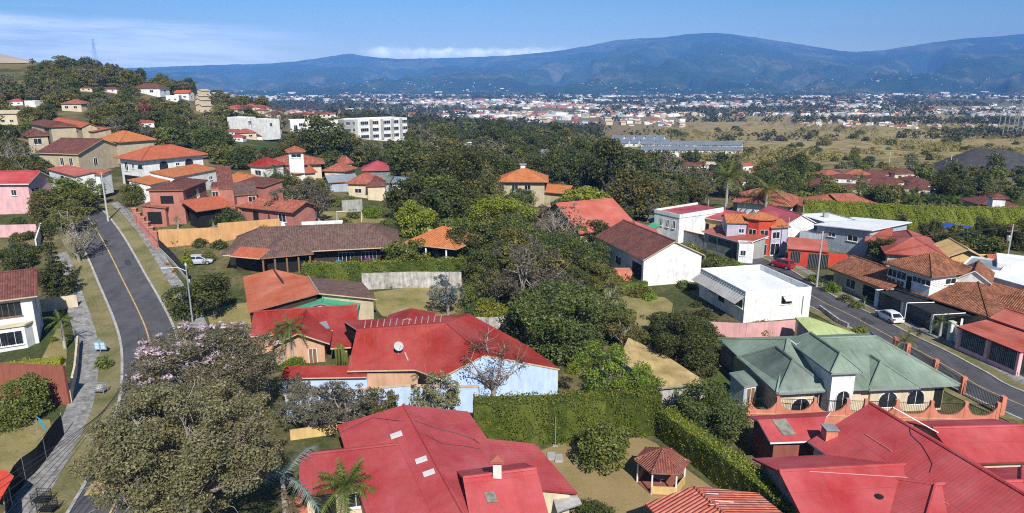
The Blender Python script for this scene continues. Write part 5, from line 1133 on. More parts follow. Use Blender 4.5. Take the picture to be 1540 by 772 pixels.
def limb_mesh(rg, C, kind, tw=.075, twigs=0, name='trunk', mat='bark'):
    mb = MB()
    if kind in ('bush',):
        for k in range(5): mb.tube([(0, 0, -.1), (rg.normal()*.12, rg.normal()*.12, .3), (rg.normal()*.3, rg.normal()*.3, .6)], [.04, .03, .012], 4)
    elif kind in ('conifer', 'cone'): mb.tube([(0, 0, -.15), (0, 0, 1.2), (0, 0, 2.7)], [.06, .045, .01], 6)
    else:
        zc = {'umbrella': .6, 'tall': .6}.get(kind, .42); lean = rg.normal(size=2)*.05
        f = Vector((lean[0], lean[1], zc)); mb.tube([(0, 0, -.15), (lean[0]*.3, lean[1]*.3, zc*.5), f], [tw*1.25, tw, tw*.85], 7)
        ix = rg.permutation(len(C))[:max(10, 16 if twigs else 11)]
        for i in ix:
            e = Vector(C[i, :3]); mid = f*.5+e*.5+Vector(rg.normal(size=3)*.06)-UP*.06
            mb.tube([f-UP*rg.uniform(0, .15), mid, e], [tw*.5, tw*.3, tw*.08], 5)
            for k in range(twigs):
                a = mid.lerp(e, rg.uniform(0, 1)); b = a+Vector(rg.normal(size=3)*.22)+UP*.12; mb.tube([a, (a+b)/2+Vector(rg.normal(size=3)*.03), b], [tw*.16, tw*.1, tw*.04], 3)
    me = bpy.data.meshes.new(name); me.from_pydata(mb.V, [], mb.F); me.materials.append(m[mat]); me.update(); return me
LOD = {0: (15000, .058), 1: (5200, .1), 2: (1500, .19), 3: (420, .36)}
_proto = {}
def proto(kind, var, lod):
    k = (kind, var, lod)
    if k not in _proto:
        rg = np.random.default_rng(abs(hash((kind, var))) % 1000 if False else (sum(map(ord, kind))*7+var*131)); C = clumps(rg, kind if kind != 'bare' else 'sparse')
        n, s = LOD[lod]; f = {'sparse': .5, 'umbrella': .7, 'bush': .8, 'conifer': .7, 'bare': .12}.get(kind, 1.0)
        V = leafcloud(rg, C, int(n*f), s*(.85 if kind in ('sparse', 'bare') else 1), shell=.45)
        cm = npmesh('crown', V, 4, m['L_dark'])
        tm = limb_mesh(rg, C, kind, .07 if kind != 'bare' else .06, (0 if lod > 1 else {'bare': 9, 'sparse': 4}.get(kind, 0)), mat='palebark' if kind in ('bare', 'sparse') else 'bark')
        if lod >= 2:      # one mesh for far trees
            bm = bmesh.new(); bm.from_mesh(cm); n0 = len(bm.faces); bm.from_mesh(tm); bm.faces.ensure_lookup_table()
            for q in bm.faces[n0:]: q.material_index = 1
            me = bpy.data.meshes.new('tree'); bm.to_mesh(me); bm.free(); me.materials.append(m['L_dark']); me.materials.append(m['bark']); _proto[k] = (me, None)
        else: _proto[k] = (cm, tm)
    return _proto[k]
def omat(o, mt): s = o.material_slots[0]; s.link = 'OBJECT'; s.material = m[mt]
NAMES = {'umbrella': ('flat_crowned_tree', 'tree'), 'sparse': ('open_crowned_tree', 'tree'), 'bush': ('bush', 'bush'), 'conifer': ('conifer_tree', 'tree'), 'cone': ('conifer_tree', 'tree'), 'bare': ('dry_tree', 'tree')}
trng = random.Random(11)
def plant(kind, mat, g, Rm, label, group=None, lod=None, sq=1.0, var=None):
    dep = depth_of(g); px = Rm*FPX/dep
    if lod is None: lod = 0 if px > 44 else 1 if px > 15 else 2 if px > 6 else 3
    cm, tm = proto(kind, trng.randrange(3) if var is None else var, lod); nm, cat = NAMES.get(kind, ('broadleaf_tree', 'tree'))
    if tm is None: o = link(nm, cm); omat(o, mat); o['label'] = label; o['category'] = cat
    else:
        o = thing(nm, label, cat, (0, 0, 0)); c = link('crown', cm, o); omat(c, mat); link('trunk', tm, o)
    if group: o['group'] = group
    o.location = g-UP*.05; o.rotation_euler = (0, 0, trng.uniform(0, 6.28)); o.scale = (Rm, Rm, Rm*sq*trng.uniform(.95, 1.05)); return o
def place(kind, mat, cx, cy, rpx, label, group=None, sq=1.0, lod=None, gy=None):
    """stand a tree so that its crown shows at a pixel with a given size"""
    d = ray(cx, cy); hc = HC[kind]*sq; ts = _ts
    for k in range(2):
        X, Y, Z = d[0]*ts, d[1]*ts, CAMZ+d[2]*ts; Rr = rpx*(Y*CP-(Z-CAMZ)*SP)/FPX
        f = Z-TA(X, Y)-hc*Rr; n = np.nonzero(f < 0)[0]; i = max(1, n[0]) if len(n) else len(ts)-1
        ts = np.linspace(ts[i-1], ts[i], 40)
    t = ts[-1]; x, y = d[0]*t, d[1]*t; g = Vector((x, y, T(x, y))); Rm = rpx*depth_of(g)/FPX
    TREES.append((g.x, g.y, Rm)); return plant(kind, mat, g, Rm, label, group, lod, sq)
TREES = []
def at(kind, mat, px, py, Rm, label, group=None, sq=1.0, lod=None):
    g = E(px, py); TREES.append((g.x, g.y, Rm)); return plant(kind, mat, g, Rm, label, group, lod, sq)
# -------- single trees one can point to: kind, leaves, crown centre, crown radius (px), label
SOLO = [
 ('round', 'L_mango', 836, 480, 68, 'large dense dark green round tree right of the bright red roofed house', .95),
 ('sparse', 'L_grey', 788, 412, 58, 'bare greyish brown tree standing over the dark round tree in the centre', 1.0), ('round', 'L_mango', 848, 388, 48, 'glossy deep green round tree behind the bare greyish tree', .9),
 ('round', 'L_dark', 1034, 516, 54, 'dark mango tree between the dry lawn and the white flat roofed building', .9), ('sparse', 'L_olive', 1016, 486, 24, 'loose olive bush tree on the near edge of the dry lawn', 1.0),
 ('sparse', 'L_bright', 922, 562, 64, 'feathery bright green tree leaning over the ochre sheet roof', .85), ('round', 'L_mid', 965, 590, 36, 'bushy bright tree at the back corner of the tall trimmed hedge', .9),
 ('round', 'L_mango', 1072, 615, 60, 'broad glossy tree beside the long yellow topped hedge', .72), ('round', 'L_mid', 905, 663, 44, 'round leafy tree on the gazebo lawn', .95),
 ('sparse', 'L_blue', 673, 441, 31, 'blue grey leaved tree on the topiary lawn', 1.0), ('bush', 'L_lime', 736, 466, 30, 'round yellow green bush left of the dark round tree', 1.0),
 ('bare', 'L_red', 742, 545, 56, 'bare tree with a few reddish leaves in front of the pale blue gable', 1.0), ('sparse', 'L_red', 716, 512, 26, 'reddish green leafy crown over the edge of the bright red roof', .8),
 ('sparse', 'L_brown', 655, 590, 44, 'olive brown leafy tree against the pale blue wall below the red roof', .9), ('sparse', 'L_grey', 522, 606, 60, 'grey green half bare tree in front of the pale blue wall', .75), ('sparse', 'L_grey', 458, 610, 46, 'small grey half bare tree at the left end of the pale blue wall', .9),
 ('tall', 'L_dark', 318, 440, 36, 'dark spreading cypress like tree beside the street lamp', .8), ('round', 'L_dark', 280, 452, 30, 'dark low tree left of the street lamp', .9),
 ('cone', 'L_lime', 281, 388, 14, 'yellow green cone shaped conifer beside the silver car', 1.0), ('conifer', 'L_dark', 78, 385, 22, 'tall dark star topped conifer left of the road', 1.9),
 ('bare', 'L_brown', 113, 352, 38, 'half bare brown tree casting shade across the left road', 1.0), ('round', 'L_mid', 92, 290, 38, 'spreading fresh green tree beside the pale pink house', .75), ('sparse', 'L_olive', 100, 322, 32, 'loose olive tree under the fresh green tree at the road bend', .9),
 ('bare', 'L_brown', 22, 225, 38, 'dark half bare tree at the left edge in front of the beige house', 1.0), ('sparse', 'L_olive', 48, 255, 30, 'loose olive tree between the pale pink house and the beige house', .9), ('round', 'L_mid', 118, 300, 30, 'fresh green tree hiding the top of the left road', .8), ('round', 'L_olive', 66, 305, 26, 'olive round tree between the pale pink house and the road', .9), ('sparse', 'L_mid', 135, 285, 24, 'light leafy tree beside the grey pole at the road top', .9), ('bush', 'L_mid', 84, 332, 20, 'leafy bush beneath the trees at the road bend', 1.0), ('round', 'L_mid', 196, 292, 18, 'fresh green tree right of the grey pole by the road', 1.0), ('bush', 'L_dark', 70, 345, 18, 'dark bush behind the tall dark conifer', 1.0), ('bush', 'L_lime', 70, 262, 16, 'yellow green bush beneath the beige house', 1.0),
 ('round', 'L_dark', 25, 382, 28, 'dark leafy tree above the white house at the left edge', .8), ('round', 'L_dark', 88, 418, 28, 'dark tree beside the white house and the pavement', 1.0),
 ('round', 'L_mid', 36, 592, 37, 'leafy green tree near the left edge in front of the brown red wall', 1.0), ('bush', 'L_mid', 20, 622, 34, 'leafy green bush tree at the left edge beside the black net fence', 1.0),
 ('bush', 'L_mid', 155, 545, 15, 'green bush under the small house shaped sign on the verge', 1.2),
 ('round', 'L_mid', 612, 380, 36, 'glossy bright green tree in front of the brown tiled house', .8), ('bush', 'L_dark', 345, 327, 26, 'dark creeper bush against the dusty pink house', .9),
 ('sparse', 'L_grey', 430, 300, 36, 'grey half bare tree right of the dusty pink house', .8), ('sparse', 'L_grey', 478, 306, 26, 'grey green half bare tree with pale blossom near the small goal', 1.0), ('bush', 'L_bright', 558, 318, 18, 'bright green round bush behind the small goal', 1.0), ('bush', 'L_mid', 530, 322, 12, 'small green shrub inside the small goal', 1.0),
 ('round', 'L_dark', 690, 268, 58, 'tall broad dark tree rising above the forest centre', 1.05), ('round', 'L_dark', 618, 300, 38, 'dark round tree behind the orange tiled carport', 1.05), ('round', 'L_dark', 660, 312, 36, 'dark tree above the orange tiled carport', 1.0),
 ('round', 'L_lime', 752, 328, 52, 'broad yellow green tree in the middle of the forest', .8), ('sparse', 'L_olive', 735, 298, 34, 'pale olive loose tree behind the yellow green tree', 1.0), ('bare', 'L_grey', 842, 335, 44, 'bare pale branched tree in front of the salmon sheet roof', .9),
 ('round', 'L_dark', 740, 355, 38, 'dark low crown beneath the yellow green tree', .8), ('round', 'L_dark', 690, 365, 32, 'dark tree at the right end of the long clipped hedge', 1.0), ('round', 'L_dark', 895, 350, 26, 'dark tree at the foot of the salmon sheet roof', 1.0), ('round', 'L_mid', 868, 352, 22, 'fresh green tree at the left foot of the salmon sheet roof', 1.0), ('sparse', 'L_olive', 922, 366, 20, 'olive loose tree below the white gable of the salmon roofed house', 1.0), ('round', 'L_dark', 958, 362, 14, 'small dark tree between the salmon roof and the dark tiled gable', 1.1), ('round', 'L_dark', 783, 300, 22, 'dark tree hiding the front wall of the orange hip roofed house', .9), ('bare', 'L_grey', 745, 292, 20, 'pale bare tree left of the orange hip roofed house', 1.0), ('umbrella', 'L_lime', 880, 290, 38, 'pale yellow green flat crowned tree behind the salmon roof', 1.0),
 ('sparse', 'L_grey', 1005, 258, 34, 'grey bare branched tree among the dark trees right of centre', 1.0), ('round', 'L_dark', 483, 208, 40, 'dark broad conifer like tree beside the white apartment blocks', 1.05), ('round', 'L_dark', 505, 222, 28, 'dark tree right beneath the white apartment block', 1.0),
 ('sparse', 'L_flame', 214, 164, 16, 'orange red flame tree on the wooded hillside', .9), ('umbrella', 'L_dark', 209, 92, 7, 'lone flat crowned tree on the hill skyline', 1.0), ('umbrella', 'L_dark', 137, 88, 15, 'wide dark flat crowned tree on the very hilltop', .9), ('sparse', 'L_dark', 48, 92, 5, 'small lone tree beside the bare quarry', 1.0),
 ('round', 'L_dark', 1328, 376, 26, 'dark round tree in front of the dull red sheet roof', .85), ('umbrella', 'L_brown', 1360, 320, 20, 'olive brown tree rising over the tall bright hedge', 1.1), ('bush', 'L_lime', 1144, 496, 27, 'round yellow green bush on the pink wall below the white building', .9),
 ('bush', 'L_lime', 1297, 495, 13, 'small clipped round bush on the right hand verge', .9), ('round', 'L_dark', 1425, 360, 20, 'dark tree under the blue tarpaulin', .8), ('round', 'L_dark', 1535, 350, 22, 'dark tree at the right edge beside the transformer pole', 1.2), ('bush', 'L_dark', 945, 418, 14, 'dark shrub against the coral porch of the white gabled house', 1.2),
 ('bush', 'L_bright', 975, 445, 14, 'bright variegated shrub at the back of the dry lawn', .7), ('sparse', 'L_olive', 915, 440, 30, 'olive loose shrub tree at the left side of the dry lawn', .9), ('bush', 'L_bright', 442, 546, 22, 'bright leafy shrubs below the two palms', .7), ('bush', 'L_grey', 470, 558, 14, 'grey green low shrub beside the cactus', .6),
 ('bush', 'L_olive', 1150, 668, 17, 'olive shrub between the long hedge and the crimson roof', 1.0), ('bush', 'L_mid', 1470, 768, 16, 'leafy shrub top poking up at the bottom right', 1.0), ('bush', 'L_olive', 1445, 770, 12, 'small olive shrub beside the leafy shrub top at the bottom right', 1.0), ('bush', 'L_dark', 893, 770, 40, 'clipped dark green shrub at the bottom edge beside the pale red tiles', .5),
 ('bush', 'L_mid', 945, 640, 20, 'leafy shrub growing at the foot of the trimmed hedge', 1.0), ('bush', 'L_croton', 524, 388, 9, 'orange croton shrub behind the blue garden chairs', .9), ('bush', 'L_croton', 507, 389, 7, 'smaller orange croton shrub by the blue garden chairs', .9), ('bush', 'L_magenta', 552, 391, 8, 'magenta bougainvillea beside the brown tiled house', 1.1), ('bush', 'L_dark', 535, 392, 10, 'dark shrub between the croton and the bougainvillea', 1.2),
 ('bush', 'L_croton', 252, 397, 5, 'red flowered bush on the railing left of the silver car', .8), ('bush', 'L_croton', 262, 408, 5, 'orange flowered bush lower along the black railing', .8),
 ('bush', 'L_olive', 1272, 448, 12, 'leafy shrubs along the white street wall', .9), ('bush', 'L_mid', 1288, 458, 12, 'green shrubs by the white gate piers', .8), ('bush', 'L_bright', 1250, 432, 16, 'bright garden bush beside the tall street pole', .9), ('bush', 'L_mid', 1225, 418, 14, 'green garden bush behind the tall street pole', .9),
]
for q in SOLO: place(*q[:5], q[5], sq=q[6])
for (x, y, r, lb) in ((19.0, 52.6, 1.5, 'olive shrub against the short crimson wing, nearest the coral wall'), (18.9, 50.2, 1.4, 'dull green shrub at the corner of the short crimson wing'), (18.3, 48.0, 1.2, 'low shrub between the hedge end and the lower crimson wing'), (21.6, 49.6, .9, 'small shrub in the court between the two crimson wings')): plant('bush', 'L_olive', Vector((x, y, T(x, y))), r, lb)
place('sparse', 'L_olive', 572, 604, 38, 'olive half bare tree right of the grey green one at the pale blue wall', sq=.8)
for q in [('round', 'L_dark', 722, 402, 28, 'dark round tree just right of the clipped hedge end', 1.0), ('round', 'L_olive', 772, 368, 34, 'olive rounded crown behind the bare greyish tree', .9), ('sparse', 'L_olive', 742, 428, 36, 'loose olive tree between the blue grey tree and the bare greyish tree', .9),
 ('sparse', 'L_grey', 850, 432, 38, 'grey twiggy tree right of the bare greyish tree', .9), ('round', 'L_olive', 903, 414, 24, 'olive rounded tree against the side of the dark tiled house', .9), ('round', 'L_mango', 800, 452, 34, 'deep green tree at the foot of the bare greyish tree', .9), ('round', 'L_dark', 868, 402, 34, 'dark crown between the glossy round tree and the dark tiled house', .9), ('round', 'L_mid', 712, 445, 22, 'fresh green low tree beside the blue grey tree', .8)]: place(*q[:5], q[5], sq=q[6])
GARDEN = [(1085, 395, 14, 'L_mid'), (1108, 400, 13, 'L_bright'), (1130, 408, 12, 'L_dark'), (1060, 380, 12, 'L_olive'), (1150, 415, 12, 'L_mid'), (1040, 372, 11, 'L_lime')]
for (x, y, r, mt) in GARDEN: place('bush', mt, x, y, r, 'leafy garden shrub in the strip between the white gable and the tower house street', 'garden shrubs behind the white gable')
# -------- the two big trees in the left foreground: meshes of their own
def big_tree(kindseed, cx, cy, rpx, label, mat, n, leafsz, sq, hc, blossoms=0, name='broadleaf_tree'):
    rg = np.random.default_rng(kindseed); C = []
    for k in range(120):
        d = unit(rg.normal(size=3)); d[2] = d[2]*.8+.25; d = unit(d); r = rg.uniform(.08, .18); s = rg.uniform(.74, 1.0)-r*.4
        C.append((d[0]*s, d[1]*s, hc+d[2]*s*.72, r, .7))
    for k in range(26):
        d = unit(rg.normal(size=3)); s = rg.uniform(.2, .6); C.append((d[0]*s, d[1]*s, hc+d[2]*s*.6, .2, .7))
    C = np.array(C); V = leafcloud(rg, C, n, leafsz, .4, .55, .25, .5)
    d = ray(cx, cy); ts = _ts; X, Y, Z = d[0]*ts, d[1]*ts, CAMZ+d[2]*ts; Rr = rpx*(Y*CP-(Z-CAMZ)*SP)/FPX
    i = np.nonzero(Z-TA(X, Y)-hc*sq*Rr < 0)[0][0]; g = Vector((X[i], Y[i], T(X[i], Y[i]))); Rm = Rr[i]
    TREES.append((g.x, g.y, Rm))
    o = thing(name, label, 'tree', g); S = np.array([Rm, Rm, Rm*sq])
    link('crown', npmesh('crown', V*S, 4, m[mat]), o)
    mb = MB(); f = Vector((0, 0, hc*.45)); mb.tube([(0, 0, -.1), (.02, .01, hc*.25), f], [.085, .07, .06], 8)
    order = rg.permutation(120)
    for k in order[:46]:
        e = Vector(C[k, :3]); out = Vector((e.x, e.y, e.z-hc)).normalized(); mid = f*.45+e*.55+Vector(rg.normal(size=3)*.05)
        mb.tube([f, mid, e], [.03, .017, .006], 5)
        for j in range(9):
            a = mid.lerp(e, rg.uniform(.3, 1)); b = a+out*rg.uniform(.0, .1)+Vector(rg.normal(size=3)*.1); c2 = b+Vector(rg.normal(size=3)*.06)
            mb.tube([a, b, c2], [.005, .0032, .0015], 3)
    me = bpy.data.meshes.new('trunk'); me.from_pydata([(v[0]*Rm, v[1]*Rm, v[2]*Rm*sq) for v in mb.V], [], mb.F); me.materials.append(m['palebark']); me.update(); link('trunk', me, o)
    if blossoms:
        up = np.concatenate([C, C, C]); up[:, :3] += rg.normal(size=(len(up), 3))*.06; up = up[(up[:, 2] > hc+.1)]; up = up[np.argsort(up[:, 0]*.9-up[:, 1]*.15+rg.normal(size=len(up))*.5)][:int(len(up)*.5)]; up[:, 3] *= rg.uniform(.2, .5, len(up)); up[:, 2] += .09
        link('blossom', npmesh('blossom', leafcloud(rg, up, blossoms, leafsz*1.0, .5, .8, .6, .5)*S, 4, m['L_pink']), o)
    return o
big_tree(5, 281, 690, 150, 'huge brownish olive tree with pale twigs filling the left foreground', 'L_brown', 88000, .027, .95, 1.15)
big_tree(8, 308, 556, 112, 'large dry tree with pale pink blossom behind the huge brownish tree', 'L_dusty', 50000, .030, .8, 1.2, 2600, 'blossom_tree')
# -------- woods, tree by tree
FT = np.array([(f[0], f[1], f[2], f[3] if len(f) > 3 else T(f[0], f[1])+3.0) for f in FOOT])
FD = FT[:, 1]*CP-(FT[:, 3]-CAMZ)*SP; FPXX = 770+FT[:, 0]/FD*FPX; FPY = 386-((FT[:, 1]*SP+(FT[:, 3]-CAMZ)*CP)/FD)*FPX
RD = np.array([(p.x, p.y) for p in offset(LE, -3.2)]+[(p.x, p.y) for p in RC])
def clear(g, Rm, hc, see=1.0):
    if np.any((FT[:, 0]-g.x)**2+(FT[:, 1]-g.y)**2 < (FT[:, 2]+.35*Rm)**2): return False
    if np.any((RD[:, 0]-g.x)**2+(RD[:, 1]-g.y)**2 < (4+.5*Rm)**2): return False
    dp = depth_of(g); z = g.z+hc*Rm-CAMZ; px = 770+g.x/dp*FPX; py = 386-((g.y*SP+z*CP)/dp)*FPX; r = Rm*FPX/dp*see
    return not np.any((FD > dp) & ((FPXX-px)**2+(FPY-py)**2 < r*r))
DEFER = []
AVOID = [[(-80, 60), (52, 60), (52, 118), (30, 126), (-80, 134)], [(560, 432), (700, 430), (695, 480), (570, 480)], [(880, 470), (930, 446), (1000, 448), (1012, 472), (960, 502), (890, 505)], [(800, 660), (1000, 640), (1140, 790), (800, 790)], [(300, 470), (378, 455), (380, 500), (320, 515)], [(425, 320), (600, 316), (610, 338), (436, 336)], [(480, 385), (560, 385), (560, 412), (480, 412)], [(60, 330), (200, 330), (300, 520), (240, 640), (130, 800), (60, 800), (150, 520)], [(380, 500), (650, 480), (850, 560), (840, 610), (390, 600)]]
def inside(P, x, y):
    c = False
    for i in range(len(P)):
        (x0, y0), (x1, y1) = P[i], P[i-1]
        if (y0 > y) != (y1 > y) and x < (x1-x0)*(y-y0)/(y1-y0)+x0: c = not c
    return c
def wood(poly, n, mix, rmin, rmax, label, group, space=.75, see=.8, seed=1):
    rg = random.Random(seed); xs = [p[0] for p in poly]; ys = [p[1] for p in poly]; k = 0; own = []; tries = 0
    while k < n and tries < n*25:
        tries += 1; x, y = rg.uniform(min(xs), max(xs)), rg.uniform(min(ys), max(ys))
        if not inside(poly, x, y) or any(inside(q, x, y) for q in AVOID): continue
        g = E(x, y); Rm = rg.uniform(rmin, rmax); kd, mt = rg.choices([q[:2] for q in mix], [q[2] for q in mix])[0]
        if kd == 'bush': Rm *= .55
        if not clear(g, Rm, HC[kd], see): continue
        if any((a-g.x)**2+(b-g.y)**2 < (space*(Rm+c)*.5)**2 for a, b, c in own): continue
        own.append((g.x, g.y, Rm)); lb = label[mt] if isinstance(label, dict) else label
        DEFER.append((Rm*FPX/depth_of(g), kd, mt, g, Rm, lb, group, rg.uniform(.8, 1.05))); k += 1
def tones(where): return {'L_dark': 'dark green tree '+where, 'L_mid': 'fresh green tree '+where, 'L_olive': 'olive toned tree '+where, 'L_brown': 'brownish dry tree '+where, 'L_grey': 'grey half bare tree '+where, 'L_lime': 'yellow green tree '+where, 'L_mango': 'glossy deep green tree '+where}
MIXW = [('round', 'L_dark', 5), ('round', 'L_olive', 3), ('tall', 'L_dark', 2), ('round', 'L_mid', 1), ('sparse', 'L_grey', 1), ('umbrella', 'L_olive', 1.5), ('sparse', 'L_brown', 1)]
MIXH = [('round', 'L_dark', 4), ('round', 'L_olive', 4), ('umbrella', 'L_olive', 2), ('sparse', 'L_brown', 2), ('sparse', 'L_grey', 1), ('bush', 'L_olive', 1)]
wood([(-20, 118), (60, 100), (135, 97), (200, 104), (262, 124), (330, 145), (410, 160), (430, 172), (350, 178), (330, 200), (360, 232), (300, 226), (250, 214), (195, 205), (150, 190), (60, 182), (-20, 215)], 420, MIXH, 2.2, 4.4, tones('on the wooded hillside above the houses'), 'hillside trees', .6, 1.05, 2)
wood([(420, 205), (470, 225), (520, 222), (600, 212), (650, 200), (700, 205), (830, 215), (950, 232), (1010, 255), (1085, 275), (1075, 305), (1010, 330), (965, 335), (900, 305), (830, 300), (750, 310), (700, 340), (640, 345), (590, 325), (610, 270), (560, 235), (440, 240)], 190, MIXW, 4.2, 7.2, tones('in the forest across the middle'), 'forest trees', .68, .85, 3)
wood([(300, 235), (360, 240), (430, 250), (500, 268), (560, 300), (520, 312), (430, 320), (395, 275), (330, 250)], 34, MIXW+[('bush', 'L_mid', 3)], 2.5, 4.2, tones('between the dusty pink house and the lantern house'), 'trees right of the dusty pink house', .7, .9, 4)
wood([(0, 200), (60, 190), (100, 200), (250, 210), (330, 225), (300, 232), (200, 222), (60, 230), (0, 262)], 26, MIXW, 2.5, 4.5, tones('around the beige house and the white house'), 'trees around the upper houses', .7, .9, 5)
wood([(1000, 235), (1100, 262), (1230, 262), (1230, 310), (1200, 320), (1100, 300), (1060, 310), (1000, 300)], 70, MIXW, 2.8, 5.0, tones('around the bungalows behind the royal palms'), 'trees behind the royal palms', .7, .9, 6)
wood([(1210, 262), (1540, 262), (1540, 312), (1400, 308), (1210, 312)], 62, MIXW+[('bush', 'L_olive', 4)], 2.2, 4.2, tones('beyond the tall bright hedge'), 'trees beyond the bright hedge', .7, .9, 7)
wood([(1385, 357), (1540, 364), (1540, 388), (1490, 386), (1400, 374), (1385, 366)], 16, MIXW+[('bush', 'L_dark', 4)], 1.6, 2.6, tones('in the dark garden under the blue tarpaulin'), 'dark garden trees', .7, .9, 8)
wood([(330, 175), (420, 165), (520, 158), (640, 165), (640, 185), (620, 210), (520, 212), (430, 208), (340, 212)], 60, MIXW, 3.0, 5.0, tones('around the white apartment blocks'), 'trees around the apartment blocks', .7, .9, 9)
wood([(690, 345), (800, 345), (840, 400), (760, 440), (700, 430), (690, 390)], 14, [('round', 'L_dark', 3), ('bush', 'L_mid', 2), ('sparse', 'L_olive', 2)], 2.0, 3.2, tones('in the thicket left of the bare greyish tree'), 'thicket trees', .6, .9, 10)
wood([(1000, 205), (1120, 218), (1250, 220), (1400, 225), (1540, 215), (1540, 262), (1400, 262), (1250, 262), (1110, 262), (1100, 240)], 90, [('bush', 'L_olive', 6), ('bush', 'L_dark', 4), ('bush', 'L_brown', 1)], 3.5, 6.5, {'L_olive': 'olive shrub on the dry slope below the grassland', 'L_dark': 'dark shrub on the dry slope below the grassland', 'L_brown': 'brown shrub on the dry slope below the grassland'}, 'slope shrubs', .7, .9, 12)
wood([(940, 195), (1200, 192), (1540, 197), (1540, 215), (1250, 220), (1000, 206)], 34, [('bush', 'L_olive', 4), ('bush', 'L_dark', 4)], 6, 11, {'L_olive': 'olive bush scattered on the open dry grassland', 'L_dark': 'dark bush scattered on the open dry grassland'}, 'grassland bushes', .9, .9, 13)
wood([(0, 335), (60, 335), (100, 430), (75, 440), (70, 395), (0, 398)], 10, [('bush', 'L_dark', 3), ('bush', 'L_olive', 2)], 2.2, 3.0, {'L_dark': 'dark garden bush between the pink house and the white house', 'L_olive': 'olive garden bush between the pink house and the white house'}, 'left garden bushes', .7, .8, 14)
wood([(690, 440), (790, 440), (765, 520), (850, 560), (985, 590), (1000, 545), (900, 480), (880, 425), (925, 410), (900, 385), (850, 350), (700, 350)], 70, [('round', 'L_dark', 3), ('bush', 'L_mid', 3), ('bush', 'L_olive', 2), ('round', 'L_mango', 2), ('sparse', 'L_olive', 2)], 1.8, 3.2, tones('in the gardens between the red roof and the dry lawn'), 'central garden trees', .6, .75, 21)
wood([(640, 320), (880, 300), (870, 340), (800, 380), (690, 370)], 40, MIXW, 2.6, 4.4, tones('around the yellow green tree in the forest middle'), 'forest middle trees', .6, .8, 22)
wood([(1000, 480), (1100, 520), (1100, 570), (1060, 580), (980, 520)], 14, [('round', 'L_dark', 3), ('bush', 'L_dark', 3)], 1.6, 2.8, tones('beside the ochre sheet roof'), 'trees by the ochre roof', .6, .7, 23)
wood([(0, 270), (60, 262), (140, 290), (140, 315), (90, 335), (50, 330)], 16, MIXW+[('bush', 'L_mid', 4)], 1.8, 3.0, tones('beside the pale pink house'), 'trees by the pale pink house', .6, .8, 24)
wood([(420, 540), (500, 540), (640, 600), (640, 615), (450, 625), (420, 600)], 12, [('bush', 'L_grey', 2), ('bush', 'L_olive', 2), ('sparse', 'L_grey', 2)], 1.2, 2.0, tones('along the pale blue wall'), 'shrubs along the pale blue wall', .6, .6, 25)
wood([(1060, 385), (1140, 405), (1225, 425), (1235, 440), (1130, 420), (1060, 400)], 24, [('bush', 'L_mid', 3), ('bush', 'L_lime', 1), ('bush', 'L_dark', 2)], 1.6, 2.6, tones('in the garden strip behind the white flat roofed building'), 'garden strip shrubs', .6, .6, 26)
wood([(1240, 395), (1320, 385), (1330, 400), (1260, 415)], 8, [('bush', 'L_dark', 3)], 1.6, 2.6, tones('behind the red garage'), 'shrubs behind the red garage', .6, .6, 27)
wood([(60, 545), (85, 480), (105, 480), (100, 560)], 9, [('bush', 'L_mid', 3), ('bush', 'L_lime', 1)], .8, 1.4, tones('in the front garden of the white house'), 'front garden shrubs', .6, .6, 28)
wood([(240, 300), (620, 280), (1000, 300), (1010, 420), (1240, 470), (1100, 520), (1100, 620), (700, 640), (420, 640), (380, 420), (250, 380)], 210, [('bush', 'L_dark', 4), ('bush', 'L_mid', 3), ('bush', 'L_olive', 3), ('bush', 'L_lime', 1), ('bush', 'L_mango', 2)], 1.8, 3.6, {'L_dark': 'dark garden shrub in the planting between the houses', 'L_mid': 'fresh green garden shrub in the planting between the houses', 'L_olive': 'olive garden shrub in the planting between the houses', 'L_lime': 'yellow green garden shrub in the planting between the houses', 'L_mango': 'glossy garden shrub in the planting between the houses'}, 'garden shrubs between the houses', .6, .7, 31)
wood([(560, 290), (1000, 270), (1010, 400), (930, 400), (860, 440), (700, 425), (600, 345)], 80, MIXW+[('round', 'L_mango', 2), ('round', 'L_lime', 1)], 2.4, 4.2, tones('packed between the salmon roof and the orange carport'), 'packed central trees', .55, .7, 32)
wood([(430, 235), (620, 215), (640, 330), (560, 300), (500, 270), (430, 255)], 34, MIXW, 2.6, 4.4, tones('around the green grey roofs and the pinkish hipped roof'), 'trees round the pinkish hipped roof', .6, .85, 33)
wood([(1180, 300), (1345, 300), (1345, 318), (1210, 326), (1180, 330)], 24, MIXW+[('bush', 'L_mid', 3)], 2.0, 3.4, tones('behind the white modern house'), 'trees behind the white modern house', .6, .85, 34)
def margins():
    """woods going on past the edges of the view"""
    rg = random.Random(77)
    for k in range(150):
        right = k < 95
        y = rg.uniform(75, 420); u = rg.uniform(.84, 1.25) if right else rg.uniform(-1.2, -.84)
        x = u*y; g = Vector((x, y, T(x, y))); Rm = rg.uniform(2.2, 4.6); kd, mt = rg.choice((('round', 'L_dark'), ('round', 'L_olive'), ('bush', 'L_mid'), ('sparse', 'L_brown'), ('round', 'L_mid')))
        if clear(g, Rm, HC[kd], .2): MARGIN.append((9, kd, mt, g, Rm, '', '', rg.uniform(.8, 1.05)))
MARGIN = []
margins()
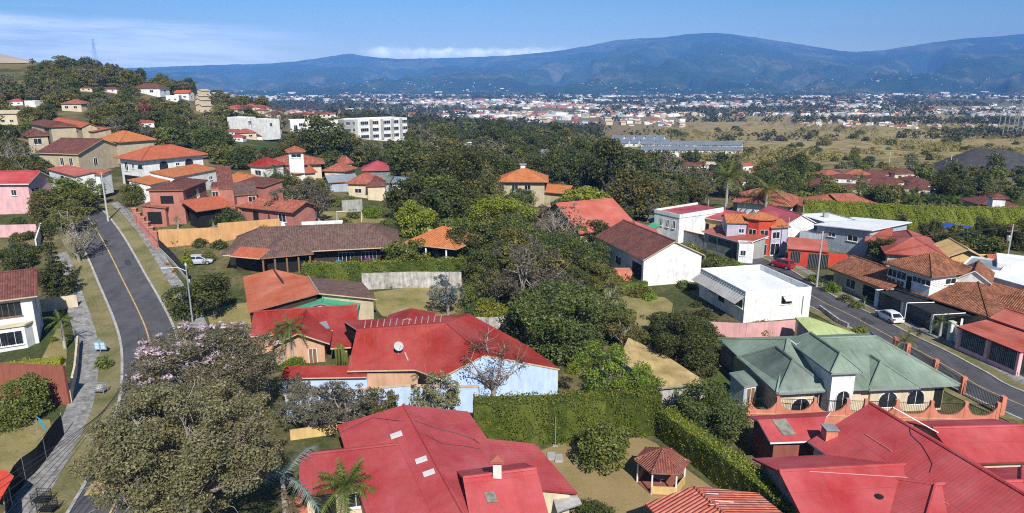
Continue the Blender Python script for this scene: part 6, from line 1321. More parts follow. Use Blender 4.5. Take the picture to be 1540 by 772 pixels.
def merge_far():
    """past 300 of a kind: the ones that show largest are things, the rest one mass"""
    DEFER.sort(key=lambda q: -q[0]); cnt = {}; VV = []; MM = []; mats = []
    solo = {}
    for q in SOLO: solo[NAMES.get(q[0], ('broadleaf_tree',))[0]] = solo.get(NAMES.get(q[0], ('broadleaf_tree',))[0], 0)+1
    rg = np.random.default_rng(4)
    for (px, kd, mt, g, Rm, lb, group, sq) in DEFER+MARGIN:
        nm = NAMES.get(kd, ('broadleaf_tree',))[0]; cnt[nm] = cnt.get(nm, solo.get(nm, 0))+1
        if cnt[nm] <= 295 and lb: plant(kd, mt, g, Rm, lb, group+' of '+lb.split(' ')[0]+' tone', sq=sq); continue
        cm = proto(kd, rg.integers(3), 2 if px > 6 else 3)[0]; n = len(cm.vertices); a = np.empty(n*3); cm.vertices.foreach_get('co', a); a = a.reshape(-1, 3)
        nq = LOD[2 if px > 6 else 3][0]; nq = int(nq*{'sparse': .5, 'umbrella': .7, 'bush': .8, 'conifer': .7, 'bare': .12}.get(kd, 1.0)); a = a[:nq*4]
        t = rg.uniform(0, 6.28); c, s = math.cos(t), math.sin(t); b = np.stack([a[:, 0]*c-a[:, 1]*s, a[:, 0]*s+a[:, 1]*c, a[:, 2]*sq], 1)*Rm*rg.uniform(.95, 1.05)+np.array(g)
        if mt not in mats: mats.append(mt)
        VV.append(b); MM.append(np.full(len(b)//4, mats.index(mt)))
    if VV: o = link('woods', npmesh('woods', np.concatenate(VV), 4, [m[q] for q in mats], np.concatenate(MM))); tag(o, 'mass of small distant tree crowns on the hill and behind the forest', None, None, 'stuff')
    print(cnt)
merge_far()
# -------- palms
def frond(rg, a, L, up, droop, w, nl=16, plume=.0):
    """rachis quads plus two rows of leaflets; returns quads"""
    d = np.array([math.cos(a), math.sin(a), 0]); Q = []; P = []
    for i in range(nl+1):
        t = i/nl; P.append(d*L*(t*math.cos(up)-.12*t*t*droop)+np.array([0, 0, L*(math.sin(up)*t-droop*t*t*.55)]))
    s = np.array([-d[1], d[0], 0])
    for i in range(nl):
        p, q = P[i], P[i+1]; t = i/nl; ww = 1.25*w*L*math.sin(math.pi*min(1, .12+.86*t))**.7; f = (q-p)
        Q += [p-s*.012*L, p+s*.012*L, q+s*.008*L, q-s*.008*L]
        for sg in (-1, 1):
            for h in (0, .5):
                b = p+f*h; tip = b+s*sg*ww*rg.uniform(.8, 1.1)+f*1.3+np.array([0, 0, -ww*rg.uniform(.15, .55)+plume*ww*rg.normal()])
                Q += [b, b+f*.42, tip, b+f*.1+(tip-b)*.5]
    return Q
def palm(px, py, hpx, rpx, label, group=None, n=16, mat='L_palm', trunk='palmbark', tw=.16, shaft=False, lean=(0, 0), up0=.95, name='palm_tree'):
    g = E(px, py); dp = depth_of(g); h = hpx*dp/FPX; L = rpx*dp/FPX*1.15; rg = np.random.default_rng(int(px*7+py)); Q = []
    for k in range(n):
        u = k/(n-1); Q += frond(rg, k*2.399+rg.normal()*.15, L*rg.uniform(.85, 1.1), up0-1.15*u+rg.normal()*.08, .55+.5*u, .17, 14 if rpx > 18 else 9, .15)
    o = thing(name, label, 'palm tree', g, group); top = Vector((lean[0], lean[1], h)); V = np.array(Q)+np.array(top); link('crown', npmesh('crown', V, 4, m[mat]), o)
    mb = MB(); mb.tube([(0, 0, -.2), (lean[0]*.2, lean[1]*.2, h*.5), top-UP*(.6 if shaft else 0)], [tw*1.25, tw*1.05, tw*.8], 8); mb.V = [tuple(Vector(v)+g) for v in mb.V]; mb.out('trunk', m[trunk], o)
    if shaft: mb = MB(); mb.tube([g+top-UP*.7, g+top+UP*.25], [tw*.9, tw*.45], 7); mb.out('crownshaft', m['L_bright'], o)
    FT_ = (g.x, g.y); return o
palm(441, 548, 62, 29, 'right one of two tall palms above the red roof wing', tw=.17); palm(428, 549, 56, 27, 'left one of two palms above the red roof wing, with hanging dry fronds', tw=.17, lean=(-.3, 0))
palm(524, 790, 68, 56, 'near feathery palm in front of the crimson roof wing', n=24, tw=.16, mat='L_palm', up0=1.15); palm(430, 775, 66, 78, 'fan of silvery blue palm fronds beside the huge brownish tree', n=7, mat='L_silver', up0=1.25, tw=.2)
palm(440, 790, 40, 52, 'low drooping palm at the bottom edge beside the huge brownish tree', n=8, mat='L_drypalm', up0=.5, tw=.15); palm(98, 525, 46, 25, 'small palm in the front garden of the white house', n=13)
palm(1091, 318, 52, 36, 'left royal palm with a pale trunk and ragged crown', shaft=True, tw=.34, n=20, mat='L_mid', up0=1.05); palm(1150, 328, 44, 36, 'right royal palm with a drooping dark crown', shaft=True, tw=.34, n=20, mat='L_mid', up0=.95)
palm(1412, 512, 30, 22, 'bushy palm beside the white driveway gate', n=15, up0=1.2); palm(1358, 535, 24, 24, 'shaggy palm on the near verge above the green roof', n=14, up0=1.2, mat='L_olive'); palm(1532, 680, 38, 30, 'dark palm at the right edge beside the crimson roof', n=14)
palm(892, 402, 28, 18, 'palm clump left of the dark tiled gable house', n=14, up0=1.2); palm(908, 404, 26, 16, 'second smaller palm clump touching the dark tiled gable house', n=12, up0=1.2); palm(762, 405, 24, 24, 'banana like palm with pale upright fronds in the forest middle', n=8, up0=1.35, mat='L_lime'); palm(722, 418, 26, 26, 'feathery palm right of the clipped hedge', n=12, up0=1.2, mat='L_lime'); palm(704, 424, 26, 24, 'dark feathery palm at the end of the clipped hedge', n=12)
palm(216, 300, 20, 16, 'bushy palm beside the road below the white red roofed house', n=14, up0=1.2); palm(268, 345, 17, 9, 'small palm against the dusty pink house', n=12); palm(322, 348, 16, 8, 'second small palm in front of the dusty pink arcade', n=12); palm(404, 300, 30, 20, 'feathery palm right of the dusty pink tower', n=13, up0=1.2); palm(415, 275, 18, 18, 'bushy palm below the lantern house', n=13, up0=1.2)
for i, (x, y) in enumerate([(1350, 306), (1366, 309), (1380, 312), (1394, 311), (1410, 313), (1424, 313), (1440, 314), (1372, 302), (1404, 304), (1430, 306), (1240, 318), (1256, 320), (1180, 300), (1210, 302), (1290, 290), (1420, 298), (1290, 306)]):
    palm(x, y, 12 if i < 10 else 20, 17,  'dark date palm in the clump beyond the tall bright hedge' if i < 10 else 'feathery palm among the bungalows beyond the royal palms', 'date palms beyond the bright hedge' if i < 10 else 'palms among the bungalows', n=16, tw=.2, trunk='bark', up0=1.2)
for i, (x, y) in enumerate([(1088, 410), (1120, 412), (1150, 420), (1246, 440), (1236, 432), (1300, 458), (1410, 486), (1060, 392)]): palm(x, y, 8, 10, 'low palm shrub in the roadside gardens on the right', 'roadside palm shrubs', n=10, up0=1.2, tw=.1)
# ------------------------------------------------------------------ hedges, walls, fences
def hedge(path, wd, h, label, cat='hedge', size=.16, dens=55, mats=('L_hedge', 'L_hedgetop'), group=None, seed=1, topmix=.5):
    """clipped hedge: a woody core in leaves; path on the ground in world xy"""
    rg = np.random.default_rng(seed); pl = resample(path, 1.5); Lf = offset(pl, -wd/2); Rt = offset(pl, wd/2); mb = MB(); Q = []; MI = []
    for i in range(len(pl)-1):
        z0, z1 = T(pl[i].x, pl[i].y), T(pl[i+1].x, pl[i+1].y); hh = h*.95; k = .9
        q = [pl[i].lerp(Rt[i], k), pl[i+1].lerp(Rt[i+1], k), pl[i+1].lerp(Lf[i+1], k), pl[i].lerp(Lf[i], k)]; zz = (z0, z1, z1, z0)
        mb.hexa([(p.x, p.y, z-.2) for p, z in zip(q, zz)], [(p.x, p.y, z+hh) for p, z in zip(q, zz)])
        l = (pl[i+1]-pl[i]).length
        ends = []
        for (A0, A1, top) in ((Lf[i], Lf[i+1], 0), (Rt[i], Rt[i+1], 0), (None, None, 1)):
            n = int(dens*l*(h if not top else wd)); u = rg.random(n)
            if top:
                v = rg.random(n); x = Lf[i].x+(Lf[i+1].x-Lf[i].x)*u; y = Lf[i].y+(Lf[i+1].y-Lf[i].y)*u; dx = (Rt[i]-Lf[i]); x = x+dx.x*v; y = y+dx.y*v; z = z0+(z1-z0)*u+h+rg.normal(size=n)*.08+.12*np.sin(x*1.3+y*1.1)+.07*np.sin(x*3.3-y*2.9); nn = np.tile([0, 0, 1.], (n, 1))
            else:
                x = A0.x+(A1.x-A0.x)*u; y = A0.y+(A1.y-A0.y)*u; z = z0+(z1-z0)*u+rg.random(n)*h; d = (A0-pl[i]).normalized(); off = rg.normal(size=n)*.08+.13*np.sin(x*1.7+y*.9+z*.8)+.08*np.sin(x*3.9-y*3.1+z*2.6); x = x+d.x*off; y = y+d.y*off; nn = np.tile([d.x, d.y, .1], (n, 1))
            ends.append((np.stack([x, y, z], 1), nn, top))
        if i in (0, len(pl)-2):
            j = 0 if i == 0 else len(pl)-1; n = int(dens*wd*h); v = rg.random(n); d = (pl[0]-pl[1] if i == 0 else pl[-1]-pl[-2]).normalized()
            ends.append((np.stack([Lf[j].x+(Rt[j].x-Lf[j].x)*v, Lf[j].y+(Rt[j].y-Lf[j].y)*v, z0+rg.random(n)*h], 1), np.tile([d.x, d.y, .1], (n, 1)), 0))
        for P, nn, top in ends:
            n = len(P); nn = unit(nn*.55+unit(rg.normal(size=(n, 3)))*.6); t = unit(np.cross(nn, rg.normal(size=(n, 3)))); b = np.cross(nn, t); L = (size*(.6+.8*rg.random(n)))[:, None]
            V = np.empty((n, 4, 3)); V[:, 0] = P-t*L*.5; V[:, 1] = P+b*L*.32; V[:, 2] = P+t*L*.5; V[:, 3] = P-b*L*.32; Q.append(V.reshape(-1, 3))
            MI.append((rg.random(n) < (topmix if top else .06)).astype(int))
    c = pl[len(pl)//2]; o = thing('hedge', label, cat, (c.x, c.y, T(c.x, c.y)), group)
    link('leaves', npmesh('leaves', np.concatenate(Q)-np.array(o.location), 4, [m[mats[0]], m[mats[1]]], np.concatenate(MI)), o); mb.out('branches', m[mats[0]], o); return o
EG = lambda *pts: [E(*p) for p in pts]
hedge([p+Vector((0, 1.2, 0)) for p in EG((712, 674), (850, 669), (990, 657))], 2.2, 4.2, 'tall trimmed green hedge behind the gazebo lawn', size=.17, dens=60, seed=2, topmix=.3)
hedge([E(1001, 613, 2.9), E(1100, 685, 2.9), E(1207, 768, 2.9), E(1235, 792, 2.9)], 1.6, 2.9, 'long clipped hedge with a yellow green top beside the gazebo lawn', size=.13, dens=95, seed=3, topmix=.75)
hedge([p+Vector((0, 1.6, 0)) for p in EG((452, 431), (560, 428), (694, 421))], 1.8, 2.9, 'long clipped bright hedge above the stained concrete wall', mats=('L_hedge', 'L_hedgetop'), size=.2, dens=45, seed=4, topmix=.8)
m['L_tallhedge'] = leaf('bright hedge foliage', (.14, .19, .022), (.23, .28, .035), (.30, .34, .06))
hedge(EG((1206, 334), (1300, 339), (1400, 345), (1545, 347)), 2.0, 5.2, 'tall bright green hedge wall in front of the brown roofed bungalows', mats=('L_tallhedge', 'L_hedgetop'), size=.26, dens=50, seed=5, topmix=.3)
hedge([E(2, 553, .5), E(93, 543, .5)], 1.3, .9, 'low clipped yellow green hedge in front of the white house', mats=('L_hedgetop', 'L_tallhedge'), size=.14, dens=70, seed=6)
hedge([p+Vector((0, .5, 0)) for p in EG((905, 445), (972, 438))], 1.2, 1.5, 'low dark clipped hedge below the coral porch', size=.2, dens=40, seed=7, topmix=.1)
hedge([p+Vector((0, .5, 0)) for p in EG((1052, 492), (1067, 491))], 1.0, .8, 'short clipped hedge beside the white flat roofed building', size=.2, dens=40, seed=8)
for i, (x, y, r, lb) in enumerate([(541, 437, 8, 'bluish round clipped shrub at the left end of the topiary row'), (588, 433, 5, 'first narrow clipped topiary column against the concrete wall'), (615, 432, 5, 'middle narrow topiary column against the concrete wall'), (635, 431, 5, 'narrow topiary column nearest the blue grey tree')]):
    at('cone' if i else 'bush', 'L_mid', x, y, r*100/FPX*1.5, lb, sq=.85)
def wall(path, h, mat, label, t=.2, cap=None, name='boundary_wall', step=None, group=None, dz=0):
    pts = [Vector((p[0], p[1])) for p in path]; c = pts[len(pts)//2]; o = thing(name, label, 'wall', (c.x, c.y, T(c.x, c.y)), group); mb = MB(); mc = MB()
    for i in range(len(pts)-1):
        L = (pts[i+1]-pts[i]).length; n = max(1, int(round(L/(step or 6)))); d = (pts[i+1]-pts[i]).normalized(); s = Vector((-d.y, d.x))*t/2
        for k in range(n):
            a, b = pts[i].lerp(pts[i+1], k/n), pts[i].lerp(pts[i+1], (k+1)/n); z0, z1 = T(a.x, a.y), T(b.x, b.y)
            if step: z0 = z1 = max(z0, z1)
            q = [a+s, a-s, b-s, b+s]; zz = (z0, z0, z1, z1)
            mb.hexa([(p.x, p.y, z-1) for p, z in zip(q, zz)], [(p.x, p.y, z+h+dz) for p, z in zip(q, zz)])
            if cap: s2 = s*1.7; q = [a+s2, a-s2, b-s2, b+s2]; mc.hexa([(p.x, p.y, z+h+.003) for p, z in zip(q, zz)], [(p.x, p.y, z+h+.14) for p, z in zip(q, zz)])
    mb.out('wall_panel', m[mat], o)
    if cap: mc.out('coping', m[cap], o)
    return o
def fence(path, h, label, mat='black', gap=.16, post=2.5, pm=None, ph=.1, pr=.05, name='fence', r=.014, group=None, base=None):
    pl = resample(path, .5); c = pl[len(pl)//2]; o = thing(name, label, 'fence', (c.x, c.y, T(c.x, c.y)), group); mb = MB(); s = 0; nb = 0; np_ = 0; lastp = None
    Z = list(TA([p.x for p in pl], [p.y for p in pl]))
    for i in range(len(pl)-1):
        a, b = pl[i], pl[i+1]; L = (b-a).length; d = (b-a).normalized(); n = max(1, int(L/gap))
        for k in range(n):
            p = a.lerp(b, k/n); z = Z[i]+(Z[i+1]-Z[i])*k/n; mb.box((p.x, p.y, z+h/2), (d.x*r, d.y*r, 0), (-d.y*r, d.x*r, 0), (0, 0, h/2-.03))
        for hh in (h-.05, .15): mb.tube([(a.x, a.y, Z[i]+hh), (b.x, b.y, Z[i+1]+hh)], .022, 4)
        s += L
        if lastp is None or s-lastp > post or i == len(pl)-2:
            lastp = s; q = MB(); q.bx(a.x-pr, a.x+pr, a.y-pr, a.y+pr, Z[i]-.3, Z[i]+h+ph); q.out('post', m[pm or mat], o)
    mb.out('railing', m[mat], o)
    if base: 
        mb = MB()
        for i in range(len(pl)-1): a, b = pl[i], pl[i+1]; d = (b-a).normalized(); q = Vector((-d.y, d.x))*.1; mb.hexa([((v.x), v.y, z-.4) for v, z in ((a+q, Z[i]), (a-q, Z[i]), (b-q, Z[i+1]), (b+q, Z[i+1]))], [((v.x), v.y, z+.45) for v, z in ((a+q, Z[i]), (a-q, Z[i]), (b-q, Z[i+1]), (b+q, Z[i+1]))])
        mb.out('plinth', m[base], o)
    return o
wall(EG((241, 373), (330, 364), (422, 350)), 2.5, 'orangewall', 'long plain orange ochre wall below the dusty pink house', step=7)
wall(EG((423, 349), (516, 345)), 1.6, 'white', 'pale white panel wall behind the brown tiled roof', step=3.2)
wall([p+Vector((0, 0, 0)) for p in EG((545, 436), (694, 433))], 2.5, 'oldwall', 'stained grey concrete wall behind the topiary row')
wall([E(432, 634), E(520, 628), E(605, 618), E(720, 620)], 2.7, 'bluewhite', 'pale blue boundary wall below the bright red roof', cap='cfascia')
wall([E(437, 662), E(508, 652)], 1.0, 'yellowwall', 'short ochre wall at the back corner of the near crimson roof')
wall(EG((2, 603), (106, 608)), 4.2, 'brownwall', 'brown red boundary wall at the corner of the left pavement', t=.3)
wall(EG((107, 607), (115, 565), (119, 520)), 1.3, 'cream', 'stepped cream wall along the left pavement', step=3.2)
wall(EG((60, 470), (118, 462)), 1.8, 'cream', 'short cream garden wall beside the white house')
wall(EG((0, 357), (57, 356)), 2.2, 'rosepink', 'pink garden wall across the lane from the pale pink house'); wall(EG((56, 378), (64, 352)), 2.0, 'white', 'short white wall at the end of the pink garden wall')
wall(EG((1064, 513), (1120, 516), (1193, 510)), 2.6, 'pink', 'rose pink garden wall below the white flat roofed building')
wall(EG((970, 352), (1010, 360), (1057, 372)), 2.4, 'stone', 'grey wall with orange tile coping beside the green sheds', cap='orangered')
wall(EG((690, 497), (735, 500), (765, 497)), 2.0, 'oldwall', 'stained grey wall behind the red roof beside the dark round tree')
wall(EG((515, 318), (545, 316)), 2.2, 'concrete', 'grey concrete block wall behind the small goal')
fence(EG((240, 376), (262, 398), (285, 425)), 1.9, 'black railing along the pavement beside the silver car', gap=.12, r=.02, base='concrete')
NET = MB()
def net_fence():
    pl = resample([E(97, 655), E(60, 705), E(14, 768), Vector((-28, 33, 0))], 1.2); c = pl[5]; o = thing('fence', 'black shade net fence sagging along the left pavement', 'fence', (c.x, c.y, T(c.x, c.y))); mb = MB(); rg = random.Random(3)
    for i in range(len(pl)-1):
        a, b = pl[i], pl[i+1]; z0, z1 = T(a.x, a.y), T(b.x, b.y); d = (b-a).normalized(); s = Vector((-d.y, d.x))*.02
        h0 = 2.1+.12*math.sin(i*1.3); h1 = 2.1+.12*math.sin((i+1)*1.3)
        mb.hexa([((a+s).x, (a+s).y, z0), ((a-s).x, (a-s).y, z0), ((b-s).x, (b-s).y, z1), ((b+s).x, (b+s).y, z1)], [((a+s).x, (a+s).y, z0+h0), ((a-s).x, (a-s).y, z0+h0), ((b-s).x, (b-s).y, z1+h1), ((b+s).x, (b+s).y, z1+h1)])
        if i % 3 == 0: q = MB(); q.tube([(a.x, a.y, z0-.3), (a.x, a.y, z0+2.35)], .04, 6); q.out('post', m['metalgrey'], o)
    mb.out('net', m['net'], o)
net_fence()
# pink pillars along the left road
for i, (x, y) in enumerate([(206, 336), (212, 343), (218, 350), (224, 358), (231, 366), (237, 373)]):
    g = E(x, y); o = thing('pillar', 'dusty pink pillar in the slatted row beside the road', 'pillar', g, 'pink pillars by the road'); mb = MB(); mb.bx(g.x-.35, g.x+.35, g.y-.35, g.y+.35, g.z-.5, g.z+2.7); mb.out('shaft', m['dustyred'], o); mb = MB(); mb.bx(g.x-.45, g.x+.45, g.y-.45, g.y+.45, g.z+2.703, g.z+2.85); mb.out('cap', m['coral'], o)
wall(EG((203, 333), (239, 375)), 1.6, 'dustyred', 'dusty pink low wall joining the pillars beside the road', t=.25)
# coral wall with scallops and railings
def scallop():
    a0, a1 = E(1136, 617, 1.25), E(1503, 627, 1.25); a0.z = a1.z = 0; L = (a1-a0).length; d = (a1-a0)/L; n = Vector((-d.y, d.x, 0))
    xs = [1168.6, 1224, 1273, 1300, 1347, 1398.6, 1450, 1498.6]; dp0, dp1 = depth_of(E(1136, 617, 1.25)), depth_of(E(1503, 627, 1.25))
    S = []
    for x in xs:
        u = (x-770)/FPX; best = min((abs(((a0+d*s).x/((a0+d*s).y*CP+30.7*SP))-u), s) for s in np.linspace(0, L, 800)); S.append(best[1])
    S = [-(S[1]-S[0])*.8+S[0]]+S; o = thing('boundary_wall', 'coral wall with scalloped top and iron railings below the green roofed bungalow', 'wall', (a0+d*L*.5)); z = T(*(a0+d*L*.5)[:2]); mb = MB(); rb = MB()
    for i in range(len(S)-1):
        s0, s1 = S[i], S[i+1]; N = 12; w_ = s1-s0
        for k in range(N):
            t0, t1 = k/N, (k+1)/N; f = lambda t: 1.3+1.35*max(0, (abs(t-.5)*2-.12)/.88)**2.6
            p0, p1 = a0+d*(s0+w_*t0), a0+d*(s0+w_*t1)
            mb.hexa([p0-n*.12+UP*(z-.5), p1-n*.12+UP*(z-.5), p1+n*.12+UP*(z-.5), p0+n*.12+UP*(z-.5)], [p0-n*.12+UP*(z+f(t0)), p1-n*.12+UP*(z+f(t1)), p1+n*.12+UP*(z+f(t1)), p0+n*.12+UP*(z+f(t0))])
        for k in range(int(w_/.16)): p = a0+d*(s0+.1+k*.16); rb.box(p+UP*(z+1.75), d*.011, n*.011, UP*.75)
        rb.box(a0+d*(s0+w_/2)+UP*(z+2.5), d*w_/2, n*.02, UP*.02)
        q = MB(); p = a0+d*s1; q.box(p+UP*(z+1.15), d*.15, n*.15, UP*1.58); q.out('post', m['coral'], o)
    mb.out('wall_panel', m['coral'], o); rb.out('railing', m['black'], o)
    mb = MB(); mb.box(a0+d*L*.45-n*.14+UP*(z+.95), d*L*.5, n*.03, UP*.05); mb.out('ledge', m['peach'], o)
scallop()
fence([E(1503, 627)+Vector((.3, .3, 0)), E(1440, 590), E(1395, 560), E(1340, 528)], 1.7, 'dark railing with coral piers along the near side of the right hand street', post=4.5, pm='coral', pr=.22, ph=.35, gap=.14)
# white gates of the terracotta house
GP = [(1299, 443.5), (1318, 462), (1357, 478), (1402, 497), (1428, 513), (1441, 518)]
G3 = EG(*GP)
for i, g in enumerate(G3[:5]):
    o = thing('gate_post', ['white gate pier farthest up the right hand street', 'white gate pier beside the garden shrubs', 'white gate pier right behind the white car', 'white gate pier between the two grey gates', 'white gate pier beside the bushy palm'][i], 'post', g); mb = MB(); mb.bx(g.x-.28, g.x+.28, g.y-.28, g.y+.28, g.z-.3, g.z+2.5); mb.out('shaft', m['white'], o); mb = MB(); mb.bx(g.x-.34, g.x+.34, g.y-.34, g.y+.34, g.z+2.503, g.z+2.65); mb.out('cap', m['white'], o)
m['grille'] = plain('grey iron grille', (.16, .17, .18), .5, .4, .3)
for i, lb in ((1, 'grey barred driveway gate behind the white car'), (2, 'grey barred driveway gate right of the white car'), (3, 'last grey barred gate before the bushy palm')):
    a, b = G3[i], G3[i+1]; d = (b-a).normalized(); fence([a+d*.35, b-d*.35], 2.2, lb, 'grille', .13, 3.0, name='gate', r=.03)
wall([G3[4]+Vector((.3, 0, 0)), G3[5], G3[5]+Vector((2.2, 3.2, 0))], 2.3, 'white', 'white wall between the bushy palm and the red carport', t=.25)
wall(EG((1258, 432), (1297, 443)), 1.3, 'bluewhite', 'low white street wall behind the roadside shrubs', t=.2); wall(EG((1232, 466), (1262, 488), (1275, 494)), .7, 'oldwall', 'low concrete wall on the near side of the right hand street', t=.25)
# ------------------------------------------------------------------ gazebo
def gazebo():
    c = E(1002, 737); q = PZ(1003, 712, c.z+2.15); c = Vector((q.x, q.y+1.9, T(q.x, q.y+1.9))); o = thing('gazebo', 'hexagonal gazebo with a rust brown roof on the dry lawn', 'gazebo', c); z = c.z; ang = [math.radians(-120+60*k-4) for k in range(6)]
    pt = lambda r, k, h: Vector((c.x+r*math.cos(ang[k % 6]), c.y+r*math.sin(ang[k % 6]), z+h))
    slab('roof', o, [[pt(2.25, k, 2.15), pt(2.25, k+1, 2.15), Vector((c.x, c.y, z+3.25))] for k in range(6)], .1, [m['gazebo'], m['fascia']], [[pt(2.25, k, 2.15), Vector((c.x, c.y, z+3.25))] for k in range(6)], .06)
    mb = MB(); mb.prism([(pt(1.95, k, 0).x, pt(1.95, k, 0).y) for k in range(6)], z-.2, z+.12); mb.out('floor', m['brownwall'], o)
    for k in range(6): mb = MB(); p = pt(1.9, k, 0); mb.tube([p, p+UP*2.35], .07, 6); mb.out('post', m['whitemetal'], o)
    for k in (0, 1, 2, 3, 4):
        if k == 3: continue
        a, b = pt(1.93, k, .12), pt(1.93, k+1, .12); mb = MB(); d = (b-a).normalized(); mb.box((a+b)/2+UP*.33, (b-a)/2, d.cross(UP)*.06, UP*.33); mb.out('parapet', m['yellowwall'] if k != 5 else m['brownwall'], o)
    mb = MB(); mb.lathe(c+UP*.12, [(.07, 0), (.07, .6), (.6, .62), (.6, .68)], 12); t = mb.out('table', m['concrete'], None, loc=c+UP*.12); tag(t, 'round concrete table inside the gazebo', 'table')
    g = E(835, 671); o = thing('pole', 'thin metal pole standing on the gazebo lawn', 'pole', g); mb = MB(); mb.tube([g-UP*.2, g+UP*2.9], .035, 6); mb.out('shaft', m['metalgrey'], o); mb = MB(); mb.bx(g.x-.2, g.x+.2, g.y-.2, g.y+.2, g.z-.1, g.z+.06); mb.out('footing', m['concrete'], o)
    for i, (x, y) in enumerate(((829, 688), (840, 691))): g = E(x, y); mb = MB(); mb.bx(g.x-.35, g.x+.35, g.y-.6, g.y+.6, g.z-.1, g.z+.18); mb.bx(g.x-.28, g.x+.28, g.y-.5, g.y+.5, g.z+.181, g.z+.22, 1); t = mb.out('manhole', [m['concrete'], m['grey']], None, loc=g); tag(t, 'square concrete drain cover by the thin pole, the %s one' % ('left', 'right')[i], 'drain cover')
gazebo()
# ------------------------------------------------------------------ poles, lamps, wires
def pole(base, top_px, label, r=.13, arms=0, mat='pole', name='utility_pole', box=False):
    g = E(*base); dp = depth_of(g); h = (base[1]-top_px)*dp/FPX/CP*1.0; o = thing(name, label, 'pole', g); mb = MB(); mb.tube([g-UP*.5, g+UP*h], [r*1.25, r*.75], 8); mb.out('shaft', m[mat], o)
    for k in range(arms): mb = MB(); z = h-.35-k*.9; mb.box(g+UP*z, (1.1, .25, 0), (-.01, .05, 0), UP*.06); [mb.tube([g+UP*z+Vector((x, x*.22, .06)), g+UP*z+Vector((x, x*.22, .28))], .05, 5) for x in (-1, -.4, .4, 1)]; mb.out('crossarm', m['wood'], o)
    if box: mb = MB(); mb.lathe(g+UP*(h-3.0)+Vector((-.45, -.1, 0)), [(.3, 0), (.32, .1), (.32, .85), (.25, .95)], 10); mb.out('transformer', m['metalgrey'], o)
    o['h'] = h; return o
lp = pole((290, 487), 400, 'street lamp with a curved arm and pale blue head beside the left road', .1, 0, 'metalgrey', 'street_lamp')
def lamp_head():
    g = lp.location; h = lp['h']; mb = MB(); mb.tube([g+UP*(h-.7), g+UP*(h-.15)+Vector((-.9, -.2, 0)), g+UP*(h-.1)+Vector((-2.3, -.5, 0))], [.05, .04, .035], 6); mb.out('arm', m['metalgrey'], lp)
    mb = MB(); mb.box(g+UP*(h-.1)+Vector((-2.55, -.55, 0)), (.35, .08, 0), (-.03, .12, 0), UP*.06); mb.out('lamp', m['bluewhite'], lp); mb = MB(); mb.lathe(g+UP*h, [(.12, 0), (.12, .3), (.05, .36)], 8); mb.out('sensor', m['bluewhite'], lp)
lamp_head()
P1 = pole((1228, 432), 349, 'tall pale concrete pole at the bend of the right hand street', .17, 1); P2 = pole((1512, 402), 338, 'utility pole with a transformer behind the white flat blocks', .15, 2, box=True); P3 = pole((163, 333), 262, 'grey utility pole beside the left road below the white red roofed house', .15, 1)
P4 = pole((1181, 388), 328, 'thin utility pole in front of the red octagonal tower', .1, 1); P5 = pole((1206, 335), 308, 'thin grey pole behind the long white gabled building', .1); P6 = pole((966, 322), 298, 'thin pale lamp pole among trees behind the salmon roof', .1); P7 = pole((1427, 262), 234, 'pale pole on the slope beside the dark gravel mound', .25)
pole((1536, 262), 236, 'pale pole at the right end of the dark gravel mound', .25); pole((1337, 245), 229, 'small pale pole on the dry slope', .22); pole((1064, 322), 300, 'thin pole left of the left royal palm', .09)
def wire(a, b, sag, label, r=.02, n=14, group=None):
    pts = [a.lerp(b, i/n)-UP*(sag*4*(i/n)*(1-i/n)) for i in range(n+1)]; c = pts[n//2]; mb = MB(); mb.tube(pts, r, 4); o = mb.out('overhead_wire', m['wire'], None, loc=c); tag(o, label, 'wire', group); return o
top = lambda o, f=1.0: o.location+UP*(o['h']*f)
for k in range(4):
    wire(top(P1)+Vector((-.9+.6*k, -.1, -.1)), top(P2)+Vector((-.9+.6*k, 0, -.1)), 1.3, 'thin cable strung between the tall pale pole and the transformer pole', .018, group='street cables'); wire(top(P4)+Vector((-.6+.4*k, 0, -.2)), top(P1)+Vector((-.9+.6*k, 0, -.2)), .8, 'thin cable strung from the tower house pole to the tall pale pole', .018, group='street cables by the tower')
    wire(top(P1, .9)+Vector((0, 0, -.3*k)), Vector((66+k*.5, 44, 8.2-.3*k)), 1.2, 'thin cable running down the right hand street', .018, group='cables along the right street')
for k in range(3):
    wire(top(P3)+Vector((-.7+.7*k, 0, -.25)), top(lp, .97)+Vector((0, 0, -.25*k)), 1.0, 'thin cable strung from the grey utility pole down to the street lamp', .018, group='cables along the left road')
for k in range(7):
    a = PZ(172+k*2, 608-k*5, 7.0); b = PZ(-60+k*12, 758+k*9, 7.4-.12*k); wire(a, b, .25, 'dark overhead cable in the bundle crossing the left pavement', .022, group='cable bundle over the left pavement')
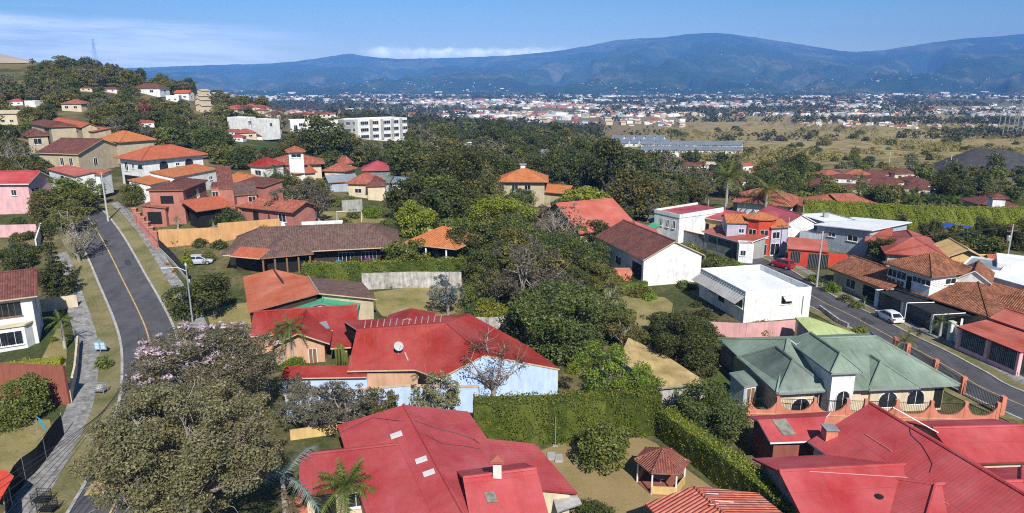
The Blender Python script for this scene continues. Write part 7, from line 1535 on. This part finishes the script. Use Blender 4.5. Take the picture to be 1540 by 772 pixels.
# ------------------------------------------------------------------ cars
def paint(name, c): t = NT(name); t.fin((*c, 1), .25, .5); t.b.inputs['Coat Weight'].default_value = .5; return t.m
m['cwhite'] = paint('white car paint', (.75, .76, .77)); m['cred'] = paint('red car paint', (.35, .02, .03)); m['csilver'] = paint('silver car paint', (.42, .46, .50)); m['cdark'] = paint('dark blue car paint', (.03, .04, .07)); m['tyre'] = plain('tyre rubber', (.02, .02, .02), .8); m['lampglass'] = plain('lamp glass', (.7, .7, .7), .15); m['tail'] = plain('tail lamp', (.4, .02, .02), .2)
def car(g, head, pm, label, suv=False):
    o = thing('parked_car', label, 'car', g); o.rotation_euler = (0, 0, head); hh = 1.15 if suv else 1.0
    st = [(-2.15, .62, .42, .62), (-2.1, .80, .32, .86), (-1.6, .86, .25, .95), (-.9, .88, .22, .97), (.2, .88, .22, .97), (1.0, .87, .22, .93), (1.7, .82, .26, .84), (2.05, .72, .33, .72), (2.15, .55, .42, .6)]
    mb = MB(); V = []; F = []
    for x, w_, z0, z1 in st: z1 *= hh; V += [(x, -w_*.9, z0), (x, -w_, (z0+z1)/2), (x, -w_*.93, z1), (x, w_*.93, z1), (x, w_, (z0+z1)/2), (x, w_*.9, z0)]
    for i in range(len(st)-1): F += [(i*6+k, i*6+(k+1) % 6, i*6+6+(k+1) % 6, i*6+6+k) for k in range(6)]
    F += [(5, 4, 3, 2, 1, 0), tuple(range(48, 54))]; F = [f[::-1] for f in F]; mb.add(V, F)
    zt = 1.47*hh; zb = .9*hh; b0 = [(-2.0 if suv else -1.85, zb), (-1.55 if suv else -1.2, zt-.03), (-.3, zt), (.35, zt-.06), (1.25, zb)]
    V = []; 
    for x, z in b0: w_ = .80 if z < zt-.2 else .60; V += [(x, -w_, z), (x, w_, z)]
    mb.add(V, [(0, 1, 3, 2), (2, 3, 5, 4), (4, 5, 7, 6), (6, 7, 9, 8), (0, 2, 4, 6, 8), (9, 7, 5, 3, 1)]); body = mk('body', [Vector(v) for v in mb.V], mb.F, m[pm], None, mb.M); body.parent = o
    def part(nm, mbx, mt, par=o): q = mk(nm, mbx.V, mbx.F, m[mt]); q.parent = par; return q
    for sg in (-1, 1):
        for (xa, xb, xc, xd) in ((b0[0][0]+.28, b0[1][0]+.1, -.35, -.3), (-.22, -.27, .3, 1.0)):
            q = MB(); za, zc = zb+.05, zt-.12; wA = .80-.2*.05; q.extr([(xa, sg*.795, za), (xd, sg*.795, za), (xc, sg*.645, zc), (xb, sg*.645, zc)], (0, sg*.02, .004)); part('window', q, 'glass')
        for x in (-1.35, 1.35):
            q = MB(); q.tube([(x, sg*.66, .33), (x, sg*.9, .33)], .33, 14); w_ = part('wheel', q, 'tyre'); q = MB(); q.tube([(x, sg*.9, .33), (x, sg*.915, .33)], .2, 10); part('rim', q, 'metalgrey', w_)
        q = MB(); q.box((2.02, sg*.58, .68*hh), (.08, -.02*sg, 0), (.02, .14*sg, 0), (0, 0, .06)); part('headlight', q, 'lampglass'); q = MB(); q.box((-2.1, sg*.66, .78*hh), (.05, 0, 0), (0, .12, 0), (0, 0, .1)); part('tail_light', q, 'tail')
    q = MB(); n = Vector((.5, 0, .8)).normalized()*.02; q.extr([(1.2, -.68, zb+.04), (1.2, .68, zb+.04), (.4, .54, zt-.09), (.4, -.54, zt-.09)], n); part('windscreen', q, 'glass')
    q = MB(); q.extr([(b0[0][0]+.04, -.66, zb+.06), (b0[0][0]+.04, .66, zb+.06), (b0[1][0]-.05, .52, zt-.1), (b0[1][0]-.05, -.52, zt-.1)], (-.02, 0, .01)); part('rear_window', q, 'glass')
    return o
def hd(a, b): d = Vector(b)-Vector(a); return math.atan2(d.y, d.x)
g0 = E(1335, 484); i = min(range(len(RC)), key=lambda k: (RC[k]-g0.xy).length); dv = (RC[i-2]-RC[i+2]).normalized(); hA = math.atan2(dv.y, dv.x)
g = E(1336, 482); car(Vector((g.x, g.y, T(g.x, g.y)+.06)), hA, 'cwhite', 'white hatchback parked at the kerb in front of the grey gates')
g = E(1176, 403); car(Vector((g.x, g.y, T(g.x, g.y)+.06)), hA+.5, 'cred', 'red car parked at the corner by the red tower', True)
g = E(300, 397); car(g, .2, 'csilver', 'silver car parked beside the cone shaped conifer'); g = E(662, 389); car(g, -1.2, 'csilver', 'left car under the orange tiled carport', True); g = E(680, 387); car(g, -1.2, 'csilver', 'right car under the orange tiled carport')
g = E(236, 336); car(g, .9, 'cdark', 'dark car in the drive of the dusty pink house'); g = E(1402, 487); 
# ------------------------------------------------------------------ small things
def chair(g, rot, label):
    o = thing('garden_chair', label, 'chair', g); o.rotation_euler = (0, 0, rot); P = lambda nm, mbx: setattr(mk(nm, mbx.V, mbx.F, m['bluechair']), 'parent', o)
    q = MB(); q.hexa([(-.32, -.35, .36), (.32, -.35, .36), (.32, .3, .26), (-.32, .3, .26)], [(-.32, -.35, .40), (.32, -.35, .40), (.32, .3, .30), (-.32, .3, .30)]); P('seat', q)
    q = MB(); q.hexa([(-.3, .24, .3), (.3, .24, .3), (.3, .29, .28), (-.3, .29, .28)], [(-.34, .58, 1.05), (.34, .58, 1.05), (.34, .63, 1.03), (-.34, .63, 1.03)]); P('backrest', q)
    for s in (-1, 1): q = MB(); q.bx(s*.4-.07, s*.4+.07, -.4, .42, .56, .60); P('armrest', q); q = MB(); q.bx(s*.38-.04, s*.38+.04, -.38, -.30, 0, .56); P('leg', q); q = MB(); q.bx(s*.38-.04, s*.38+.04, .25, .33, 0, .56); P('leg', q)
for (x, y, r, lb) in ((489, 402, 2.2, 'blue garden chair farthest left on the terrace'), (497, 403, 2.6, 'second blue garden chair from the left on the terrace'), (509, 400, 3.4, 'blue garden chair in front of the orange croton'), (518, 402, 4.2, 'blue garden chair farthest right on the terrace')): g = E(x, y); chair(g, r, lb)
def goal():
    a, b = E(507, 335), E(544, 334); o = thing('football_goal', 'small white metal goal on the grass below the grey block wall', 'goal', (a+b)/2); mb = MB()
    h = 2.1; mb.tube([a, a+UP*h, b+UP*h, b], .07, 6); mb.out('frame', m['whitemetal'], o); mb = MB(); n = Vector((0, 1.2, 0)); mb.tube([a+UP*h, a+n], .04, 5); mb.tube([b+UP*h, b+n], .04, 5); mb.tube([a+n, b+n], .04, 5); mb.out('stay', m['whitemetal'], o)
goal()
def sidewalk_things():
    g = E(152, 532); o = thing('sign', 'small green and grey house shaped sign on the left verge', 'sign', g); mb = MB(); mb.tube([g-UP*.2, g+UP*.9], .04, 5); mb.out('post', m['metalgrey'], o); m['signgreen'] = plain('grey green sign paint', (.16, .27, .27), .6)
    mb = MB(); mb.extr([g+Vector((-.75, 0, .5)), g+Vector((.75, 0, .5)), g+Vector((.75, 0, 1.25)), g+Vector((0, 0, 1.9)), g+Vector((-.75, 0, 1.25))], (0, .08, 0)); mb.out('board', m['signgreen'], o)
    mb = MB(); [mb.box(g+Vector((x, -.02, z)), (.24, 0, 0), (0, .015, 0), (0, 0, .18)) for x in (-.34, .34) for z in (.78, 1.2)]; mb.out('window_panel', m['bluewhite'], o)
    def cage(x, y, lb, w_=.55, mt='black', full=False):
        g = E(x, y); o = thing('waste_cage', lb, 'bin', g); mb = MB()
        for sx in (-1, 1):
            for sy in (-1, 1): q = MB(); q.tube([g+Vector((sx*w_, sy*w_*.7, -.1)), g+Vector((sx*w_, sy*w_*.7, 1.15))], .03, 5); q.out('leg', m[mt], o)
        for z in (.45, .65, .85, 1.1):
            mb.tube([g+Vector((sx*w_, sy*w_*.7, z)) for sx, sy in ((-1, -1), (1, -1), (1, 1), (-1, 1), (-1, -1))], .02, 4)
        for k in range(7):
            for s in (-1, 1): mb.tube([g+Vector((-w_+k*w_/3, s*w_*.7, .45)), g+Vector((-w_+k*w_/3, s*w_*.7, 1.1))], .012, 4); mb.tube([g+Vector((s*w_, (-w_+k*w_/3)*.7, .45)), g+Vector((s*w_, (-w_+k*w_/3)*.7, 1.1))], .012, 4)
        mb.bx(g.x-w_, g.x+w_, g.y-w_*.7, g.y+w_*.7, g.z+.42, g.z+.45); mb.out('basket', m[mt], o)
        if full: mb = MB(); mb.lathe(g+UP*.45, [(.3, 0), (.42, .25), (.3, .5), (.05, .6)], 9); q = mb.out('rubbish_bag', m['concrete'], None, loc=g+UP*.45); tag(q, 'pale rubbish bag inside the cage on the left pavement', 'rubbish bag')
    cage(64, 758, 'black wire waste cage on the verge at the bottom left, left of a lower cage'); cage(73, 772, 'lower black waste cage at the bottom edge beside the verge'); cage(152, 592, 'green wire waste cage with a pale bag beneath the verge bush', mt='metalgrey', full=True)
    g = E(56, 665); o = thing('flag', 'blue green flag drooping on a pole by the net fence', 'flag', g); mb = MB(); mb.tube([g, g+Vector((.35, 0, 2.6))], .025, 5); mb.out('pole', m['metalgrey'], o); mb = MB(); m['flagcol'] = plain('blue green cloth', (.03, .25, .38), .8)
    t = g+Vector((.35, 0, 2.6)); mb.extr([t, t+Vector((.5, -.05, -.35)), t+Vector((.72, -.03, -1.45)), t+Vector((.45, 0, -1.2)), t+Vector((.3, 0, -.75))], (0, .02, 0)); mb.out('cloth', m['flagcol'], o)
    o = House('awning', 'bright red awning at the bottom left edge behind the net fence', 'awning', (5, 760)); p = o.p; slab('canopy', o.o, [[p(-30, 748, 2.0), p(0, 752, 2.0), p(21, 716, 2.6), p(10, 708, 2.6), p(-30, 705, 2.6)]], .08, [m['redpaint'], m['rfascia']]); mb = MB(); q = p(12, 730, 2.1); mb.tube([q, Vector((q.x, q.y, o.z0-.2))], .05, 5); mb.out('post', m['metalgrey'], o.o)
    g = E(511, 560); o = thing('cactus', 'clump of tall column cacti beside the peach wall', 'cactus', g)
    for k, (dx, dy, h) in enumerate(((0, 0, 3.6), (.5, .3, 3.1), (-.4, .3, 2.7), (.9, -.1, 2.5), (.2, .6, 3.2), (1.2, .3, 1.9))): mb = MB(); mb.tube([g+Vector((dx, dy, -.1)), g+Vector((dx+.03, dy, h*.5)), g+Vector((dx, dy, h-.1)), g+Vector((dx, dy, h))], [.13, .14, .13, .05], 8); mb.out('stem', m['L_mid'], o, True)
sidewalk_things()
def pylon(base, top_px, label, group=None):
    g, h = (base, top_px) if isinstance(base, Vector) else (E(*base), 0)
    if not h: h = (base[1]-top_px)*depth_of(g)/FPX
    o = thing('pylon', label, 'pylon', g, group); mb = MB(); w0, w1 = h*.09, h*.018; L = 7; r = h*.0045+.04
    ring = [[g+Vector((sx*(w0+(w1-w0)*(i/L)**.8), sy*(w0+(w1-w0)*(i/L)**.8), h*i/L)) for sx, sy in ((-1, -1), (1, -1), (1, 1), (-1, 1))] for i in range(L+1)]
    for i in range(L):
        for k in range(4): mb.tube([ring[i][k], ring[i+1][k]], r, 4); mb.tube([ring[i][k], ring[i+1][(k+1) % 4]], r*.6, 3); mb.tube([ring[i+1][k], ring[i][(k+1) % 4]], r*.6, 3)
    mb.out('lattice', m['metalgrey'], o)
    for f in (.72, .84, .96): q = MB(); q.tube([g+UP*h*f+Vector((-h*.14, 0, 0)), g+UP*h*(f+.02), g+UP*h*f+Vector((h*.14, 0, 0))], r*.9, 4); q.out('crossarm', m['metalgrey'], o)
pylon((144, 92), 60, 'lattice power pylon on the crest of the wooded hill'); pylon(Vector((-548, 760, T(-548, 760))), 24, 'lattice power pylon above the bare quarry at the left edge'); pylon((1308, 196), 172, 'lattice pylon out on the dry grassland', 'grassland pylons'); pylon((1186, 192), 168, 'lattice pylon out on the dry grassland', 'grassland pylons'); pylon((815, 180), 158, 'faint lattice pylon beyond the pale suburb'); pylon((1528, 205), 150, 'tall lattice pylon of the substation at the right edge')
for i in range(7): pole((1500+i*7, 205+(i % 2)*3), 172-(i % 3)*8, 'grey steel mast in the substation at the right edge', .35, 0, 'metalgrey', 'mast')['group'] = 'substation masts'
def mound():
    c = E(1500, 262); dp = depth_of(c); W = 92*dp/FPX; Hh = 37*dp/FPX; V = []; F = []; N = 40
    for j in range(N+1):
        for i in range(N+1):
            u, v = i/N*2-1, j/N*2-1; q = max(0, 1-math.hypot(u*(1.0 if u < 0 else .75)+.12*v, v)); V.append((c.x+u*W, c.y+v*W*.8+8, T(c.x+u*W, c.y+v*W*.8+8)-.3+Hh*min(1, q*1.25)**.9+.5*mn.noise((u*6, v*6, 2))*q))
    for j in range(N):
        for i in range(N): a = j*(N+1)+i; F.append((a, a+1, a+N+2, a+N+1))
    o = mk('gravel_mound', V, F, m['gravel'], smooth=True); tag(o, None, None, None, 'structure')
mound()
# ------------------------------------------------------------------ the far valley
def far_stuff():
    rg = np.random.default_rng(12); C = []; TN = []; F2 = []
    def sample(n, ylo, yhi, test):
        out = []
        for k in range(n):
            px, py = rg.uniform(-60, 1600), rg.uniform(ylo, yhi); d = ray(px, py); zt = -25.0; t = (zt-CAMZ)/d[2] if d[2] < 0 else 9e9; x, y = d[0]*t, d[1]*t
            if not 430 < y < 3700: continue
            z = T(x, y)
            if abs(z-zt) > 4: g = E(px, py); x, y, z = g
            if y < 430: continue
            if test(px, py, x, y): out.append((x, y, z))
        return out
    nz = lambda x, y, s, o: mn.fractal((x/s, y/s, o), .8, 2, 3)
    def woodtest(px, py, x, y):
        f = nz(x, y, 260+y*.05, 3.1)
        open_ = (px > 900 and 174 < py < 240) or (700 < px < 900 and 160 < py < 172 and f < .25)
        if open_: return nz(x*.4, y*1.5, 210, 6.6) > (.5 if py > 196 or px < 1190 else .2)
        return f > -.12
    for (x, y, z) in sample(15000, 130.5, 212, woodtest): r = rg.uniform(3, 6.5)*(1+y/5000); C.append((x, y, z+r*.6, r, .8))
    C = np.array(C); sz = 1.5+C[:, 1]/520
    V = []; order = np.argsort(C[:, 1]); parts = np.array_split(order, 8)
    for p_ in parts: V.append(leafcloud(rg, C[p_], len(p_)*15, float(sz[p_].mean()), .5, .75, .3, .5))
    V = np.concatenate(V); o = link('far_woods', npmesh('far_woods', V, 4, m['L_far'])); tag(o, 'dark belts of trees filling the far valley', None, None, 'stuff')
    def towntest(px, py, x, y): f = nz(x, y, 420, 9.4); return f > ((.28 if py > 175 else .02) if not (px > 830 and 176 < py < 235) else 9)
    H = sample(15000, 131, 178, towntest)
    for k in range(1700):
        Y = rg.uniform(3750, 5400)*(1); a = rg.uniform(-.45, .95); t = (Y-3700)/6300
        if nz(a*Y, Y, 500, 2.2) > .1: H.append((a*Y, Y, zmain(a, t, Y)-1))
    for k in range(500):
        Y = rg.uniform(5200, 8200); a = rg.uniform(-.3, .9); t = (Y-3700)/6300
        if nz(a*Y, Y, 700, 5.2) > .2: H.append((a*Y, Y, zmain(a, t, Y)-1))
    V = []
    for (x, y, z) in H:
        s = 1+min(y, 3000)/6000 if y < 3700 else .8; w_, d_, h = rg.uniform(3, 6.5)*s, rg.uniform(3, 6)*s, rg.uniform(2.6, 4.6)*s; t = rg.uniform(0, 3.14); ca, sa = math.cos(t), math.sin(t)
        if rg.random() < .05: w_ *= 2.6; h *= 1.4
        c = [(x+ca*u*w_-sa*v*d_, y+sa*u*w_+ca*v*d_) for u, v in ((-1, -1), (1, -1), (1, 1), (-1, 1))]
        V += [(p[0], p[1], z-1) for p in c]+[(p[0], p[1], z+h) for p in c]
    V = np.array(V); n = len(V)//8; base = np.arange(n)[:, None, None]*8; q = np.array([[4, 5, 6, 7], [0, 1, 5, 4], [1, 2, 6, 5], [2, 3, 7, 6], [3, 0, 4, 7]])[None]
    F = (base+q).reshape(-1, 4); me = bpy.data.meshes.new('far_town'); me.vertices.add(n*8); me.vertices.foreach_set('co', V.astype(np.float32).ravel()); me.loops.add(len(F)*4); me.loops.foreach_set('vertex_index', F.astype(np.int32).ravel()); me.polygons.add(len(F)); me.polygons.foreach_set('loop_start', np.arange(0, len(F)*4, 4, dtype=np.int32))
    t = NT('far town walls and roofs'); g = t.t.nodes.new('ShaderNodeNewGeometry'); c = t.ramp(g.outputs['Random Per Island'], [(0, (.60, .60, .58)), (.2, (.36, .34, .31)), (.42, (.30, .12, .08)), (.62, (.24, .26, .28)), (.78, (.45, .35, .25)), (.93, (.68, .68, .68))], 'CONSTANT')
    me.materials.append(t.fin(c, .8, .2)); me.update(calc_edges=True); o = link('far_town', me); tag(o, 'speckle of countless small buildings across the valley town', None, None, 'stuff')
def scrub():
    rg = np.random.default_rng(21); C = []
    for k in range(5200):
        px, py = rg.uniform(960, 1600), rg.uniform(181, 262); g = E(px, py)
        if g.y < 215: continue
        if mn.fractal((g.x/70, g.y/110, 1.7), .8, 2, 3) < .02: continue
        if np.any((FT[:, 0]-g.x)**2+(FT[:, 1]-g.y)**2 < (FT[:, 2]+3)**2): continue
        r = rg.uniform(.7, 2.0)*(1+g.y/900); C.append((g.x, g.y, g.z+r*.35, r, .7))
    C = np.array(C); o = link('scrub', npmesh('scrub', leafcloud(rg, C, len(C)*16, 1.1, .5, .8, .4, .5), 4, m['L_scrub'])); tag(o, 'low olive scrub mottling the dry slope', None, None, 'stuff')
m['L_scrub'] = leaf('olive scrub', (.06, .06, .025), (.10, .095, .04), (.17, .15, .07), nscale=.02)
scrub()
m['L_far'] = leaf('far tree crowns', (.012, .019, .009), (.026, .034, .016), (.05, .052, .026), nscale=.004)
far_stuff()
